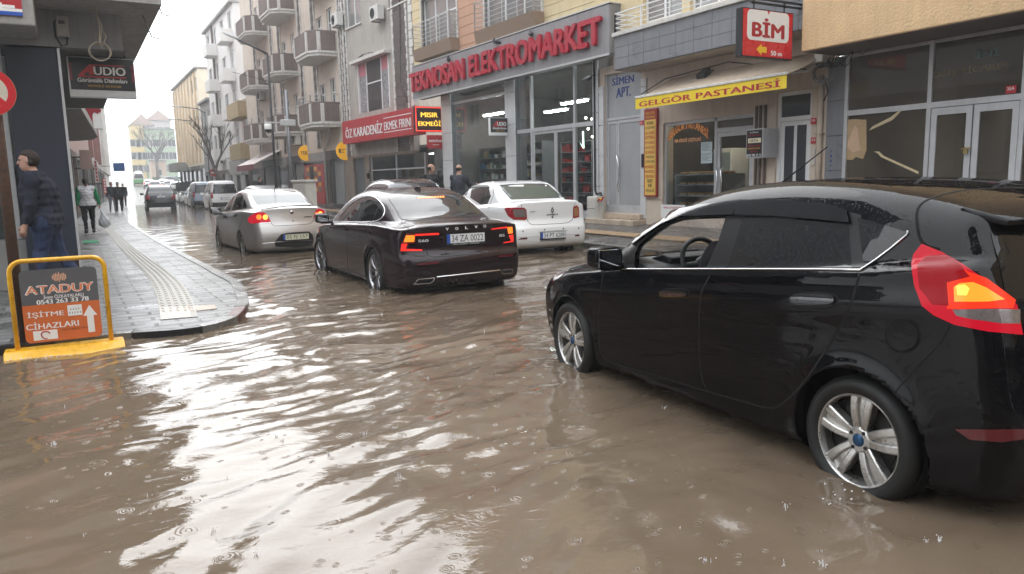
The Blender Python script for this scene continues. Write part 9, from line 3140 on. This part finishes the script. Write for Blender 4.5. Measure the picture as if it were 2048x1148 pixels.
L_('board_lettering', 'ATADUY', M_ORANGE_TXT, .0, .725, .105, .875, .025, -.0142)
L_('board_lettering', 'İrem ÖZKAYALARLI', M_WHITE, .08, .625, .060, .52, .025)
L_('board_lettering', '0543 263 33 78', M_WHITE, .05, .555, .062, .68, .04)
L_('board_lettering', 'İŞİTME', M_WHITE, -.43, .385, .105, .47, .02, -.0148)
L_('board_lettering', 'CİHAZLARI', M_WHITE, -.28, .235, .105, .68, .02, -.0148)
L_('board_lettering', 'satış ve uygulama merkezi', M_BLACK, .30, .145, .028, .36, .01, -.0148)
b = MB()
for i, hh in enumerate((.04, .07, .09, .075, .11, .06, .08, .085, .05)):
 b.box(-.17 * bw + i * .042 * bw, -.17 * bw + i * .042 * bw + .028 * bw, -.0145, -.012, zb + (.885 - hh * .62) * hb, zb + (.885 + hh * .62) * hb)
b.build('sound_bars', mat('bars_peach', (.72, .42, .28), .5), bd)
ax_, az_ = .72 * bw, zb
MB().prism([(ax_ + x * bw, -.0165, zb + z * hb) for x, z in ((0, .46), (.19, .31), (.09, .31), (.09, .07), (-.09, .07), (-.09, .31), (-.19, .31))], (0, .002, 0)).build('arrow', M_WHITE, bd)
for (xa, xb, za, zb2, nm) in ((.14, .52, .33, .48, 'product_picture'), (-.80, -.18, .03, .16, 'ear_picture')):
 o = MB().box(xa * bw, xb * bw, -.0168, -.0148, zb + za * hb, zb + zb2 * hb).build(nm, M_WHITE, bd)
 d = MB()
 if nm[0] == 'p':
  for i in range(9):
   d.box((xa + .04 + .035 * i) * bw, (xa + .06 + .035 * i) * bw, -.0175, -.0168, zb + (za + .03 + .05 * (i % 2)) * hb, zb + (za + .055 + .05 * (i % 2)) * hb)
  d.build('picture_detail', M_BOARD_GREY, o)
 else:
  cx_, cz_ = (xa + xb) / 2 * bw, zb + (za + zb2) / 2 * hb
  d.tube([(cx_ + .03 * math.cos(a) * (1 + .3 * math.sin(a)), -.0175, cz_ + .032 * math.sin(a)) for a in np.linspace(.3, 5.2, 16)], .005, 5)
  d.build('ear_drawing', M_SIGN_RED, o)
for xx in (-.55, .55):
 MB().tube([(xx * bw, 0, h_), (xx * bw, 0, zt_ - .01)], .006, 5).build('hanger', M_RUST, t)
FR_ = Frame(0, 7.95, 0)
px_ = FR_.X(13, 400)
t = FR_.thing('road_sign', 'round red bordered road sign on a rusty pole at the left edge', 'road sign', px_, 0, .05)
MB().tube([(0, 0, 0), (0, 0, 2.9)], .045, 12).build('pole', M_RUST, t, smooth=True)
cx_, cz_ = FR_.X(-22, 186) - px_, FR_.Z(-22, 186) - .05
r_ = FR_.X(34, 186) - FR_.X(-22, 186)
MB().lathe([(0, -.05), (r_, -.05), (r_, -.065), (0, -.065)], 40, origin=(cx_, -.03, cz_), axis='y').build('sign_rim', mat('rim_gold', (.6, .42, .2), .4), t)
MB().lathe([(r_ * .99, -.066), (r_ * .99, -.068), (r_ * .70, -.068), (r_ * .70, -.066)], 40, origin=(cx_, -.03, cz_), axis='y').build('red_ring', mat('road_sign_red', (.55, .012, .02), .35), t)
MB().lathe([(0, -.0665), (r_ * .70, -.0665), (r_ * .7, -.066)], 40, origin=(cx_, -.03, cz_), axis='y').build('sign_face', mat('sign_cream', (.62, .58, .48), .4, noise=.1), t)
b = MB().prism([(cx_ + x * r_, -.0985, cz_ + z * r_) for x, z in ((-.62, .42), (-.42, .62), (.62, -.42), (.42, -.62))], (0, .0015, 0))
b.build('red_bar', MATS['road_sign_red'], t)
def pole_thing(name, label, u, v, dist, h, r, cat):
 q = on_pave_r(u, v, dist)
 t = thing(name, label, cat, (q[0], q[1], max(q[2], .0)))
 MB().tube([(0, 0, 0), (0, 0, h * .5), (0, 0, h)], [r, r * .8, r * .6], 10).build('pole', M_GREY_STEEL if r > .07 else M_DARK_STEEL, t, smooth=True)
 return t
t = pole_thing('street_lamp', 'dark street lamp with a long arm reaching over the street before the balcony house', 552, 366, 33, 7.0, .065, 'street lamp')
MB().tube([(0, 0, 6.95), (-.5, -.1, 7.15), (-1.3, -.25, 7.45)], [.045, .04, .03], 8).build('arm', M_DARK_STEEL, t, smooth=True)
MB().prism([(-1.2, -.33, 7.42), (-1.2, -.12, 7.42), (-1.75, -.22, 7.60), (-1.85, -.33, 7.62)], (0, 0, .10)).build('lamp_head', M_STEEL_PAINT, t, bevel=.02)
t = pole_thing('camera_pole', 'grey steel pole with a dome camera beside the balcony house', 583, 362, 31, 5.2, .09, 'pole')
o = MB().box(-.3, .3, -.1, .1, 3.75, 4.0).build('camera_box', M_STEEL_PAINT, t, bevel=.02)
MB().box(-.9, -.3, -.03, .03, 3.85, 3.91).build('camera_arm', M_STEEL_PAINT, t)
b = MB().lathe([(0, .12), (.14, .12), (.15, 0), (.14, -.1)], 16, origin=(-.8, 0, 3.7))
b.build('dome_housing', M_WHITE, t, smooth=True)
MB().sphere((-.8, 0, 3.6), .13, 14, 8).build('camera_dome', M_TINT_DRY, t, smooth=True)
for (u, v, d, h, lb) in ((421, 372, 72, 8.0, 'thin dark street lamp before the striped block'), (408, 372, 80, 7.5, 'thin pale street lamp before the striped block')):
 t = pole_thing('street_lamp', lb, u, v, d, h, .06, 'street lamp')
 MB().tube([(0, 0, h), (-.6, 0, h + .4), (-2.2, 0, h + .55)], .04, 6).build('arm', M_DARK_STEEL, t)
 MB().box(-2.9, -2.1, -.12, .12, h + .5, h + .6).build('lamp_head', M_STEEL_PAINT, t, bevel=.02)
q = on_pave_r(430, 372, 57)
t = thing('road_sign', 'small round red road sign before the white block', 'road sign', (q[0], q[1], .1))
MB().tube([(0, 0, 0), (0, 0, 2.3)], .03, 6).build('pole', M_GREY_STEEL, t)
MB().lathe([(0, -.03), (.3, -.03), (.3, 0), (0, 0)], 20, origin=(0, 0, 2.3), axis='y').build('sign_face', M_SIGN_RED, t)
MB().box(-.2, .2, -.04, -.031, 2.25, 2.35).build('white_bar', M_WHITE, t)
q = on_pave_r(600, 400, 27)
t = thing('utility_cabinet', 'grey white utility cabinet with two doors on the pavement by the balcony house', 'cabinet', q, R(-80))
MB().box(-.55, .55, 0, .4, 0, 1.5).build('casing', MATS['cabinet_cream'], t, bevel=.02)
MB().box(-.6, .6, -.04, .44, 1.5, 1.58).build('cabinet_lid', MATS['cabinet_cream'], t, bevel=.01)
for x in (-.5, .03):
 MB().box(x, x + .47, -.015, -.002, .1, 1.42).build('cabinet_door', MATS['cabinet_cream2'], t, bevel=.006)
p = at_depth(651, 430, 17.5)
t = thing('traffic_cone', 'orange traffic cone standing between the silver and dark saloons', 'cone', (p[0], p[1], -.13))
MB().lathe([(.17, .03), (.03, .72), (0, .72)], 20).build('cone_body', mat('cone_orange', (.75, .09, .03), .45), t, smooth=False)
MB().box(-.22, .22, -.22, .22, 0, .03).build('cone_base', M_BLACKTRIM, t, bevel=.01)
b = MB()
rr = random.Random(2)
for lb, P in (('thin black cable sagging along the patisserie wall under the tiled balcony', [(11.93, 14.3, 3.35), (11.9, 13.4, 3.6), (11.9, 11.5, 3.7), (11.95, 9.6, 3.3)]), ('thin cable running down the stucco wall beside the bakery sign', [(11.5, 28.0, 9.0), (11.48, 28.1, 6.5), (11.3, 27.8, 5.2), (11.4, 27.4, 4.4)]), ('thin overhead cable crossing from the lamp to the balcony house', [(7.4, 40.2, 7.0), (9.5, 40.5, 6.6), (11.4, 41.0, 7.2)])):
 t = thing('wall_cable', lb, 'cable', P[0])
 MB().tube([np.array(q) - np.array(P[0]) for q in P], .012, 5).build('cable', M_CABLE, t)
for i in range(60):
 a, l = rr.uniform(0, 6.28), rr.uniform(.06, .2)
 x, y = rr.gauss(0, .12), rr.gauss(0, .3)
 b.add([(x, y, 0), (x + .012, y + .012, 0), (x + l * .6 * math.cos(a), y + l * .6 * math.sin(a), l)], [(0, 1, 2)])
o = b.build('weeds', mat('weed_green', (.06, .14, .03), .7))
o.location = (RK - .08, 12.6, .0)
tag(o, kind='stuff')
b = MB()
for i in range(50):
 u, v = rr.uniform(0, 2048), 560 + 588 * rr.random() ** 0.8
 p = at_z(u, v, 0)
 if p[1] > 12 or p[0] > 8.5 or (p[1] > 7.9 and p[0] < 2.4):
  continue
 z0 = float(water_z(np.array([p[0]]), np.array([p[1]]))[0])
 s = rr.uniform(.5, 1.2)
 for k in range(rr.choice((1, 3, 5))):
  a = rr.uniform(0, 6.28)
  d = rr.uniform(0, .016) * s
  b.lathe([(.0025 * s, 0), (.001, rr.uniform(.006, .020) * s), (0, .022 * s)], 4, origin=(p[0] + d * math.cos(a), p[1] + d * math.sin(a), z0 - .003))
  b.sphere((p[0] + d * 2.2 * math.cos(a), p[1] + d * 2.2 * math.sin(a), z0 + rr.uniform(.0, .02)), .0022 * s, 5, 4)
M_SPLASH = mat('splash_white', (.75, .76, .78), .15, spec=.8)
tag(b.build('rain_splash', M_SPLASH), kind='stuff')
b = MB()
for (u, v, n, sp) in ((58, 724, 90, .09), (110, 716, 40, .07), (1150, 742, 16, .08), (1700, 985, 14, .10), (660, 545, 16, .1), (770, 590, 16, .12), (300, 412, 90, .5), (345, 412, 90, .5)):
 p = at_z(u, v, 0)
 for i in range(n):
  s = rr.uniform(.0015, .005) * (1 if sp < .3 else 3)
  x, y = p[0] + rr.gauss(0, sp), p[1] + rr.gauss(0, sp * .4)
  b.sphere((x, y, abs(rr.gauss(0, sp * .22))), (s * 1.6, s, s), 5, 4)
tag(b.build('foam', M_SPLASH), kind='stuff')
